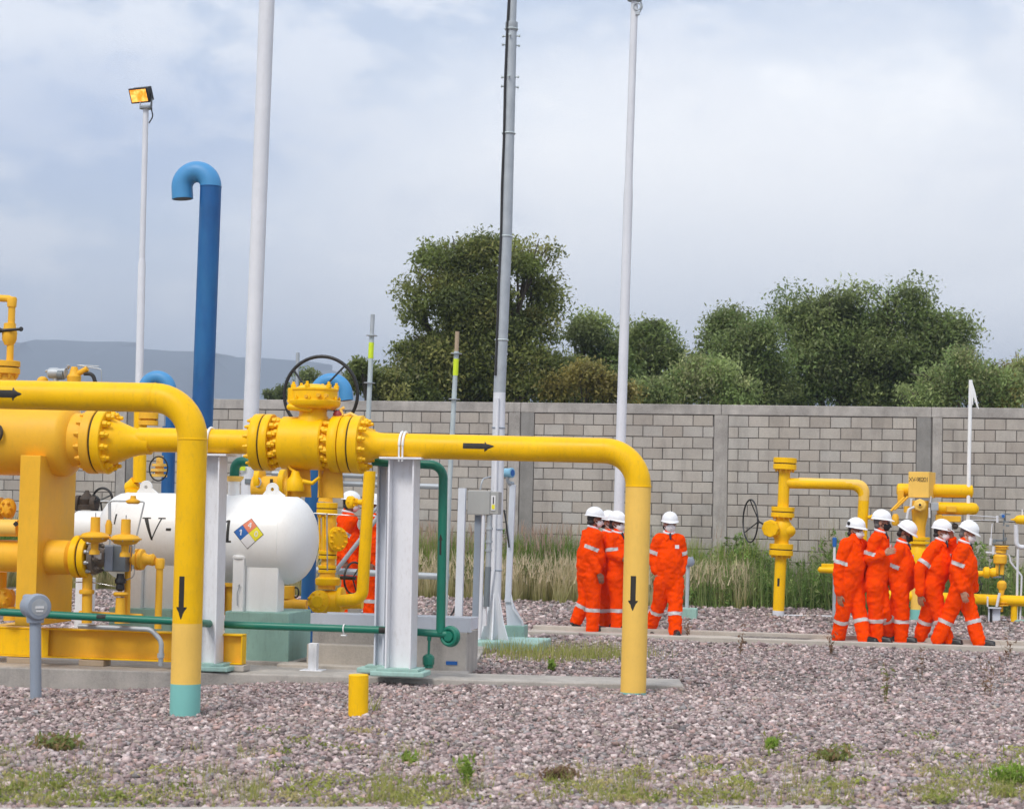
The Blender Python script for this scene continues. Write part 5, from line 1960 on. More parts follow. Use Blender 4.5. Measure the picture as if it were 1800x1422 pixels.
# ---- foundations and frame behind the rack
def foundation():
    t = thing('foundation_block', 'long pale concrete plinth behind the white posts carrying a painted steel frame', 'plinth', R(700, 1180, 1.3))
    a = R(548, 1150, 1.25); b = R(815, 1150, 1.10)
    ln = (b - a).dot(U)
    base = Vector((a.x, a.y, 0))
    mb = MB(); mb.box(base + U * ln / 2 + V * 0.3 + Z * 0.16, (ln, 0.6, 0.56))
    part('block', mb, M['concrete'], t, bevel=0.012, smooth=False)
    l2 = (R(678, 1150, 1.25) - a).dot(U)
    mb = MB(); mb.box(base + U * l2 / 2 - V * 0.10 + Z * 0.14, (l2, 0.19, 0.30))
    part('ledge', mb, M['kerb'], t, bevel=0.01, smooth=False)
    mb = MB(); mb.box(base + U * l2 / 2 - V * 0.24 + Z * 0.045, (l2 + 0.5, 0.3, 0.10))
    part('footing', mb, M['kerb'], t, bevel=0.01, smooth=False)
    mb = MB(); mb.box(R(786, 1166, 0) * 0 + base + U * ((R(794, 1165, 1.25) - a).dot(U)) - V * 0.006 + Z * (R(794, 1165, 1.25).z), (0.115, 0.008, 0.036))
    part('blue_stencil', mb, M['nfpa_b'], t, smooth=False)
    # steel channel frame lying on it
    z0 = 0.445
    mb = MB(); mb.box(base + U * (ln / 2) + V * 0.03 + Z * (z0 + 0.068), (ln + 0.06, 0.012, 0.12))
    mb.box(base + U * (ln / 2) + V * 0.07 + Z * (z0 + 0.134), (ln + 0.06, 0.09, 0.012))
    mb.box(base + U * (ln / 2) + V * 0.07 + Z * (z0 + 0.002), (ln + 0.06, 0.09, 0.012))
    part('channel_beam', mb, M['lav'], t, smooth=False)
    mb = MB(); mb.box(base + U * (ln - 0.0) + V * 0.3 + Z * (z0 + 0.068), (0.012, 0.5, 0.118))
    mb.box(base + U * (ln / 2) + V * 0.56 + Z * (z0 + 0.068), (ln, 0.012, 0.12))
    part('channel_beam', mb, M['lav'], t, smooth=False)
    return base, a, ln


foundation()


def small_post():
    a = R(552, 1130, 0.62); b = R(550, 1180, 0.62)
    mb = MB(); mb.box((a + b) / 2, (0.085, 0.085, a.z - b.z))
    mb.box(Vector((b.x, b.y, b.z + 0.01)), (0.22, 0.2, 0.02))
    solo('stub_post', mb, M['steel_white'], 'short square grey white stub post on the slab below the green pipe', 'post', bevel=0.004, smooth=False)


small_post()


# ---- little things near the front
def pole_box():
    b = G(64.5, 1243, -0.06); d = b.y
    top = P(62, 1092, d)
    t = thing('junction_head', 'grey round instrument head on a thin grey pole in front of the yellow beam', 'instrument', b)
    mb = MB(); mb.tube([b - Z * 0.15, top], 0.0475, 24)
    part('pole', mb, M['instr'], t)
    c = P(62, 1066, d)
    ax = (-V * 0.75 + U * 0.75).normalized()
    mb = MB(); mb.lathe(c - ax * 0.11, ax, [(0, 0.085), (0.012, 0.10), (0.13, 0.102), (0.135, 0.112), (0.185, 0.112), (0.2, 0.10), (0.205, 0.07)], 32)
    part('housing', mb, M['instr'], t)
    mb = MB(); mb.lathe(c + ax * 0.094, ax, [(0, 0.07), (0.003, 0.07)], 24)
    mb2 = part('cover', mb, M['galv'], t)
    mb = MB(); mb.box(c + ax * 0.1 + Z * 0.0, (0.075, 0.004, 0.02), (U * 0.7 + V * 0.7).normalized(), ax)
    mb.box(c + ax * 0.1 - Z * 0.032, (0.06, 0.004, 0.016), (U * 0.7 + V * 0.7).normalized(), ax)
    part('cover_rib', mb, M['dial'], t)
    mb = MB(); mb.lathe(top - Z * 0.01, Z, [(0, 0.05), (0.0, 0.07), (0.05, 0.075), (0.07, 0.08)], 24)
    mb.lathe(c - U * 0.06 + V * 0.06 + Z * 0.07, -U, [(0, 0.03), (0.06, 0.03), (0.075, 0.022)], 12)
    part('gland', mb, M['instr'], t)


pole_box()

_b = G(630, 1262, -0.01)
_d = _b.y
mb = MB()
mb.lathe(_b - Z * 0.2, (P(631, 1185, _d) - _b).normalized(), [(0, 0.0805), (0.2 + (P(631, 1185, _d) - _b).length - 0.006, 0.0805), (0.2 + (P(631, 1185, _d) - _b).length, 0.075)], 36)
solo('pipe_stub', mb, M['yellow'], 'short capped yellow pipe stub standing in the gravel in front of the slab', 'pipe stub', loc=_b)


def bent_conduit():
    o_ = -0.05
    p = [R(138, 1100, o_), R(266, 1106, o_), R(284, 1127, o_), R(282.5, 1170, o_)]
    mb = MB(); mb.pipe(p, 0.024, 0.12, 14, 6)
    mb.cyl(R(282.8, 1148, o_), R(282.5, 1156, o_), 0.034, 14)
    solo('conduit', mb, M['galv'], 'bent silver conduit lying on the yellow beam and dropping to the slab', 'conduit')


bent_conduit()


# ================================================================== poles and masts
def step_pole(label, name, pts, rad, d, mat, foot_py, cat='lamp pole', collar=None):
    """pts: (px, py) top to bottom; rad in photo pixels"""
    s = F / d
    v = [P(px, py, d) for px, py in pts]
    foot = v[-1]
    t = thing(name, label, cat, foot)
    return t, v, s


def left_lamp():
    d = 30.0; s = F / d
    top, mid, bot = P(256.5, 192, d), P(249.8, 455, d), P(235, 1085, d)
    bot.z = -0.1 if bot.z > -0.1 else bot.z
    t = thing('flood_light_pole', 'thin grey white pole at the left topped by one lit amber floodlight', 'lamp pole', bot)
    mb = MB(); mb.tube([bot, mid - Z * 0.1, mid], [7.0 / s, 6.8 / s, 5.3 / s], 20)
    part('lower_shaft', mb, M['pole'], t)
    mb = MB(); mb.tube([mid, top], [5.2 / s, 5.0 / s], 20)
    part('upper_shaft', mb, M['pole'], t)
    mb = MB(); mb.lathe(top, Z, [(0, 0.05), (0.0, 0.10), (0.02, 0.105), (0.03, 0.06)], 20)
    mb.box(top + Z * 0.05, (0.2, 0.05, 0.02))
    for sg in (-1, 1):
        mb.box(top + U * sg * 0.095 + Z * 0.10, (0.012, 0.03, 0.12))
    part('bracket', mb, M['galv'], t)
    c = P(246, 168, d)
    n = Vector((-0.42, -0.82, -0.40)).normalized()
    ux = n.cross(Z).normalized() * -1.0
    if ux.x < 0:
        ux = -ux
    uy = n.cross(ux); uy = uy if uy.z > 0 else -uy
    w, h, dp = 0.36, 0.24, 0.12
    mb = MB()
    mb.prism([c + ux * w / 2 + uy * h / 2, c + ux * w / 2 - uy * h / 2, c - ux * w / 2 - uy * h / 2, c - ux * w / 2 + uy * h / 2], n * 0.03)
    mb.prism([c - n * 0.002 + ux * w * .46 + uy * h * .46, c - n * 0.002 + ux * w * .46 - uy * h * .46, c - n * 0.002 - ux * w * .46 - uy * h * .46, c - n * 0.002 - ux * w * .46 + uy * h * .46], -n * dp)
    head = part('lamp_head', mb, M['black'], t, bevel=0.01)
    m, tt, b = new_mat('lit_amber_lens')
    geo = N(tt, 'ShaderNodeNewGeometry')
    nz = N(tt, 'ShaderNodeTexNoise', inp={'Scale': 9.0, 'Detail': 2.0})
    L(tt, geo.outputs['Position'], nz.inputs['Vector'])
    cc = mixc(tt, ramp(tt, nz.outputs[0], [(0.4, 0.0), (0.62, 1.0)]), (0.80, 0.24, 0.015), (1.0, 0.56, 0.13))
    L(tt, cc, b.inputs['Base Color']); L(tt, cc, b.inputs['Emission Color'])
    b.inputs['Emission Strength'].default_value = 0.75
    b.inputs['Roughness'].default_value = 0.25
    mb = MB(); q = c + n * 0.0325
    mb.prism([q + ux * w * .43 + uy * h * .40, q + ux * w * .43 - uy * h * .40, q - ux * w * .43 - uy * h * .40, q - ux * w * .43 + uy * h * .40], n * 0.002)
    part('lens', mb, m, head, smooth=False)
    mb = MB()
    mb.tube(fillet([c + ux * 0.17 - n * 0.08, c + ux * 0.22 - Z * 0.2, P(269, 205, d), P(262, 217, d)], 0.09, 6), 0.010, 8)
    part('cable', mb, M['cable'], t)


left_lamp()


def thick_pole():
    d = 24.0; s = F / d
    bot = P(427.5, 1092, d); bot.z = min(bot.z, 0.0)
    t = thing('lamp_pole', 'thickest white pole, running out of the top of the view behind the tank', 'pole', bot)
    mid = P(441, 740, d); top = P(479.5, -270, d)
    mb = MB(); mb.tube([bot, mid, P(469.3, 0, d), top], [11.5 / s, 13.6 / s, 13.8 / s, 13.4 / s], 28)
    part('shaft', mb, M['pole'], t)
    mb = MB()
    c = P(436, 846, d - 0.09)
    mb.box(c, (0.075, 0.03, 0.06))
    part('hand_hole_box', mb, M['instr_d'], t)
    mb = MB()
    c = P(423, 822, d - 0.11)
    mb.box(c, (0.12, 0.006, 0.065))
    part('yellow_tag', mb, M['tape'], t)


thick_pole()


def mast():
    d = 23.8; s = F / d
    pts = [P(903.5, -120, d), P(900.6, 2, d), P(899.3, 40, d), P(889.2, 420, d), P(878, 690, d)]
    bot = P(867.5, 1126, d)
    t = thing('steel_mast', 'tall galvanised mast with a black cable and step bolts, white painted below the wall top', 'mast', bot)
    mb = MB(); mb.tube(list(reversed(pts[2:])), [10.6 / s, 11.0 / s, 9.6 / s], 24)
    part('shaft', mb, M['galv'], t)
    mb = MB(); mb.tube([pts[2], pts[1], pts[0]], [8.2 / s, 8.0 / s, 7.6 / s], 24)
    part('upper_shaft', mb, M['galv'], t)
    mb = MB(); mb.tube([bot, pts[4]], [11.6 / s, 10.7 / s], 24)
    part('painted_shaft', mb, M['pole'], t)
    axl = (pts[0] - bot).normalized()
    mb = MB()
    for y in (52, 235, 416, 598):
        x = np.interp(y, [2, 40, 420, 690], [900.6, 899.3, 889.2, 878])
        mb.torus(P(x, y, d), axl, 10.9 / s, 0.012, 24, 6)
    part('clamp_band', mb, M['galv_pale'], t)
    mb = MB()
    for y in (752, 930, 1002):
        x = at_y(878, 690, 867.5, 1126, y)
        mb.torus(P(x, y, d), axl, 11.6 / s, 0.008, 24, 6)
    part('cable_tie', mb, M['instr'], t)
    mb = MB(); mb.lathe(P(899.3, 40, d), axl, [(-0.11, 0.073), (-0.10, 0.078), (0.0, 0.078), (0.005, 0.07)], 24)
    part('sleeve', mb, M['galv'], t)
    for y in (64, 80, 136, 153):
        x = np.interp(y, [2, 40, 420, 690], [900.6, 899.3, 889.2, 878])
        c = P(x, y, d)
        mb = MB()
        for a in ((0, 90, 180, 270) if y in (64, 136) else (20, 200)):
            e = U * math.cos(math.radians(a)) + V * math.sin(math.radians(a))
            mb.cyl(c + e * 0.055, c + e * 0.105, 0.009, 8)
            mb.cyl(c + e * 0.095, c + e * 0.112, 0.017, 6)
        part('step_bolt', mb, M['galv_pale'], t)
    mb = MB()
    lst = []
    for y in (-120, 2, 60, 150, 236, 330, 416, 500, 598, 640, 660):
        x = np.interp(y, [-120, 2, 40, 420, 690], [903.5, 900.6, 899.3, 889.2, 878])
        rr = np.interp(y, [-120, 2, 40, 420, 690], [7.6, 8.0, 9.6, 11.0, 10.6])
        lst.append(P(x - rr * 0.78 - (1.0 if y in (330, 500, 150) else 0), y, d - 0.06))
    mb.tube(lst, 0.0155, 8)
    part('cable', mb, M['cable'], t)
    mb = MB()
    lst = [P(at_y(878, 690, 867.5, 1126, y) - (3 + 2 * (y > 1000)), y, d - 0.095) for y in (700, 800, 900, 1000)] + [P(857, 1070, d - 0.12), P(848, 1105, d - 0.16), P(836, 1140, d - 0.2)]
    mb.tube(lst, 0.022, 10)
    part('conduit', mb, M['pole'], t)
    # base gussets
    for k, (dx, w, hh) in enumerate(((-0.5, 0.18, 0.55), (0.55, 0.22, 0.60), (0.1, 0.20, 0.6))):
        e = (U * dx - V * (0.5 if k != 2 else 1.0)).normalized()
        sd = e.cross(Z)
        c = bot
        mb = MB()
        mb.prism([c + e * 0.07 - sd * 0.008, c + e * (0.07 + w) - sd * 0.008, c + e * (0.07 + w) + Z * 0.03 - sd * 0.008, c + e * (0.10 + w * 0.4) + Z * (hh * 0.4) - sd * 0.008, c + e * 0.075 + Z * hh - sd * 0.008], sd * 0.016)
        part('gusset', mb, M['pole'], t, smooth=False)
    mb = MB(); mb.box(bot + Z * 0.012, (0.46, 0.46, 0.024))
    part('base_plate', mb, M['pole'], t, bevel=0.003, smooth=False)
    c = (G(840, 1142, -0.02) + G(962, 1142, -0.02)) / 2
    w = (G(962, 1142, -0.02) - G(840, 1142, -0.02)).length
    mb = MB()
    mb.box(Vector((bot.x, bot.y, 0)) + U * 0.20 + Z * -0.01, (w, 1.0, 0.22))
    part('plinth', mb, M['mint'], t, bevel=0.02, smooth=False)


mast()


def right_lamp():
    d = 29.0; s = F / d
    bot = P(1081.5, 1098, d); mid = P(1105, 318, d); top = P(1115.5, 4, d)
    t = thing('lamp_pole', 'slender white lamp pole rising behind the small group, its fitting at the top edge', 'lamp pole', bot)
    mb = MB(); mb.tube([bot, P(1102, 420, d), P(1104.3, 345, d), mid], [9.2 / s, 8.3 / s, 8.2 / s, 7.0 / s], 22)
    part('lower_shaft', mb, M['pole'], t)
    mb = MB(); mb.tube([mid, top], [6.9 / s, 6.3 / s], 22)
    part('upper_shaft', mb, M['pole'], t)
    mb = MB()
    c = top + Z * 0.02
    mb.lathe(c - Z * 0.02, Z, [(0, 0.06), (0.02, 0.11), (0.05, 0.11)], 18)
    mb.tube(fillet([c + U * 0.09, c + U * 0.12 - Z * 0.1, P(1121, 28, d)], 0.05), 0.012, 8)
    mb.torus(P(1120, 12, d - 0.07), V, 0.055, 0.012, 20, 6)
    mb.box(P(1121, 24, d - 0.05), (0.06, 0.05, 0.05))
    part('bracket', mb, M['galv'], t)
    mb = MB(); mb.box(P(1112, -22, d), (0.34, 0.14, 0.24), U, V * 0.9 + Z * 0.3, Z * 0.95 - V * 0.3)
    part('lamp_head', mb, M['instr_d'], t, bevel=0.02)


right_lamp()


def thin_post():
    d = 31.2; s = F / d
    bot = P(1698, 1090, d); top = P(1706.3, 668, d)
    t = thing('marker_post', 'thin white post with a white rag tied at its top, before the wall', 'post', bot)
    mb = MB(); mb.tube([bot, top], [3.6 / s, 3.3 / s], 14)
    part('shaft', mb, M['white'], t)
    mb = MB()
    for pts in ([(1707, 672), (1711, 690), (1718, 716)], [(1706.5, 676), (1709, 695), (1710, 712)], [(1707, 668), (1713, 692), (1720, 719)]):
        v = [P(x, y, d - 0.04) for x, y in pts]
        mb.tube(v, [0.012, 0.02, 0.006], 6, sq=0.35)
    part('rag', mb, M['white'], t)


thin_post()


# ---- scaffold tubes behind the rack
def scaffold():
    d = 23.2; s = F / d
    b1, b2 = P(628, 1112, d), P(780, 1118, d)
    t = thing('scaffold_frame', 'open scaffold of pale steel tubes with two uprights carrying fluorescent tape', 'scaffold', (b1.x, b1.y, 0))
    for (tp, bt, k) in (((655.3, 553), b1, 0), ((804, 583), b2, 1)):
        top = P(tp[0], tp[1], d)
        axl = (top - bt).normalized(); ln = (top - bt).length
        wob = 1 if k == 0 else -1
        mb = MB(); mb.tube([bt, bt + axl * ln * 0.5 + U * 0.012 * wob, top - axl * 0.24], [0.032, 0.030, 0.029], 16)
        up_ = part('upright', mb, M['galv_pale'], t)
        mb = MB(); mb.tube([top - axl * 0.25, top], 0.0255, 14)
        part('spigot', mb, M['galv'] if k == 0 else M['tan_paint'], up_)
        zt = (0.34, 0.53) if k == 0 else (0.33, 0.53)
        mb = MB(); mb.tube([top - axl * zt[1], top - axl * zt[0]], 0.0325, 16)
        part('tape_band', mb, M['tape'], up_)
        for dd in (0.26, 0.83) if k == 0 else (0.27, 0.82):
            mb = MB(); mb.lathe(top - axl * dd, axl, [(0, 0.04), (0.0, 0.068), (0.010, 0.068), (0.010, 0.04)], 18)
            part('rosette', mb, M['galv'], up_)
    for (a, b, rr) in (((478, 832), (680, 838), 0.030), ((480, 846), (790, 856), 0.034), ((556, 1002), (790, 1014), 0.040)):
        mb = MB(); mb.tube([P(a[0], a[1], d + 0.06), P(b[0], b[1], d + 0.06)], rr, 14)
        part('ledger', mb, M['galv'], t)
    mb = MB(); mb.tube([P(588, 1006, d - 0.05), P(668, 904, d - 0.05)], 0.026, 12)
    part('brace', mb, M['galv'], t)
    mb = MB(); mb.tube([P(650, 905, d + 0.1), P(760, 800, d + 0.1)], 0.022, 12)
    part('brace', mb, M['galv'], t)


scaffold()

d_ = 38.5
mb = MB(); mb.tube([P(515, 1000, d_), P(523.5, 620, d_)], 0.036, 10)
solo('distant_post', mb, M['galv'], 'short thin grey post standing beyond the wall left of the handwheel', 'post')


# ---- cabinet and transmitter beside the mast
def cabinet():
    d = 22.4; s = F / d
    t = thing('electrical_cabinet', 'grey electrical cabinet on a white strut left of the mast foot', 'cabinet', P(840, 1098, d))
    a = P(822, 862, d); b = P(862, 905, d)
    w = (b - a).dot(U); h = a.z - b.z
    c = a + U * (w / 2) - Z * h / 2
    mb = MB(); mb.box(c + V * 0.11, (w, 0.22, h))
    part('cabinet_box', mb, M['cab'], t, bevel=0.008, smooth=False)
    mb = MB(); mb.box(c + V * 0.11 + U * (w / 2 + 0.05) , (0.10, 0.20, h * 0.94))
    part('side_box', mb, M['cab'], t, bevel=0.006, smooth=False)
    mb = MB(); mb.box(P(856, 885, d) * 0 + c + U * (w / 2 + 0.04) - V * -0.0045, (0.05, 0.008, h * 0.62))
    pl = part('label_plate', mb, M['nfpa_w'], t, smooth=False)
    mb = MB(); mb.box(c + U * (w / 2 + 0.04) - Z * 0.045 + V * 0.0, (0.036, 0.006, 0.05))
    part('warning_mark', mb, M['nfpa_y'], pl, smooth=False)
    mb = MB(); mb.box(c + U * (w / 2 + 0.04) + Z * 0.03 + V * 0.0, (0.012, 0.006, 0.08))
    part('text_line', mb, M['ink'], pl, smooth=False)
    # white strut with flared foot
    p0, p1 = P(813, 858, d), P(806.5, 1080, d)
    mb = MB(); mb.box((p0 + p1) / 2, (0.085, 0.07, (p0 - p1).length), U, V, (p0 - p1))
    mb.prism([p1 + U * 0.04 - V * 0.034, p1 - U * 0.042 - V * 0.034, p1 - U * 0.14 - Z * 0.14 - V * 0.034, p1 + U * 0.06 - Z * 0.14 - V * 0.034], V * 0.068)
    part('strut', mb, M['lav'], t, smooth=False, bevel=0.003)
    mb = MB(); mb.box(P(813, 1030, d) - V * 0.036, (0.02, 0.006, 0.05))
    part('slot', mb, M['instr_d'], t, smooth=False)
    p0, p1 = P(841, 905, d + 0.1), P(836, 1098, d + 0.1)
    mb = MB(); mb.box((p0 + p1) / 2, (0.075, 0.06, (p0 - p1).length), U, V, (p0 - p1))
    part('strut', mb, M['instr'], t, smooth=False)
    mb = MB(); mb.tube([P(850, 905, d), P(848.5, 960, d), P(844, 1098, d), P(842, 1120, d)], 0.022, 12)
    part('conduit', mb, M['pole'], t)
    mb = MB(); mb.tube([P(861, 905, d), P(858, 998, d)], 0.032, 14)
    for y in (927, 950, 965):
        mb.cyl(P(at_y(861, 905, 858, 998, y), y, d), P(at_y(861, 905, 858, 998, y), y + 4, d), 0.042, 14)
    part('conduit', mb, M['galv'], t)
    mb = MB(); mb.tube([P(858, 996, d), P(856.5, 1030, d), P(855, 1066, d)], 0.036, 12)
    part('sleeve', mb, M['instr_d'], t)
    mb = MB(); mb.tube(fillet([P(844, 861, d), P(848, 842, d), P(862, 838, d + .3)], 0.08), 0.010, 8)
    part('cable', mb, M['galv'], t)
    mb = MB(); mb.tube(fillet([P(802, 1062, d), P(797, 1075, d), P(787, 1090, d)], 0.2), 0.011, 8)
    part('earth_cable', mb, M['cable'], t)
    mb = MB(); mb.prism([P(852, 1036, d), P(854, 1034, d), P(855, 1100, d), P(838, 1100, d)], V * 0.05)
    part('foot_plate', mb, M['pole'], t, smooth=False)


cabinet()


def transmitter():
    d = 24.6; s = F / d
    t = thing('field_transmitter', 'light blue round transmitter on a pale post directly right of the mast', 'instrument', P(905, 1100, d))
    p0, p1 = P(901.5, 852, d), P(893, 1058, d)
    mb = MB(); mb.box((p0 + p1) / 2, (0.075, 0.06, (p0 - p1).length), U, V, (p0 - p1))
    part('post', mb, M['lav'], t, smooth=False, bevel=0.003)
    mb = MB(); mb.prism([p1 + U * 0.035 + Z * 0.04, P(921, 1098, d), P(919, 1120, d), P(893, 1120, d), p1 - U * 0.035], V * 0.03)
    part('gusset', mb, M['lav'], t, smooth=False)
    mb = MB(); mb.tube([p1 + U * 0.03 + Z * 0.1, P(902, 1070, d - .05), P(918, 1092, d - .05), P(920, 1120, d - .05)], 0.014, 8)
    part('conduit', mb, M['pole'], t)
    mb = MB(); mb.box(P(907, 1112, d + 0.1), (0.26, 0.3, 0.20))
    part('pedestal', mb, M['pedestal'], t, smooth=False, bevel=0.01)
    c = P(892.5, 831, d - 0.05)
    ax = (U * 0.9 - V * 0.45).normalized()
    mb = MB(); mb.lathe(c - ax * 0.06, ax, [(0, 0.045), (0.01, 0.058), (0.10, 0.058), (0.105, 0.064), (0.13, 0.064), (0.135, 0.055)], 24)
    hd = part('head', mb, M['lt_blue'], t)
    mb = MB(); mb.lathe(c + ax * 0.076, ax, [(0, 0.042), (0.003, 0.042)], 20)
    part('dial', mb, M['nfpa_b'], hd)
    mb = MB(); mb.tube([c - Z * 0.05, c - Z * 0.1, P(898, 852, d)], [0.025, 0.022, 0.03], 12)
    mb.ell(P(900, 850, d), (0.032, 0.032, 0.03))
    part('manifold', mb, M['galv'], t)
    mb = MB(); mb.tube([P(886, 896, d - .06), P(890, 920, d - .06), P(895, 962, d - .06)], 0.011, 8)
    part('cable', mb, M['cable'], t)


transmitter()


# ================================================================== process clutter behind tank and rack
def fpair(t, mat, *specs):
    for (c, ax, r, th, gap) in specs:
        for sg in (-1, 1):
            mb = MB()
            o0 = Vector(c) - Vector(ax) * (th + gap / 2) if sg < 0 else Vector(c) + Vector(ax) * (gap / 2)
            mb.lathe(o0, ax, [(0, r - .004), (.004, r), (th - .004, r), (th, r - .004)], 28)
            part('flange', mb, mat, t)


def yflange(mb, c, ax, r, th, gap=0.012):
    mb.lathe(Vector(c) - Vector(ax) * (th + gap / 2), ax, [(0, r - .004), (.004, r), (th - .004, r), (th, r - .004)], 28)
    mb.lathe(Vector(c) + Vector(ax) * (gap / 2), ax, [(0, r - .004), (.004, r), (th - .004, r), (th, r - .004)], 28)


def gap_disc(mb, c, ax, r, gap=0.014):
    mb.lathe(Vector(c) - Vector(ax) * gap / 2, ax, [(0, r), (gap, r)], 24)


def back_valve():
    o_ = 2.9
    c = R(578, 950, o_)
    t = thing('control_valve', 'upright yellow valve stack with bolted round side cover right of the white tank', 'valve', R(578, 1078, o_))
    K = lambda px, py: R(px, py, o_)
    s = sc(c)
    mb = MB()
    mb.tube([K(574, 1035), K(577, 985), K(578, 960), K(579, 930), K(578, 905)], [0.10, 0.075, 0.095, 0.085, 0.08], 24)
    mb.tube([K(572, 882), K(574, 860), K(580, 838)], [0.085, 0.06, 0.07], 20)
    part('valve_body', mb, M['ochre'], t)
    fpair(t, M['yellow'], (K(575, 894), Z, 18.5 / s, 0.06, .012), (K(576, 975), Z, 16.5 / s, 0.04, .012), (K(575, 1000), Z, 16 / s, 0.035, .012))
    mb = MB()
    mb.lathe(K(576, 1025), Z, [(-0.02, 0.13), (0.0, 0.14), (0.05, 0.14), (0.07, 0.10)], 24)
    part('flange', mb, M['yellow'], t)
    for q_, r_ in ((K(575, 894), 17.5), (K(576, 975), 15), (K(575, 1000), 15)):
        mb = MB(); gap_disc(mb, q_, Z, r_ / s)
        part('gasket', mb, M['gap'], t)
    bolts(t, K(575, 905), -Z, 0.095, 8, 0.03, M['yellow'])
    # round bolted side cover
    ax = (U * 0.8 - V * 0.6).normalized()
    cc = K(582, 947)
    mb = MB(); mb.lathe(cc, ax, [(0, 0.10), (0.08, 0.11), (0.085, 0.135), (0.125, 0.135), (0.13, 0.125)], 28)
    part('side_cover', mb, M['yellow'], t)
    bolts(t, cc + ax * 0.13, ax, 0.105, 10, 0.032, M['yellow'], 0.5)
    mb = MB(); mb.tube([K(583, 902) - V * 0.2, K(584, 1002) - V * 0.2], 0.008, 6); mb.tube([K(560, 902) - V * 0.2, K(655, 908) - V * 0.1], 0.007, 6)
    part('impulse_line', mb, M['steel'], t)
    mb = MB()
    for a_ in range(6):
        e_ = U * math.cos(a_ * PI / 3 + .3) + V * math.sin(a_ * PI / 3 + .3)
        mb.cyl(K(576, 972) + e_ * 0.085, K(575, 908) + e_ * 0.085, 0.012, 6)
    part('tie_rods', mb, M['yellow'], t)
    # valve laid in the line at the foot
    ax2 = U
    cc = K(560, 1058)
    mb = MB()
    mb.lathe(cc, U, [(-0.08, 0.06), (-0.06, 0.11), (0.02, 0.13), (0.14, 0.135), (0.24, 0.13), (0.27, 0.075), (0.5, 0.065)], 28)
    mb.lathe(K(566, 1056) - V * 0.02, -V, [(0, 0.12), (0.10, 0.125), (0.13, 0.12), (0.14, 0.09), (0.17, 0.06)], 28)
    part('lower_body', mb, M['yellow'], t)
    mb = MB()
    mb.lathe(K(601, 1055), U, [(-0.04, 0.14), (-0.03, 0.146), (0.01, 0.146), (0.02, 0.13)], 28)
    part('flange', mb, M['yellow'], t)
    bolts(t, K(563, 1056) - V * 0.15, -V, 0.092, 8, 0.03, M['yellow'], 0.5)
    # black handwheel on a stem to the right
    wc = K(622, 1016)
    wn = (U * 0.92 - V * 0.39).normalized()
    mb = MB(); mb.torus(wc, wn, 27.5 / s, 0.0115, 40, 8)
    wh = part('handwheel', mb, M['black'], t)
    mb = MB()
    for a in (0, 120, 240):
        e = (Z * math.cos(math.radians(a + 80)) + wn.cross(Z) * math.sin(math.radians(a + 80)))
        mb.cyl(wc - wn * 0.02, wc + e * (27 / s), 0.008, 6)
    part('spoke', mb, M['black'], wh)
    mb = MB(); mb.cyl(wc - wn * 0.18, wc + wn * 0.02, 0.022, 10)
    part('stem', mb, M['black'], wh)


back_valve()


def back_riser():
    o_ = 2.7
    t = thing('bypass_pipe', 'upright yellow bypass pipe with a foot elbow, left of the slim grey blue post', 'pipe', R(630, 1075, o_))
    K = lambda px, py: R(px, py, o_)
    s = sc(K(640, 950))
    mb = MB(); mb.pipe([K(650, 828), K(636.5, 1052), K(596, 1056)], 10.6 / s, 0.11, 22, 8)
    part('pipe_run', mb, M['yellow'], t)
    mb = MB()
    c = K(642, 883)
    mb.lathe(c - U * 0.03, -U, [(0, 0.035), (0.05, 0.03), (0.06, 0.045), (0.09, 0.045)], 14)
    mb.lathe(c - U * 0.13, -(U * 0.7 + V * 0.7), [(0, 0.055), (0.02, 0.07), (0.06, 0.07), (0.075, 0.05)], 18)
    part('side_tap', mb, M['yellow'], t)
    bolts(t, c - U * 0.13 - V * 0.06, -V, 0.045, 6, 0.022, M['yellow'])
    mb = MB(); mb.box(Vector(K(623, 1078)), (0.12, 0.12, 0.10))
    part('foot', mb, M['concrete'], t, smooth=False)


back_riser()


def back_header():
    o_ = 3.0
    t = thing('header_pipe', 'horizontal yellow header partly hidden behind the white tank top, under the big valve', 'pipe', R(490, 870, o_))
    K = lambda px, py: R(px, py, o_)
    s = sc(K(490, 850))
    mb = MB(); mb.tube([K(446, 856), K(520, 858)], 20 / s, 28)
    part('pipe_run', mb, M['ochre'], t)
    for q_, r_ in ((K(452, 842), 0.155), (K(494, 850), 0.165)):
        mb = MB(); mb.lathe(q_, U, [(0, r_ - .005), (0.05, r_), (0.06, r_ - .005)], 28)
        part('flange', mb, M['yellow'], t)
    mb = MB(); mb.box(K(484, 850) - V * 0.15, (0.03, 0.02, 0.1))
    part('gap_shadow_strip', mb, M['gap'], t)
    mb = MB(); mb.tube([K(512, 900), K(512, 868)], 0.10, 20)
    part('branch', mb, M['ochre'], t)
    mb = MB(); mb.torus(K(459, 848) - V * 0.13, U * 0.5 + V, 0.05, 0.008, 20, 6)
    part('hand_ring', mb, M['galv'], t)


back_header()


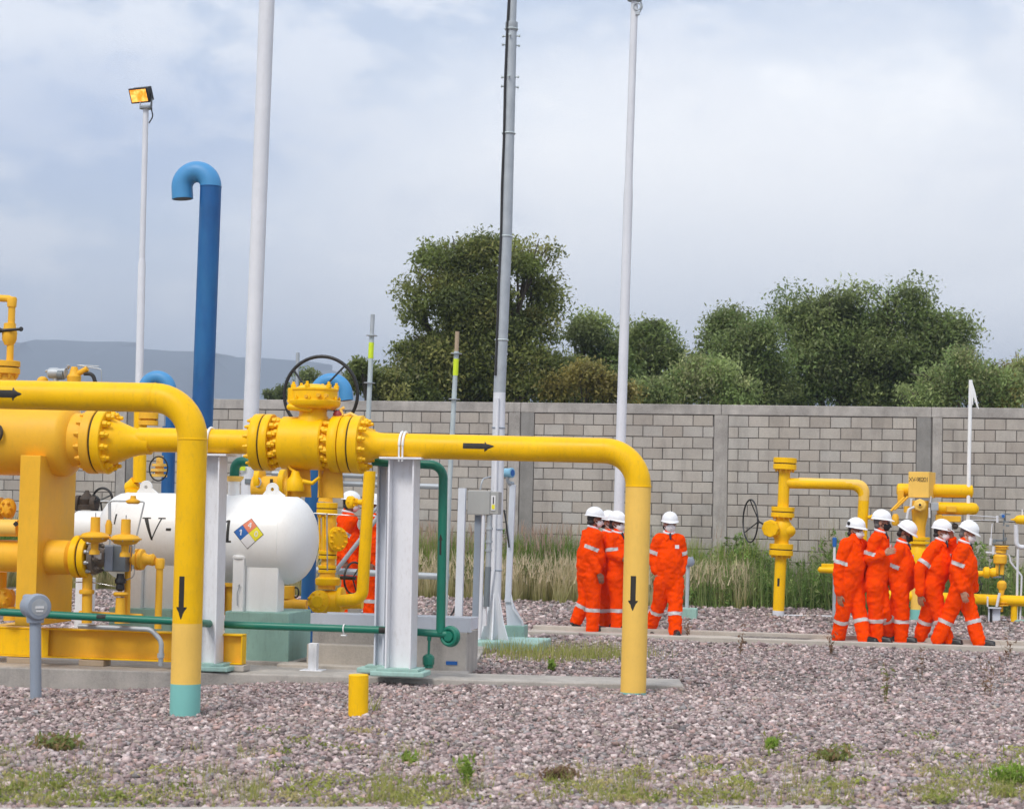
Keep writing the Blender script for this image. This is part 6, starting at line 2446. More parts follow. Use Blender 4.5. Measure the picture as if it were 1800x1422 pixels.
def saddle_line():
    o_ = 3.0
    t = thing('drain_valve', 'low yellow drain valve in the gap between tank saddle and blue vent', 'valve', R(510, 1078, o_))
    K = lambda px, py: R(px, py, o_)
    mb = MB(); mb.tube([K(505, 1030), K(505, 1052)], 0.085, 20); mb.lathe(K(497, 1062), U, [(-.05, 0.06), (0, 0.09), (0.10, 0.09), (0.16, 0.06), (0.28, 0.06)], 20)
    part('valve_body', mb, M['ochre'], t)
    mb = MB(); mb.torus(K(520, 1041), U * 0.6 + V * 0.8, 0.055, 0.01, 20, 6)
    part('handwheel', mb, M['black'], t)
    mb = MB(); mb.cyl(K(512, 1068) - V * 0.2, K(512, 1082) - V * 0.2, 0.07, 16)
    part('base', mb, M['galv'], t)
    t2 = thing('gas_valve', 'yellow valve with dark red tag seen low between the white post and tank saddle', 'valve', R(400, 1078, o_))
    mb = MB(); mb.tube([K(402, 1022), K(402, 1080)], 0.10, 20); mb.lathe(K(402, 1030), Z, [(0, 0.14), (0.05, 0.14)], 20)
    part('valve_body', mb, M['ochre'], t2)
    mb = MB(); mb.box(K(397, 1050) - V * 0.14, (0.07, 0.02, 0.3))
    part('tag_board', mb, M['red'], t2, smooth=False)


saddle_line()


def left_riser():
    o_ = 2.6
    t = thing('gas_riser', 'yellow riser pipe with valve knuckles between vessel flange and the white tank', 'pipe', R(243, 868, o_))
    K = lambda px, py: R(px, py, o_)
    s = sc(K(245, 800))
    mb = MB(); mb.tube([K(247, 722), K(245, 848)], 11.5 / s, 22)
    part('pipe_run', mb, M['yellow'], t)
    mb = MB(); mb.tube([K(240, 850), K(231, 857), K(222, 858)], [0.09, 0.085, 0.06], 18)
    mb.lathe(K(236, 866), Z, [(-0.03, 0.1), (0.0, 0.105), (0.04, 0.1)], 20)
    part('valve_body', mb, M['yellow'], t)
    mb = MB(); mb.lathe(K(262, 738), Z, [(-0.06, 0.12), (-0.01, 0.12), (-0.01, 0.08), (0.01, 0.08), (0.01, 0.12), (0.08, 0.12)], 22)
    part('flange', mb, M['ochre'], t)
    mb = MB(); mb.box(K(283, 738), (0.09, 0.05, 0.14))
    part('name_plate', mb, M['galv'], t, smooth=False)
    t2 = thing('gate_valve', 'dark brown iron valve with a black handwheel, left of the white tank lug', 'valve', R(155, 900, 2.7))
    K = lambda px, py: R(px, py, 2.7)
    mb = MB()
    mb.lathe(K(152, 896), Z, [(0, 0.10), (0.05, 0.11), (0.06, 0.07), (0.12, 0.085), (0.16, 0.06), (0.19, 0.03), (0.22, 0.02)], 18)
    mb.lathe(K(135, 884), U, [(0, 0.09), (0.04, 0.09), (0.05, 0.05), (0.16, 0.05), (0.18, 0.085), (0.24, 0.085)], 18)
    part('valve_body', mb, M['rust'], t2)
    wc = K(180, 879)
    mb = MB(); mb.torus(wc, V + U * 0.25, 21 / sc(wc), 0.014, 36, 8)
    wh = part('handwheel', mb, M['black'], t2)
    mb = MB()
    for a in (30, 150, 270):
        e = U * math.cos(math.radians(a)) + Z * math.sin(math.radians(a))
        mb.cyl(wc - V * 0.06, wc + e * (20 / sc(wc)), 0.010, 6)
    mb.cyl(wc - V * 0.12, K(160, 884), 0.02, 8)
    part('spoke', mb, M['black'], wh)
    # yellow striped valve behind the second blue vent
    t3 = thing('small_valve', 'small yellow finned valve with thin dark wheel left of the hidden blue vent', 'valve', R(276, 850, 3.2))
    K = lambda px, py: R(px, py, 3.2)
    mb = MB()
    mb.lathe(K(280, 838), Z, [(0, 0.05), (0.0, 0.09), (0.03, 0.09), (0.03, 0.05), (0.06, 0.05), (0.06, 0.1), (0.09, 0.1), (0.09, 0.05), (0.12, 0.05), (0.12, 0.09), (0.15, 0.09), (0.15, 0.04), (0.24, 0.04)], 18)
    part('valve_body', mb, M['pale_yellow'], t3)
    mb = MB(); mb.torus(K(284, 824) - V * 0.1, V + U * 0.4, 20 / 145, 0.009, 30, 6)
    part('handwheel', mb, M['black'], t3)


left_riser()


def vessel_top():
    # vent with lever valve on the vessel, and its blind flange stack
    o_ = 0.0
    K = lambda px, py: R(px, py, o_)
    t = thing('vent_valve', 'thin yellow vent pipe with a black lever valve at the left edge', 'valve', K(12, 665))
    s = sc(K(12, 600))
    mb = MB(); mb.pipe([K(-40, 522.5), K(21.5, 525.5), K(17, 640)], 6.2 / s, 0.05, 16, 6)
    part('pipe_run', mb, M['ochre'], t)
    mb = MB(); mb.lathe(K(21, 531), Z, [(-0.05, 0.045), (0.03, 0.05), (0.05, 0.04)], 16)
    part('elbow_fitting', mb, M['ochre'], t)
    mb = MB(); mb.lathe(K(17, 582), Z, [(-0.14, 0.045), (-0.09, 0.07), (-0.02, 0.075), (0.04, 0.06), (0.075, 0.058), (0.08, 0.04)], 18)
    part('valve_body', mb, M['ochre'], t)
    mb = MB(); h = K(6, 582) - V * 0.07; e = K(43, 580) - V * 0.08
    mb.tube([h - U * 0.03, h + U * 0.03, e], [0.035, 0.016, 0.014], 10)
    mb.torus(e + U * 0.0, V, 0.016, 0.008, 16, 6)
    part('lever', mb, M['black'], t)
    fpair(t, M['ochre'], (K(10, 646), Z, 25 / s, 0.058, .012))
    mb = MB(); mb.lathe(K(10, 668), Z, [(0, 0.10), (0.07, 0.10)], 24)
    part('flange', mb, M['ochre'], t)
    mb = MB(); gap_disc(mb, K(10, 646), Z, 22 / s, 0.016)
    part('gasket', mb, M['gap'], t)
    bolts(t, K(10, 657), -Z, 0.11, 8, 0.04, M['ochre'], 0.3)
    # pressure transmitter and small regulator behind
    o2 = 0.9
    K2 = lambda px, py: R(px, py, o2)
    t = thing('pressure_transmitter', 'grey and silver transmitter peeping over the nearest pipe at the left', 'instrument', K2(100, 690))
    mb = MB(); mb.lathe(K2(84, 656), U, [(0, 0.03), (0.02, 0.055), (0.10, 0.06), (0.12, 0.05), (0.20, 0.055)], 18)
    mb.cyl(K2(98, 690), K2(98, 660), 0.03, 12)
    part('housing', mb, M['galv'], t)
    mb = MB(); mb.tube([K2(80, 653), K2(88, 650), K2(103, 651)], 0.012, 8); mb.cyl(K2(118, 648), K2(121, 642), 0.02, 8)
    part('tubing', mb, M['steel'], t)
    mb = MB(); mb.lathe(K2(105, 660) - V * 0.04, U, [(0, 0.05), (0.06, 0.05)], 14)
    part('cap', mb, M['instr_d'], t)
    mb = MB(); mb.ell(K2(75, 670), (0.06, 0.06, 0.05)); mb.cyl(K2(75, 700), K2(75, 670), 0.04, 12)
    part('relief_cap', mb, M['ochre'], t)
    t = thing('pilot_regulator', 'small yellow regulator with a black hose peeping over the nearest pipe', 'regulator', K2(130, 690))
    mb = MB(); mb.lathe(K2(130, 672), Z, [(0, 0.07), (0.06, 0.075), (0.09, 0.05), (0.12, 0.045), (0.16, 0.03)], 16)
    mb.tube([K2(128, 662), K2(154, 648)], 0.03, 12)
    part('body', mb, M['ochre'], t)
    mb = MB(); mb.tube(fillet([K2(148, 657), K2(163, 657), K2(168, 674)], 0.08, 6), 0.02, 10)
    part('hose', mb, M['cable'], t)
    mb = MB(); mb.tube(fillet([K2(136, 642), K2(178, 649), K2(179, 680)], 0.02, 4), 0.006, 6); mb.tube([K2(136, 642), K2(174, 644)], 0.006, 6)
    part('tubing', mb, M['galv'], t)


vessel_top()


def control_cluster():
    """level controller and two diaphragm regulators in front of the tank's left end"""
    o_ = -0.15
    K = lambda px, py, o=0.0: R(px, py, o_ + o)
    s = sc(K(200, 980))
    t = thing('level_controller', 'square grey level controller with a bolted flange on the lower yellow barrel', 'instrument', K(203, 1005))
    a, b = K(186, 957), K(222, 1005)
    mb = MB(); mb.box((a + b) / 2 + V * 0.06, ((b - a).dot(U) , 0.20, a.z - b.z))
    part('housing', mb, M['instr_d'], t, bevel=0.012, smooth=False)
    mb = MB(); mb.box((a + b) / 2 - V * 0.052 - U * 0.055, ((b - a).dot(U) * 0.40, 0.02, (a.z - b.z) * 0.97))
    part('cover', mb, M['instr'], t, bevel=0.01, smooth=False)
    mb = MB(); mb.lathe(K(163, 979), U, [(0, 0.165), (0.03, 0.17), (0.05, 0.165), (0.055, 0.10), (0.14, 0.08)], 24)
    part('flange', mb, M['iron_grey'], t)
    bolts(t, K(171, 979), U, 0.13, 8, 0.05, M['iron_grey'], 0.2)
    mb = MB(); mb.box(K(178, 977) - V * 0.09, (0.07, 0.05, 0.06))
    part('name_plate', mb, M['dial'], t, bevel=0.006)
    mb = MB(); mb.lathe(K(212, 1008), -Z, [(0, 0.035), (0.04, 0.04), (0.06, 0.055), (0.09, 0.055), (0.1, 0.04), (0.15, 0.045), (0.17, 0.02)], 14)
    part('pilot_block', mb, M['black'], t)
    mb = MB(); mb.tube(fillet([K(237, 1000), K(235, 1014), K(222, 1019)], 0.05), 0.006, 6); mb.tube([K(131, 1023), K(160, 1023), K(205, 1031)], 0.006, 6)
    part('tubing', mb, M['steel'], t)
    # two regulators
    for k, (px, py, lab) in enumerate(((167, 943, 'yellow disc shaped diaphragm regulator nearer the white drum, with a short can on top'),
                                       (220.5, 947, 'yellow disc shaped diaphragm regulator above the grey level controller, with a short can on top'))):
        c = K(px, py, -0.30)
        g = thing('diaphragm_regulator', lab, 'regulator', c - Z * 0.1, 'diaphragm regulators')
        mb = MB(); mb.lathe(c, Z, [(-0.06, 0.05), (-0.045, 0.105), (-0.012, 0.135), (-0.008, 0.152), (0.006, 0.152), (0.010, 0.135), (0.03, 0.115), (0.045, 0.06)], 32)
        part('diaphragm_case', mb, M['ochre'], g)
        mb = MB(); mb.lathe(c, Z, [(0.04, 0.047), (0.185, 0.045), (0.187, 0.03)], 20)
        part('spring_can', mb, M['ochre'], g)
        mb = MB(); mb.cyl(c + Z * 0.185, c + Z * 0.225, 0.006, 8)
        part('adjusting_screw', mb, M['galv'], g)
        mb = MB(); mb.lathe(c, -Z, [(0.05, 0.04), (0.12, 0.035), (0.14, 0.05), (0.17, 0.05)], 16)
        part('stem', mb, M['ochre'], g)
        bolts(g, c - Z * 0.008, -Z, 0.131, 8, 0.014, M['galv'])
    # pipework stand
    st = thing('regulator_stand', 'thin yellow pipe stand with small valves below the diaphragm regulators', 'pipe stand', K(190, 1095))
    mb = MB(); mb.tube([K(152.5, 1095), K(154, 1005)], 0.05, 16)
    mb.lathe(K(152.5, 1040), Z, [(-0.02, 0.07), (0.0, 0.075), (0.02, 0.07)], 18)
    mb.tube([K(211, 1095), K(212, 1050)], [0.055, 0.045], 14); mb.lathe(K(212, 1044), Z, [(-0.02, 0.06), (0, 0.075), (0.02, 0.06)], 18)
    mb.tube([K(223, 1095, .1), K(225.5, 960, .1)], 0.03, 14)
    mb.tube([K(140, 1080, .15), K(250, 1086, .15)], 0.04, 14)
    part('stand_pipe', mb, M['ochre'], st)
    mb = MB(); mb.pipe([K(226, 985, .1), K(281, 988, .1), K(277.5, 1105, .1)], 0.034, 0.04, 16, 5)
    part('branch_pipe', mb, M['ochre'], st)
    mb = MB(); mb.lathe(K(238, 983, .08), U, [(0, 0.10), (0.03, 0.105), (0.035, 0.09), (0.045, 0.09), (0.05, 0.105), (0.08, 0.10), (0.09, 0.07), (0.13, 0.05), (0.18, 0.06), (0.2, 0.04)], 22)
    mb.lathe(K(281, 990, .1), Z, [(-0.05, 0.045), (0.03, 0.05), (0.05, 0.04)], 16)
    part('check_valve', mb, M['ochre'], st)
    mb = MB(); mb.pipe([K(193, 960), K(192.5, 881), K(205, 880.5), K(252, 882), K(253.5, 884), K(236, 960), K(234, 1000)], 0.008, 0.03, 8, 4)
    mb.tube([K(177, 881), K(192, 881)], 0.010, 8)
    mb.tube([K(193, 930), K(192.5, 884)], 0.015, 8)
    part('impulse_line', mb, M['galv'], st)
    mb = MB(); mb.lathe(K(234, 882), Z, [(-0.02, 0.05), (-0.005, 0.07), (0.012, 0.07), (0.03, 0.03), (0.06, 0.025)], 18)
    part('pilot_valve', mb, M['ochre'], st)
    mb = MB(); mb.lathe(K(191, 930), Z, [(-0.05, 0.03), (0.04, 0.035), (0.09, 0.02)], 10)
    part('line_fitting', mb, M['ochre'], st)


control_cluster()


def left_edge():
    """valves at the left frame edge behind the leg"""
    K = lambda px, py: R(px, py, 0.1)
    t = thing('ball_valve', 'small yellow valve body at the left edge, upper one beside the wide leg', 'valve', K(10, 912), 'small valves at the left edge')
    mb = MB(); mb.lathe(K(-25, 893), U, [(0, 0.07), (0.09, 0.11), (0.17, 0.11), (0.2, 0.07), (0.23, 0.1), (0.27, 0.1)], 22); mb.ell(K(20, 893) - V * 0.08, (0.085, 0.06, 0.1))
    part('valve_body', mb, M['ochre'], t)
    bolts(t, K(20, 893) - V * 0.13, -V, 0.055, 6, 0.03, M['ochre'])
    t = thing('ball_valve', 'small yellow valve body at the left edge, lower one just above the green pipe end', 'valve', K(10, 1075), 'small valves at the left edge')
    mb = MB(); mb.lathe(K(-25, 1052), U, [(0, 0.07), (0.09, 0.11), (0.17, 0.115), (0.2, 0.08), (0.23, 0.1), (0.27, 0.1)], 22); mb.ell(K(12, 1050) - V * 0.06, (0.09, 0.07, 0.1))
    mb.tube([K(0, 1040), K(2, 1005)], 0.06, 16)
    mb.tube([K(20, 1066), K(20, 1090)], [0.07, 0.08], 14)
    part('valve_body', mb, M['ochre'], t)
    bolts(t, K(12, 1050) - V * 0.12, -V, 0.06, 6, 0.03, M['ochre'])


left_edge()


# ================================================================== far station by the wall
def station():
    d = 31.4; s = F / d
    K = lambda px, py, dd=0.0: P(px, py, d + dd)
    t = thing('riser_valve', 'yellow standpipe with a capped top, side branch and dark handwheel in front of the wall', 'valve', K(1368, 1090))
    cx = lambda y: at_y(1379.8, 815, 1368, 1083, y)
    axl = (K(cx(815), 815) - K(cx(1083), 1083)).normalized()
    r = 10.0 / s
    mb = MB(); mb.tube([K(cx(1074), 1074), K(cx(970), 970)], r, 24); part('lower_pipe', mb, M['yellow'], t)
    mb = MB(); mb.tube([K(cx(1092), 1092), K(cx(1073), 1073)], r + 0.003, 24); part('base_band', mb, M['pole'], t)
    mb = MB(); mb.tube([K(cx(905), 905), K(cx(818), 818)], r, 24); part('upper_pipe', mb, M['yellow'], t)
    for y, rr, th in ((815, 20.5, 0.085), (900, 20.5, 0.075), (966, 20.8, 0.085)):
        c = K(cx(y), y)
        fpair(t, M['yellow'], (c, axl, rr / s, th, 0.018))
        mb = MB(); gap_disc(mb, c, axl, rr / s - 0.012, 0.02); part('gasket', mb, M['gap'], t)
        bolts(t, c - axl * (th + 0.01), -axl, rr / s - 0.045, 10, 0.034, M['yellow'], 0.5)
    mb = MB()
    c = K(cx(933), 933)
    mb.lathe(K(cx(958), 958), axl, [(0, r + .03), (0.08, r + 0.02), (0.14, 0.15), (0.24, 0.165), (0.34, 0.15), (0.42, r + 0.01), (0.50, r + .03)], 28)
    mb.ell(c + U * 0.06, (0.16, 0.15, 0.12), U, V)
    part('valve_body', mb, M['yellow'], t)
    g = K(1358, 929, -0.14)
    mb = MB(); mb.lathe(g + V * 0.1, (-V * 0.9 - U * 0.25).normalized(), [(0, 0.14), (0.14, 0.145), (0.16, 0.135)], 8)
    part('gearbox', mb, M['yellow'], t, bevel=0.006)
    bolts(t, g - V * 0.045 - U * 0.03, (-V * 0.9 - U * 0.25).normalized(), 0.095, 6, 0.022, M['yellow'])
    wc = K(1319, 915.5, -0.05)
    wn = (U * 0.92 + V * 0.39).normalized()
    mb = MB(); mb.torus(wc, wn, 37.2 / s, 0.0135, 44, 8)
    wh = part('handwheel', mb, M['black'], t)
    hub = K(1334, 916, 0.0)
    mb = MB()
    for a in (95, 215, 335):
        e = Z * math.sin(math.radians(a)) + wn.cross(Z) * math.cos(math.radians(a))
        mb.cyl(hub, wc + e * (37 / s), 0.010, 6)
    part('spoke', mb, M['black'], wh)
    mb = MB(); mb.cyl(hub - wn * 0.02, g + V * 0.06, 0.016, 10); part('stem', mb, M['black'], wh)
    # branch pipe to the right
    mb = MB(); mb.pipe([K(cx(849), 849), K(1519.5, 852.5, -0.2), K(1508.5, 1062, -0.2)], 9.3 / s, 0.20, 22, 9)
    part('branch_pipe', mb, M['yellow'], t)
    mb = MB(); mb.pipe([K(1404, 848.9, -0.03), K(1519.5, 852.5, -0.2), K(1518, 880, -0.2)], 9.4 / s, 0.20, 22, 9)
    part('faded_branch', mb, M['pale_yellow'], t)
    mb = MB(); mb.lathe(K(1526, 909, -0.3), (U - V * 0.3).normalized(), [(0, 0.03), (0.05, 0.035), (0.06, 0.05), (0.08, 0.04)], 12)
    part('side_tap', mb, M['yellow'], t)
    arrow(t, K(1460, 850.8, -0.1), -U, -V, 9.45 / s, 0.195, 0.028, 0.062, 0.06, M['ink'])
    mb = MB(); strip_on(mb, [(0, -0.018, 0.018), (0.13, -0.018, 0.018)], K(cx(1030), 1030), axl, -V - U * 0.2, r)
    part('black_mark', mb, M['ink'], t)
    mb = MB(); mb.tube([K(1378, 1081, -0.05), K(1480, 1083, -0.05)], 0.012, 8)
    part('earth_pipe', mb, M['pole'], t)


station()


def actuator():
    d = 31.2; s = F / d
    K = lambda px, py, dd=0.0: P(px, py, d + dd)
    t = thing('actuated_valve', 'yellow actuator valve with lettered box and two gas cylinders behind the orange group', 'valve', K(1616, 1092))
    # control box with its corner to the camera
    bl, bm_ = K(1597, 829, -0.05), K(1633, 829, -0.2)
    ux = Vector((bm_.x - bl.x, bm_.y - bl.y, 0)).normalized(); w = Vector((bm_.x - bl.x, bm_.y - bl.y, 0)).length
    uy = Vector((-ux.y, ux.x, 0))
    h = K(1610, 829).z - K(1610, 874).z
    dp = 0.42
    c = bl + ux * w / 2 + uy * dp / 2 - Z * h / 2
    mb = MB(); mb.box(c, (w, dp, h), ux, uy)
    bx_ = part('control_box', mb, M['pale_yellow'], t, bevel=0.006, smooth=False)
    cu = bpy.data.curves.new('tag', 'FONT')
    cu.body = 'XV-98201'
    cu.size = 0.105
    cu.align_x = 'CENTER'; cu.align_y = 'CENTER'
    cu.space_character = 0.78
    tmp = bpy.data.objects.new('tag', cu)
    col.objects.link(tmp)
    dg = bpy.context.evaluated_depsgraph_get()
    me = bpy.data.meshes.new_from_object(tmp.evaluated_get(dg))
    bpy.data.objects.remove(tmp)
    mw = max(v.co.x for v in me.vertices) - min(v.co.x for v in me.vertices)
    k = (w * 0.93) / mw
    for v in me.vertices:
        p = bl + ux * (w / 2 + v.co.x * k) - uy * 0.003 + Z * (v.co.y * 1.0) - Z * h * 0.31
        v.co = p - ORG[t]
    me.materials.clear(); me.materials.append(M['ink_faded'])
    tx = bpy.data.objects.new('lettering', me); col.objects.link(tx); tx.parent = t
    # cylinders
    mb = MB(); mb.lathe(K(1576, 861, .25), U, [(0, 0.06), (0.02, 0.10), (0.06, 0.108), (1.16, 0.108), (1.20, 0.095), (1.22, 0.03)], 28)
    part('gas_cylinder', mb, M['yellow'], t)
    mb = MB(); mb.lathe(K(1647, 893, .1), U, [(0, 0.10), (0.56, 0.10), (0.62, 0.085), (0.66, 0.03)], 28)
    part('gas_cylinder', mb, M['yellow'], t)
    mb = MB(); mb.box(K(1672, 895, -.05), (0.16, 0.10, 0.10)); mb.box(K(1670, 912, .0), (0.34, 0.12, 0.10)); mb.box(K(1650, 915, .0), (0.10, 0.14, 0.20))
    mb.box(K(1583, 873, .1), (0.10, 0.1, 0.22), U, V, Z)
    part('bracket', mb, M['ochre'], t, bevel=0.012)
    mb = MB(); mb.lathe(K(1617, 888, -0.22), (-V).normalized(), [(-0.2, 0.10), (0, 0.105), (0.02, 0.095), (0.03, 0.045), (0.05, 0.03)], 8)
    part('gear_knuckle', mb, M['pale_yellow'], t, bevel=0.01)
    mb = MB(); mb.cyl(K(1617, 887, -0.27), K(1617, 887, -0.285), 0.02, 10)
    part('port', mb, M['black'], t)
    mb = MB()
    for a, b in (((1596, 873), (1572, 896)), ((1590, 874), (1566, 898))):
        mb.tube([K(*a, -.05), K(*b, -.05)], 0.02, 8)
    mb.lathe(K(1574, 914, -.02), Z, [(-0.09, 0.04), (-0.06, 0.06), (0.06, 0.055), (0.10, 0.03)], 14)
    mb.lathe(K(1594, 895, -.02), Z, [(-0.05, 0.05), (0.05, 0.05)], 12)
    part('linkage', mb, M['ochre'], t)
    mb = MB()
    mb.tube(fillet([K(1594, 912, -.2), K(1597, 895, -.2), K(1607, 891, -.2)], 0.06), 0.022, 10); mb.tube([K(1602, 876, -.2), K(1601, 890, -.2)], 0.018, 8)
    mb.tube([K(1634, 910, -.2), K(1633.5, 892, -.2)], 0.016, 8); mb.tube([K(1636, 872, -.1), K(1635, 884, -.1)], 0.018, 8)
    part('tubing', mb, M['dial'], t)
    mb = MB(); mb.box(K(1643, 890, -.1), (0.12, 0.06, 0.13))
    part('name_plate', mb, M['galv'], t, bevel=0.006)
    # stem, body and leg down to the gravel
    mb = MB(); mb.tube([K(1614, 960), K(1616, 925), K(1617, 905), K(1617, 880)], [0.11, 0.10, 0.13, 0.14], 22)
    part('yoke', mb, M['ochre'], t)
    fpair(t, M['yellow'], (K(1615, 950), Z, 0.18, 0.05, .012))
    mb = MB(); mb.lathe(K(1614, 985), Z, [(-0.25, 0.12), (-0.1, 0.19), (0.1, 0.19), (0.25, 0.12)], 26)
    part('valve_body', mb, M['yellow'], t)
    mb = MB(); mb.tube([K(1612, 1072), K(1613.5, 1000)], 0.105, 22)
    part('riser', mb, M['pale_yellow'], t)
    mb = MB(); mb.tube([K(1611.3, 1096), K(1612, 1071)], 0.108, 22)
    part('base_band', mb, M['turq'], t)
    mb = MB(); mb.ell(K(1679, 925, .0), (0.05, 0.05, 0.05)); mb.tube([K(1676, 917), K(1679, 925)], 0.012, 6)
    part('knob', mb, M['rust'], t)


actuator()


def far_line():
    d = 31.0; s = F / d
    K = lambda px, py, dd=0.0: P(px, py, d + dd)
    t = thing('metering_line', 'low yellow pipe line with upright valves at the right edge, behind the orange group', 'pipe', K(1760, 1095))
    mb = MB(); mb.tube([K(1555, 1046, .3), K(1840, 1058, -.1)], 9.2 / s, 22)
    part('pipe_run', mb, M['yellow'], t)
    mb = MB(); mb.tube([K(1783, 1060), K(1782, 1094)], 5.8 / s, 16)
    part('support_leg', mb, M['yellow'], t)
    mb = MB(); mb.box(K(1748, 1068, -.05), (0.20, 0.16, 0.02)); mb.box(K(1751, 1085, 0), (0.12, 0.1, 0.28)); mb.box(K(1738, 1085, 0), (0.02, 0.1, 0.28))
    part('support_stand', mb, M['lav'], t, smooth=False)
    mb = MB(); mb.box(K(1741.5, 1085, -.02), (0.03, 0.08, 0.27))
    part('stand_web', mb, M['black'], t, smooth=False)
    mb = MB(); mb.tube([K(1736, 1048, -.1), K(1736, 1066, -.1)], 0.014, 8); mb.tube([K(1757, 1042, -.12), K(1752, 1066, -.12)], 0.022, 8)
    part('clamp', mb, M['pole'], t)
    # upright valve train
    mb = MB(); mb.tube([K(1760, 1050), K(1761, 1036), K(1761.5, 1022)], [0.03, 0.05, 0.045], 14); mb.lathe(K(1761, 1030), Z, [(-0.06, 0.05), (-0.02, 0.075), (0.05, 0.075), (0.09, 0.04)], 18)
    mb.tube([K(1761, 1010), K(1762, 990)], 0.035, 14); mb.tube([K(1752, 1008), K(1753, 992)], 0.03, 14)
    mb.lathe(K(1758, 985), Z, [(-0.06, 0.07), (-0.04, 0.105), (0.07, 0.11), (0.10, 0.085)], 20)
    mb.tube([K(1759, 972), K(1760, 961)], [0.085, 0.08], 16)
    mb.tube([K(1760, 1075), K(1760, 1052)], 0.03, 12); mb.lathe(K(1762, 1061), Z, [(-0.03, 0.1), (-0.015, 0.1), (-0.015, 0.05), (0.015, 0.05), (0.015, 0.1), (0.03, 0.1)], 18)
    part('valve_train', mb, M['ochre'], t)
    mb = MB(); mb.lathe(K(1761, 962), Z, [(-0.03, 0.11), (-0.012, 0.115), (-0.01, 0.09), (0.01, 0.09), (0.012, 0.115), (0.03, 0.11)], 22)
    part('flange', mb, M['ochre'], t)
    mb = MB(); mb.tube([K(1700, 1008, .1), K(1755, 1008, .05)], 0.045, 14); mb.lathe(K(1728, 1006, .05), U, [(0, 0.06), (0.02, 0.09), (0.09, 0.09), (0.11, 0.06), (0.15, 0.08), (0.2, 0.08)], 16)
    part('side_branch', mb, M['yellow'], t)
    mb = MB(); mb.torus(K(1716, 1029, -.05), (U * 0.8 + V * 0.6), 0.12, 0.009, 28, 6); mb.cyl(K(1716, 1029, -.05), K(1727, 1026), 0.01, 6)
    part('handwheel', mb, M['black'], t)
    mb = MB(); mb.tube([K(1757, 952), K(1757, 948)], 0.06, 14); mb.box(K(1757, 950, 0), (0.17, 0.04, 0.02)); mb.box(K(1748, 951, 0), (0.045, 0.04, 0.06)); mb.box(K(1768, 947, 0), (0.035, 0.03, 0.05)); mb.box(K(1753, 1014, -.02), (0.13, 0.04, 0.03))
    part('positioner', mb, M['instr_d'], t, bevel=0.004)
    mb = MB(); mb.tube(fillet([K(1733, 971), K(1774, 974), K(1776, 988), K(1796, 1012), K(1793, 1098)], 0.06), 0.015, 8); mb.cyl(K(1746, 974), K(1746.5, 960), 0.025, 10); mb.cyl(K(1741, 958), K(1742, 946), 0.024, 10); mb.tube([K(1742, 946), K(1744, 920)], 0.008, 6)
    mb.tube([K(1700, 905), K(1756, 909)], 0.007, 6); mb.tube([K(1700, 914), K(1752, 914)], 0.006, 6); mb.cyl(K(1753, 918), K(1753, 906), 0.02, 8)
    mb.tube([K(1762, 1089), K(1840, 1093)], 0.012, 6)
    part('impulse_tube', mb, M['pole'], t)
    t2 = thing('flow_transmitter', 'blue faced transmitter on bare steel brackets at the right edge of the view', 'instrument', K(1768, 930))
    mb = MB(); mb.lathe(K(1762, 907), -V + U * 0.2, [(-0.06, 0.035), (0.0, 0.045), (0.02, 0.04)], 16)
    part('housing', mb, M['galv'], t2)
    mb = MB(); mb.lathe(K(1763.5, 907, -.04), -V + U * 0.2, [(0, 0.026), (0.005, 0.026)], 14)
    part('dial', mb, M['nfpa_b'], t2)
    mb = MB(); mb.box(K(1768, 917), (0.09, 0.05, 0.025)); mb.box(K(1771, 924), (0.05, 0.05, 0.03)); mb.tube([K(1766, 910), K(1764, 924)], 0.012, 6); mb.tube([K(1776, 904), K(1762, 903)], 0.012, 6)
    mb.tube([K(1764, 930), K(1764, 1050, .2)], 0.012, 6)
    part('bracket', mb, M['instr_d'], t2)
    t3 = thing('relief_valve', 'yellow conical relief valve on a white bent pipe cut by the right edge', 'valve', K(1800, 960))
    mb = MB(); mb.lathe(K(1776, 913), U, [(0, 0.008), (0.06, 0.02), (0.09, 0.06), (0.14, 0.075), (0.3, 0.075)], 18)
    part('valve_body', mb, M['yellow'], t3)
    mb = MB(); mb.pipe([K(1786, 922), K(1786.5, 961), K(1830, 963)], 0.037, 0.08, 14, 5)
    part('outlet_pipe', mb, M['pole'], t3)
    mb = MB(); mb.cyl(K(1797, 905), K(1797, 895), 0.014, 8)
    part('cap', mb, M['dial'], t3)
    mb = MB(); mb.tube([K(1789, 965), K(1787, 1098)], 0.02, 8)
    part('stand', mb, M['pole'], t3)
    mb = MB(); mb.box(K(1796, 1100), (0.22, 0.22, 0.2))
    solo('pedestal', mb, M['pedestal'], 'small mint green concrete block at the right edge beside the orange group', 'plinth', bevel=0.01, smooth=False)
    # yellow tap and blue handle left of the group
    t4 = thing('sample_valve', 'yellow flat valve with a blue handle above, left of the orange group', 'valve', K(1462, 1090))
    mb = MB(); mb.lathe(K(1437, 1001), U, [(0, 0.01), (0.03, 0.05), (0.3, 0.06)], 14); mb.box(K(1455, 995), (0.2, 0.12, 0.08)); mb.tube([K(1478, 1003), K(1495, 1003)], 0.06, 12)
    part('valve_body', mb, M['yellow'], t4, bevel=0.006)
    mb = MB(); mb.tube([K(1466.5, 985), K(1467, 960)], 0.022, 8)
    part('stem', mb, M['pole'], t4)
    mb = MB(); mb.lathe(K(1467, 952), Z, [(-0.08, 0.032), (0.06, 0.036), (0.07, 0.02)], 10)
    part('handle', mb, M['nfpa_b'], t4)
    mb = MB(); mb.tube([K(1467, 1003), K(1466, 1092)], 0.03, 10)
    part('stand', mb, M['galv'], t4)


far_line()


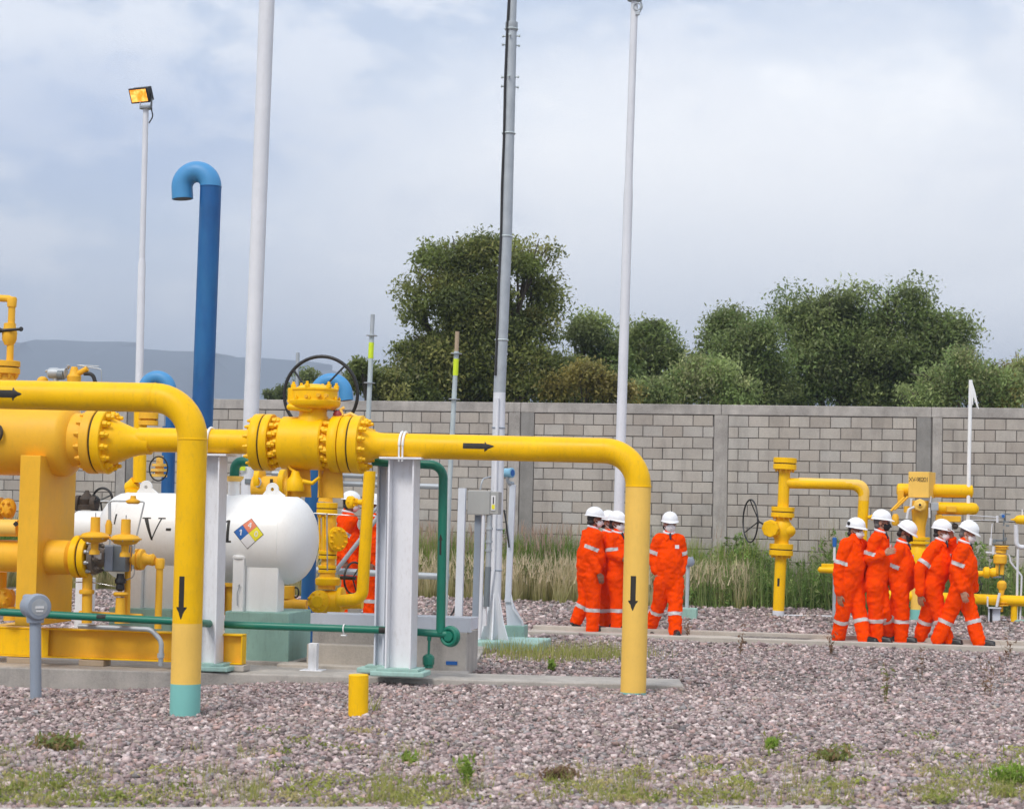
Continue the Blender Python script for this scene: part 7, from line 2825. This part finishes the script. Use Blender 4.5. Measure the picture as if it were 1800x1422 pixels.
def lone_instrument():
    d = 30.3
    K = lambda px, py, dd=0.0: P(px, py, d + dd)
    t = thing('field_instrument', 'grey round instrument on a thin pale pole, right of the lone walking man', 'instrument', K(1212, 1082))
    mb = MB(); mb.tube([K(1207, 1075), K(1209.5, 990)], 0.03, 14)
    part('pole', mb, M['galv_pale'], t)
    mb = MB(); mb.lathe(K(1209, 987, .05), (-V + U * 0.4).normalized(), [(0, 0.055), (0.02, 0.075), (0.12, 0.075), (0.13, 0.06)], 20); mb.box(K(1217, 981), (0.03, 0.03, 0.05))
    part('head', mb, M['instr'], t)
    mb = MB(); mb.box(K(1211.5, 1081), (0.25, 0.25, 0.22))
    part('pedestal', mb, M['pedestal'], t, bevel=0.01, smooth=False)


lone_instrument()


# ================================================================== people
from mathutils import noise as mnoise


def cloth_mat(name, rgb):
    m, t, b = new_mat(name)
    geo = N(t, 'ShaderNodeNewGeometry')
    na = N(t, 'ShaderNodeTexNoise', inp={'Scale': 7.0, 'Detail': 4.0, 'Roughness': 0.6, 'Distortion': 0.6})
    L(t, geo.outputs['Position'], na.inputs['Vector'])
    c = mixc(t, ramp(t, na.outputs[0], [(0.3, 0.0), (0.7, 1.0)]), tuple(x * 0.86 for x in rgb), rgb)
    L(t, c, b.inputs['Base Color'])
    b.inputs['Roughness'].default_value = 0.85
    b.inputs['Specular IOR Level'].default_value = 0.03
    b.inputs['Sheen Weight'].default_value = 0.0
    n2_ = N(t, 'ShaderNodeTexNoise', inp={'Scale': 16.0, 'Detail': 5.0, 'Roughness': 0.55, 'Distortion': 1.2})
    mp_ = N(t, 'ShaderNodeMapping', inp={'Scale': (1, 1, 0.6), 'Rotation': (0.3, 0.5, 0.2)})
    L(t, geo.outputs['Position'], mp_.inputs[0]); L(t, mp_.outputs[0], n2_.inputs['Vector'])
    bp = N(t, 'ShaderNodeBump', inp={'Strength': 0.55, 'Distance': 0.03})
    L(t, n2_.outputs[0], bp.inputs['Height']); L(t, bp.outputs[0], b.inputs['Normal'])
    return m


M['orange'] = cloth_mat('orange_coverall_cloth', (1.0, 0.068, 0.0))
M['band'] = paint('reflective_tape', (0.56, 0.53, 0.52), 0.45, 0.08, scale=20)
M['helmet'] = paint('white_helmet_shell', (0.82, 0.82, 0.83), 0.28, 0.01, dirt=0.0, bump=0)
M['mask_w'] = paint('white_mask_cloth', (0.78, 0.77, 0.77), 0.85, 0.03, dirt=0)
M['mask_b'] = paint('black_mask_cloth', (0.012, 0.012, 0.014), 0.85, 0.1, dirt=0)
M['hair'] = paint('dark_hair', (0.014, 0.010, 0.008), 0.6, 0.3, dirt=0)
M['hair_g'] = paint('greying_hair', (0.10, 0.09, 0.085), 0.6, 0.3, dirt=0)
M['shoe'] = paint('black_boot_leather', (0.012, 0.011, 0.011), 0.4, 0.2)
M['shirt'] = paint('white_shirt_collar', (0.74, 0.74, 0.76), 0.8, 0.03, dirt=0)
M['tie'] = paint('dark_collar_cloth', (0.02, 0.02, 0.035), 0.8, 0.1, dirt=0)
M['eye'] = paint('dark_eyes', (0.015, 0.010, 0.008), 0.3, 0.1, dirt=0, bump=0)


def skin_mat(name, rgb):
    m, t, b = new_mat(name)
    geo = N(t, 'ShaderNodeNewGeometry')
    na = N(t, 'ShaderNodeTexNoise', inp={'Scale': 22.0, 'Detail': 3.0})
    L(t, geo.outputs['Position'], na.inputs['Vector'])
    L(t, mixc(t, na.outputs[0], tuple(x * 0.88 for x in rgb), tuple(min(1, x * 1.1) for x in rgb)), b.inputs['Base Color'])
    b.inputs['Roughness'].default_value = 0.5
    b.inputs['Subsurface Weight'].default_value = 0.08
    b.inputs['Subsurface Radius'].default_value = (0.02, 0.008, 0.004)
    return m


M['skin1'] = skin_mat('skin_tan', (0.34, 0.16, 0.09))
M['skin2'] = skin_mat('skin_brown', (0.22, 0.10, 0.058))
M['skin3'] = skin_mat('skin_light_tan', (0.44, 0.22, 0.14))


def remeshed(mb, voxel, smooth_it=6, wrinkle=0.0, seed=0):
    me = mb.mesh('tmp_body', [])
    o = bpy.data.objects.new('tmp_body', me)
    col.objects.link(o)
    md = o.modifiers.new('r', 'REMESH'); md.mode = 'VOXEL'; md.voxel_size = voxel; md.use_smooth_shade = True
    ms = o.modifiers.new('s', 'SMOOTH'); ms.factor = 0.5; ms.iterations = smooth_it
    dg = bpy.context.evaluated_depsgraph_get()
    res = bpy.data.meshes.new_from_object(o.evaluated_get(dg))
    bpy.data.objects.remove(o); bpy.data.meshes.remove(me)
    if wrinkle:
        n = len(res.vertices)
        co = np.empty(n * 3, np.float32); res.vertices.foreach_get('co', co); co = co.reshape(-1, 3)
        nr = np.empty(n * 3, np.float32); res.vertices.foreach_get('normal', nr); nr = nr.reshape(-1, 3)
        dv = np.empty(n, np.float32)
        for i in range(n):
            p = co[i]
            w_ = 0.35 * p[0] + 0.3 * p[1]
            a = mnoise.noise(Vector((p[0] * 7 + seed, p[1] * 7, p[2] * 11 + w_ * 14)))
            b = mnoise.noise(Vector((p[0] * 17 + seed * 2.3, p[1] * 17, p[2] * 24 - w_ * 30)))
            dv[i] = (1 - abs(a) * 2.4) * 0.55 + b * 0.6
        co += nr * (dv * wrinkle)[:, None]
        res.vertices.foreach_set('co', co.ravel()); res.update()
    res.shade_smooth()
    return res


# ---- templates: head, helmet, masks, hair, hands, boots (facing -Y, head origin at its centre)
def head_templates():
    T = {}
    X = Vector((1, 0, 0)); Y = Vector((0, 1, 0))
    mb = MB()
    mb.ell((0, 0.008, 0.025), (0.075, 0.094, 0.098))
    mb.ell((0, -0.022, -0.055), (0.059, 0.066, 0.064))
    mb.cap((0, -0.088, 0.008), (0, -0.106, -0.028), 0.010, 0.015)
    mb.ell((0, -0.078, 0.028), (0.052, 0.020, 0.012))
    for sg in (-1, 1):
        mb.ell((sg * 0.078, 0.012, -0.012), (0.011, 0.024, 0.034))
        mb.ell((sg * 0.035, -0.068, -0.022), (0.024, 0.022, 0.020))
    mb.ell((0, -0.084, -0.062), (0.026, 0.013, 0.010))
    mb.ell((0, -0.07, -0.10), (0.026, 0.022, 0.020))
    me = remeshed(mb, 0.0065, 3)
    T['head'] = me
    mb = MB()
    for sg in (-1, 1):
        mb.ell((sg * 0.031, -0.083, 0.008), (0.014, 0.008, 0.006), n=10, m=6)
        mb.cap((sg * 0.018, -0.089, 0.027), (sg * 0.046, -0.080, 0.028), 0.005, 0.004, 8)
    T['eyes'] = mb.mesh('eyes', [M['eye']])
    # helmet
    mb = MB()
    vs, fs = [], []
    n, m_ = 36, 9
    for i in range(m_ + 1):
        th = PI / 2 * i / m_
        for j in range(n):
            a = 2 * PI * j / n
            k = math.cos(th) ** 0.85 if i < m_ else 0.001
            vs.append((0.114 * k * math.sin(a), -0.134 * k * math.cos(a) + 0.006, 0.045 + 0.122 * math.sin(th)))
    for i in range(m_):
        for j in range(n):
            j2 = (j + 1) % n
            fs.append((i * n + j, i * n + j2, (i + 1) * n + j2, (i + 1) * n + j))
    fs.append(tuple(range(n)))
    mb.add(vs, fs)
    vs, fs = [], []
    for (rx, ry, ex, z) in ((0.112, 0.132, 0, 0.050), (0.124, 0.145, 0.030, 0.040), (0.125, 0.146, 0.031, 0.034), (0.110, 0.130, 0, 0.040)):
        for j in range(n):
            a = 2 * PI * j / n
            c = max(0, math.cos(a)) ** 2
            vs.append((rx * math.sin(a), -(ry * math.cos(a) + ex * c) + 0.004, z - 0.012 * c * (ex > 0)))
    for i in range(4):
        i2 = (i + 1) % 4
        for j in range(n):
            j2 = (j + 1) % n
            fs.append((i * n + j, i * n + j2, i2 * n + j2, i2 * n + j))
    mb.add(vs, fs)
    for x in (-0.03, 0, 0.03):
        pts = []
        for k in range(9):
            th = math.radians(25 + 130 * k / 8)
            pts.append((x, -0.133 * math.cos(th) * 0.97 + 0.006, 0.045 + 0.124 * math.sin(th) ** 0.9 * (1 - abs(x) * 1.6)))
        mb.tube(pts, 0.0065 if x == 0 else 0.005, 6)
    T['helmet'] = mb.mesh('helmet', [M['helmet']], ang=0.9)
    for k in ('mask_w', 'mask_b'):
        mb = MB()
        mb.ell((0, -0.060, -0.052), (0.066, 0.060, 0.062))
        mb.cap((0, -0.098, -0.016), (0, -0.124, -0.050), 0.018, 0.014, 10)
        for sg in (-1, 1):
            mb.tube([(sg * 0.052, -0.06, -0.035), (sg * 0.074, -0.02, -0.018), (sg * 0.080, 0.016, -0.01)], 0.0035, 6)
            mb.tube([(sg * 0.05, -0.06, -0.08), (sg * 0.070, -0.02, -0.06), (sg * 0.080, 0.016, -0.03)], 0.0035, 6)
        T[k] = mb.mesh('face_mask', [M[k]])
    for k in ('hair', 'hair_g'):
        mb = MB()
        mb.ell((0, 0.026, 0.018), (0.0815, 0.086, 0.100))
        mb.cap((-0.05, 0.055, -0.055), (0.05, 0.055, -0.055), 0.04, 0.04, 10)
        T[k] = mb.mesh('hair', [M[k]])
    mb = MB()
    for sg in (-1, 1):
        mb.torus((sg * 0.033, -0.096, 0.006), Vector((sg * 0.25, 1, 0)), 0.022, 0.0035, 18, 6)
        mb.tube([(sg * 0.055, -0.09, 0.01), (sg * 0.078, -0.04, 0.008), (sg * 0.082, 0.01, 0.004)], 0.003, 6)
    mb.cyl((-0.012, -0.1, 0.01), (0.012, -0.1, 0.01), 0.003, 6)
    T['glasses'] = mb.mesh('safety_glasses', [M['instr_d']])
    # hand: wrist at the origin, fingers along -z, palm towards +x, thumb on -y
    mb = MB()
    mb.cap((0, 0, 0.01), (0.004, 0, -0.03), 0.027, 0.030)
    for y in (-0.03, -0.01, 0.01, 0.028):
        mb.cap((0.002, y * 0.7, -0.03), (0.006, y, -0.085), 0.017, 0.013, 10)
    for y, l1, l2 in ((-0.031, 0.036, 0.036), (-0.0105, 0.042, 0.040), (0.0105, 0.038, 0.038), (0.030, 0.030, 0.028)):
        a = Vector((0.006, y, -0.085)); b = a + Vector((0.012, y * 0.06, -l1)); c = b + Vector((0.026, 0, -l2 * 0.85))
        mb.cap(a, b, 0.0105, 0.0092, 10); mb.cap(b, c, 0.0092, 0.0075, 10)
    a = Vector((0.008, -0.026, -0.028)); b = Vector((0.022, -0.052, -0.060)); c = Vector((0.034, -0.056, -0.092))
    mb.cap(a, b, 0.016, 0.0115, 10); mb.cap(b, c, 0.0115, 0.0085, 10)
    T['hand'] = remeshed(mb, 0.0042, 2)
    mb = MB()
    mb.cap((0, 0.03, 0.05), (0, -0.02, 0.05), 0.048, 0.045)
    mb.cap((0, -0.02, 0.045), (0, -0.15, 0.035), 0.044, 0.036)
    mb.cap((0, 0.03, 0.05), (0, 0.03, 0.10), 0.046, 0.044)
    mb.box((0, -0.06, 0.012), (0.088, 0.25, 0.024), X, Y)
    T['boot'] = remeshed(mb, 0.010, 2)
    T['boot'].materials.append(M['shoe'])
    return T


TPL = head_templates()
_skinned = {}


def skinned(kind, sk):
    if (kind, sk) not in _skinned:
        me = TPL[kind].copy(); me.name = kind
        me.materials.clear(); me.materials.append(M[sk])
        _skinned[(kind, sk)] = me
    return _skinned[(kind, sk)]


def place(name, me, mat, parent):
    o = bpy.data.objects.new(name, me)
    col.objects.link(o)
    o.parent = parent
    if mat is not None:
        mm = mat.copy()
        mm.translation = mm.translation - ORG[parent]
        o.matrix_local = mm
    ORG[o] = ORG[parent]
    return o


PSEED = [0]


def person(label, feet, hel, neck, hip, face, head_face, nod, legs, arms, mask='mask_w', skin='skin1', hair='hair', stout=1.0, z0=0.012,
           tilt=0.0, group='visitors in orange coveralls', knob=False, glasses=False, collar='shirt', badge=True, d=None, sw=0.168):
    PSEED[0] += 1
    seed = PSEED[0] * 3.1
    g = G(feet[0], feet[1], z0)
    d = d or g.y
    J = lambda q: P(q[0], q[1], d + (q[2] if len(q) > 2 else 0.0))
    a = math.radians(face)
    f = Vector((math.sin(a), -math.cos(a), 0)); left = Vector((math.cos(a), math.sin(a), 0))
    base = Vector((J(hip).x, d, z0))
    t = thing('person', label, 'person', base, group)
    nb, hp = J(neck), J(hip)
    up = (nb - hp).normalized()
    sh = {s: nb - up * 0.085 + left * (sw if s == 'L' else -sw) for s in 'LR'}
    hj = {s: hp - up * 0.02 + left * (0.088 if s == 'L' else -0.088) for s in 'LR'}
    limbs = []
    mb = MB()
    st = stout
    ch = nb - up * 0.20
    sd = up.cross(f).normalized()
    fw = sd.cross(up).normalized()
    if fw.dot(f) < 0:
        fw = -fw
    ln = (nb - hp).length
    mb.ell(hp + up * (ln - 0.20), (sw + 0.012, 0.135 * (0.6 + 0.4 * st), 0.20), sd, fw, up)
    mb.ell(hp + up * (ln * 0.40) + fw * 0.015 * st, (0.196 * st, 0.164 * st, 0.27), sd, fw, up)
    mb.ell(hp + up * (ln * 0.18), (0.188 * (0.5 + 0.5 * st), 0.158 * (0.5 + 0.5 * st), 0.2), sd, fw, up)
    mb.ell(hp + up * 0.0, (0.176 * (0.7 + 0.3 * st), 0.138 * (0.6 + 0.4 * st), 0.16), sd, fw, up)
    mb.cap(nb - up * 0.07 + left * sw * 0.75, nb - up * 0.07 - left * sw * 0.75, 0.078, 0.078)
    mb.cap(nb - up * 0.06, nb + up * 0.012, 0.085, 0.072)
    for s in 'LR':
        el, wr = J(arms[s][0]), J(arms[s][1])
        mb.cap(sh[s], el, 0.083, 0.072); mb.cap(el, wr, 0.072, 0.060)
        limbs.append(('arm' + s, sh[s], el, 0.105, 0.62, 0.80)); limbs.append(('fore' + s, el, wr, 0.09, 2, 2))
        kn, an = J(legs[s][0]), J(legs[s][1])
        mb.cap(hj[s], kn, 0.124 * (0.6 + 0.4 * st), 0.099); mb.cap(kn, an, 0.098, 0.090)
        mb.cap(an, an + (an - kn).normalized() * 0.035, 0.089, 0.086)
        limbs.append(('shin' + s, kn, an, 0.14, 0.30, 0.43))
    me = remeshed(mb, 0.0135, 5, 0.016, seed)
    me.name = 'coverall'
    me.materials.append(M['orange'])
    org = ORG[t]
    # reflective bands lifted off the finished cloth
    nvt = len(me.vertices)
    co = np.empty(nvt * 3, np.float32); me.vertices.foreach_get('co', co); co = co.reshape(-1, 3)
    nr = np.empty(nvt * 3, np.float32); me.vertices.foreach_get('normal', nr); nr = nr.reshape(-1, 3)
    npol = len(me.polygons)
    lt = np.empty(npol, np.int32); me.polygons.foreach_get('loop_total', lt)
    li = np.empty(lt.sum(), np.int32); me.loops.foreach_get('vertex_index', li)
    ls = np.concatenate([[0], np.cumsum(lt)[:-1]])
    cen = np.stack([co[li[ls + np.minimum(k, lt - 1)]] for k in range(4)], 0).mean(0)
    for (nm, A_, B_, rad, t0, t1) in limbs:
        if t0 > 1:
            continue
        A3, B3 = np.array(A_), np.array(B_)
        dd = B3 - A3; l2 = dd @ dd
        def tt(p):
            return (p - A3) @ dd / l2
        tc_ = tt(cen)
        dist = np.linalg.norm(cen - (A3 + np.outer(tc_, dd)), axis=1)
        wid = 0.055 / math.sqrt(l2)
        t1 = t0 + wid
        selp = np.where((tc_ > t0) & (tc_ < t1) & (dist < rad))[0]
        if len(selp) < 6:
            continue
        idx = {}; vs = []; fs = []
        for p in selp:
            face_ = []
            for k in range(lt[p]):
                v = int(li[ls[p] + k])
                if v not in idx:
                    idx[v] = len(vs)
                    q = co[v].astype(float)
                    tv = (q - A3) @ dd / l2
                    tq = min(max(tv, t0), t1)
                    q = q + dd * (tq - tv) + nr[v] * 0.005
                    vs.append(tuple(q))
                face_.append(idx[v])
            fs.append(face_)
        m2 = bpy.data.meshes.new('reflective_band')
        m2.from_pydata([(v[0] - org.x, v[1] - org.y, v[2] - org.z) for v in vs], [], fs)
        m2.materials.append(M['band']); m2.shade_smooth()
        o = bpy.data.objects.new('reflective_band', m2); col.objects.link(o); o.parent = t
    co -= np.array(org, np.float32)
    me.vertices.foreach_set('co', co.ravel()); me.update()
    o = bpy.data.objects.new('coverall', me); col.objects.link(o); o.parent = t
    # head
    ha = math.radians(head_face)
    hf = Vector((math.sin(ha), -math.cos(ha), 0))
    Rm = Matrix.Rotation(ha, 4, 'Z') @ Matrix.Rotation(math.radians(tilt), 4, 'Y') @ Matrix.Rotation(math.radians(nod), 4, 'X')
    upv = (Rm @ Vector((0, 0, 1, 0))).to_3d()
    hc = J(hel) - upv * 0.098
    HM = Matrix.Translation(hc) @ Rm
    hd = place('head', skinned('head', skin), HM, t)
    place('eyes', TPL['eyes'], None, hd)
    place('hair', TPL[hair], None, hd)
    place('helmet', TPL['helmet'], HM, t)
    if mask:
        place('face_mask', TPL[mask], HM, t)
    if glasses:
        place('safety_glasses', TPL['glasses'], HM, t)
    mb = MB(); mb.tube([nb - up * 0.05, nb.lerp(hc, 0.5), hc + upv * -0.02], [0.066, 0.060, 0.058], 16)
    part('neck', mb, M[skin], t)
    if knob:
        mb = MB(); q = HM @ Vector((-0.112, 0.055, 0.085)); mb.ell(q, (0.022, 0.022, 0.026))
        part('helmet_knob', mb, M['black'], t)
    # collars
    if collar:
        mb = MB()
        ax = (up + f * 0.30).normalized()
        mb.torus(nb + up * 0.022 + f * 0.008, ax, 0.071, 0.017, 28, 8)
        part('shirt_collar', mb, M['shirt'], t)
        mb = MB(); mb.cap(nb + f * 0.085 - up * 0.0, nb + f * 0.12 - up * 0.07, 0.016, 0.012, 8)
        part('tie', mb, M['tie'], t)
    mb = MB()
    for sg in (-1, 1):
        c0 = nb + up * 0.018 - f * 0.06 + sd * sg * 0.05; c1 = nb + f * 0.05 + sd * sg * 0.075 - up * 0.005; c2 = nb + f * 0.125 + sd * sg * 0.05 - up * 0.09
        mb.prism([c0, c1, c2, nb + f * 0.11 + sd * sg * 0.012 - up * 0.05, nb + f * 0.06 + sd * sg * 0.05 + up * 0.01], sd * sg * 0.02 - up * 0.004)
    part('coverall_collar', mb, M['orange'], t, bevel=0.006)
    if badge:
        mb = MB()
        c = nb - up * 0.175 + left * 0.085 + fw * (0.142 * (0.6 + 0.4 * st))
        mb.box(c, (0.055, 0.012, 0.05), left, fw, up)
        part('chest_badge', mb, M['nfpa_w'], t)
    # belt line and zip
    # hands
    for s in 'LR':
        el, wr = J(arms[s][0]), J(arms[s][1])
        mode = arms[s][2] if len(arms[s]) > 2 else 'open'
        if mode == 'pocket':
            continue
        dn = (wr - el).normalized()
        pal = (-left if s == 'L' else left)
        pal = (pal - dn * pal.dot(dn)).normalized()
        z_ = -dn
        x_ = pal
        y_ = z_.cross(x_)
        flip = -1 if s == 'L' else 1
        Mx = Matrix((x_, y_ * flip, z_)).transposed().to_4x4()
        Mx.translation = wr + dn * 0.035
        place('hand', skinned('hand', skin), Mx, t)
    # boots
    for s in 'LR':
        kn, an = J(legs[s][0]), J(legs[s][1])
        shin = (an - kn).normalized()
        pitch = legs[s][2] if len(legs[s]) > 2 else 0
        Bm = Matrix.Rotation(a, 4, 'Z') @ Matrix.Rotation(math.radians(pitch), 4, 'X')
        q = an + shin * 0.02
        sole = Bm @ Vector((0, 0.03, 0.105))
        Bm.translation = q - sole.to_3d()
        if pitch == 0:
            Bm.translation.z = z0 + 0.001
        place('boot', TPL['boot'], Bm, t)
    return t


# right-hand group walking to the right
person('man with white mask and dark helmet knob, at the left end of the right group', (1497, 1127), (1506, 919), (1502, 946), (1494, 1024), 42, 48, 6,
       {'R': ((1482, 1074, -.02), (1474, 1117, .12), 14), 'L': ((1510, 1074, .0), (1519, 1121, -.1), 0)},
       {'R': ((1473.5, 1003, -.12), (1475, 1040, -.14)), 'L': ((1517, 1000, .16), (1518, 1035, .05), 'pocket')}, 'mask_w', 'skin1', 'hair', 1.02, knob=True, glasses=True, collar=None)
person('tallest man of the right group, black mask and white collar, arm bent across his chest', (1548, 1128), (1551, 905), (1546, 936), (1541, 1024), 62, 76, 4,
       {'R': ((1539, 1073, -.02), (1541, 1121, .0), 0), 'L': ((1552, 1072, .02), (1560, 1116, .25), 0)},
       {'R': ((1528, 983, -.12), (1550, 975, -.22)), 'L': ((1556, 990, .2), (1560, 1020, .1), 'pocket')}, 'mask_b', 'skin3', 'hair_g', 0.97, glasses=True)
person('man looking down under a tipped white helmet, black mask, third in the right group', (1584, 1128), (1599, 925), (1585, 955), (1583, 1028), 68, 62, 30,
       {'R': ((1585.5, 1074, -.05), (1584, 1121, -.02), 0), 'L': ((1575, 1070, .08), (1564, 1104, .12), 38)},
       {'R': ((1564, 1005, -.12), (1580, 1040, -.10), 'pocket'), 'L': ((1598, 1000, .2), (1600, 1030, .1), 'pocket')}, 'mask_b', 'skin2', 'hair', 1.04)
person('stout man with white cup mask and round badge, striding fourth in the right group', (1645, 1130), (1657.5, 922), (1652, 951), (1641, 1025), 58, 62, 8,
       {'R': ((1649, 1074, -.06), (1664, 1122, -.10), 0), 'L': ((1631, 1077, .06), (1619, 1116, .16), 22)},
       {'R': ((1615.5, 1001, -.16), (1617, 1040, -.16)), 'L': ((1681, 985, .10), (1674, 950, -.02))}, 'mask_w', 'skin1', 'hair', 1.16)
person('man at the right end of the right group, chin down, long stride to the right', (1690, 1133), (1707, 925), (1694, 955), (1690, 1027), 72, 66, 24,
       {'R': ((1669, 1078, .04), (1650, 1119, .05), 26), 'L': ((1705, 1074, .0), (1720, 1125, -.06), 0)},
       {'R': ((1679, 1000, -.14), (1690, 1034, -.2)), 'L': ((1709, 1003, .18), (1712, 1035, .1), 'pocket')}, 'mask_w', 'skin3', 'hair_g', 1.08)
# lone walker
person('lone man in orange coveralls walking forwards, right of the pale pipe leg', (1180, 1115), (1178, 908), (1176, 938), (1176, 1020), 6, 4, 6,
       {'R': ((1160, 1058, .10), (1145, 1098, .30), 20), 'L': ((1186.5, 1062, -.05), (1187, 1108, -.12), 0)},
       {'R': ((1148, 978, .03), (1153, 1003, -.02)), 'L': ((1200, 980, .06), (1197, 1004, -.02), 'pocket')}, 'mask_w', 'skin3', 'hair', 0.98, glasses=True, sw=0.142)
# left group
person('heavy man with his back half turned, nearest of the three beside the pale pipe leg', (1043, 1109), (1047, 900), (1041, 930), (1035, 1008), 112, 100, 6,
       {'R': ((1043, 1054, -.06), (1041, 1102, -.06), 0), 'L': ((1030, 1052, .06), (1015, 1086, .1), 40)},
       {'R': ((1037, 972, -.16), (1050, 1002, -.2)), 'L': ((1050, 975, .2), (1052, 1005, .2), 'pocket')}, 'mask_w', 'skin2', 'hair', 1.2, badge=False)
person('man with white mask standing close behind the heavy man, middle of the small group', (1067, 1107), (1071, 906), (1068, 936), (1064, 1012), 60, 66, 8,
       {'R': ((1064, 1056, -.03), (1064, 1101, -.03), 0), 'L': ((1072, 1056, .1), (1073, 1100, .1), 0)},
       {'R': ((1056, 975, -.12), (1068, 996, -.18)), 'L': ((1082, 975, .12), (1080, 1000, .05), 'pocket')}, 'mask_w', 'skin1', 'hair', 1.0, d=27.75)
person('man half hidden by the pale pipe leg, right hand member of the small group', (1087, 1107), (1086, 907), (1085, 937), (1088, 1012), 48, 58, 8,
       {'R': ((1086, 1056, -.03), (1085, 1101, -.03), 0), 'L': ((1097, 1056, .1), (1100, 1100, .1), 0)},
       {'R': ((1074, 972, -.14), (1090, 980, -.22)), 'L': ((1103, 975, .1), (1100, 1004, .05), 'pocket')}, 'mask_w', 'skin2', 'hair', 1.02, d=27.2)
# two men behind the valves
person('man seen from the side behind the yellow valve stack, helmet under the green tap', (616, 1095), (619, 872), (610, 903), (612, 985), 118, 104, 8,
       {'R': ((613, 1033, -.03), (611, 1080, -.03), 0), 'L': ((620, 1033, .08), (622, 1078, .1), 0)},
       {'R': ((600, 945, -.15), (605, 980, -.22)), 'L': ((628, 945, .18), (634, 978, .1), 'pocket')}, 'mask_w', 'skin2', 'hair', 1.06, z0=0.13, d=27.0, badge=False)
person('man mostly hidden between the yellow bypass pipe and the slim grey blue post', (656, 1095), (658.5, 877), (654, 908), (655, 990), 70, 80, 10,
       {'R': ((652, 1038, -.03), (650, 1086, -.03), 0), 'L': ((662, 1038, .08), (665, 1084, .1), 0)},
       {'R': ((640, 950, -.12), (648, 985, -.18)), 'L': ((670, 950, .14), (672, 985, .1), 'pocket')}, 'mask_w', 'skin2', 'hair', 1.02, z0=0.09, d=27.0)
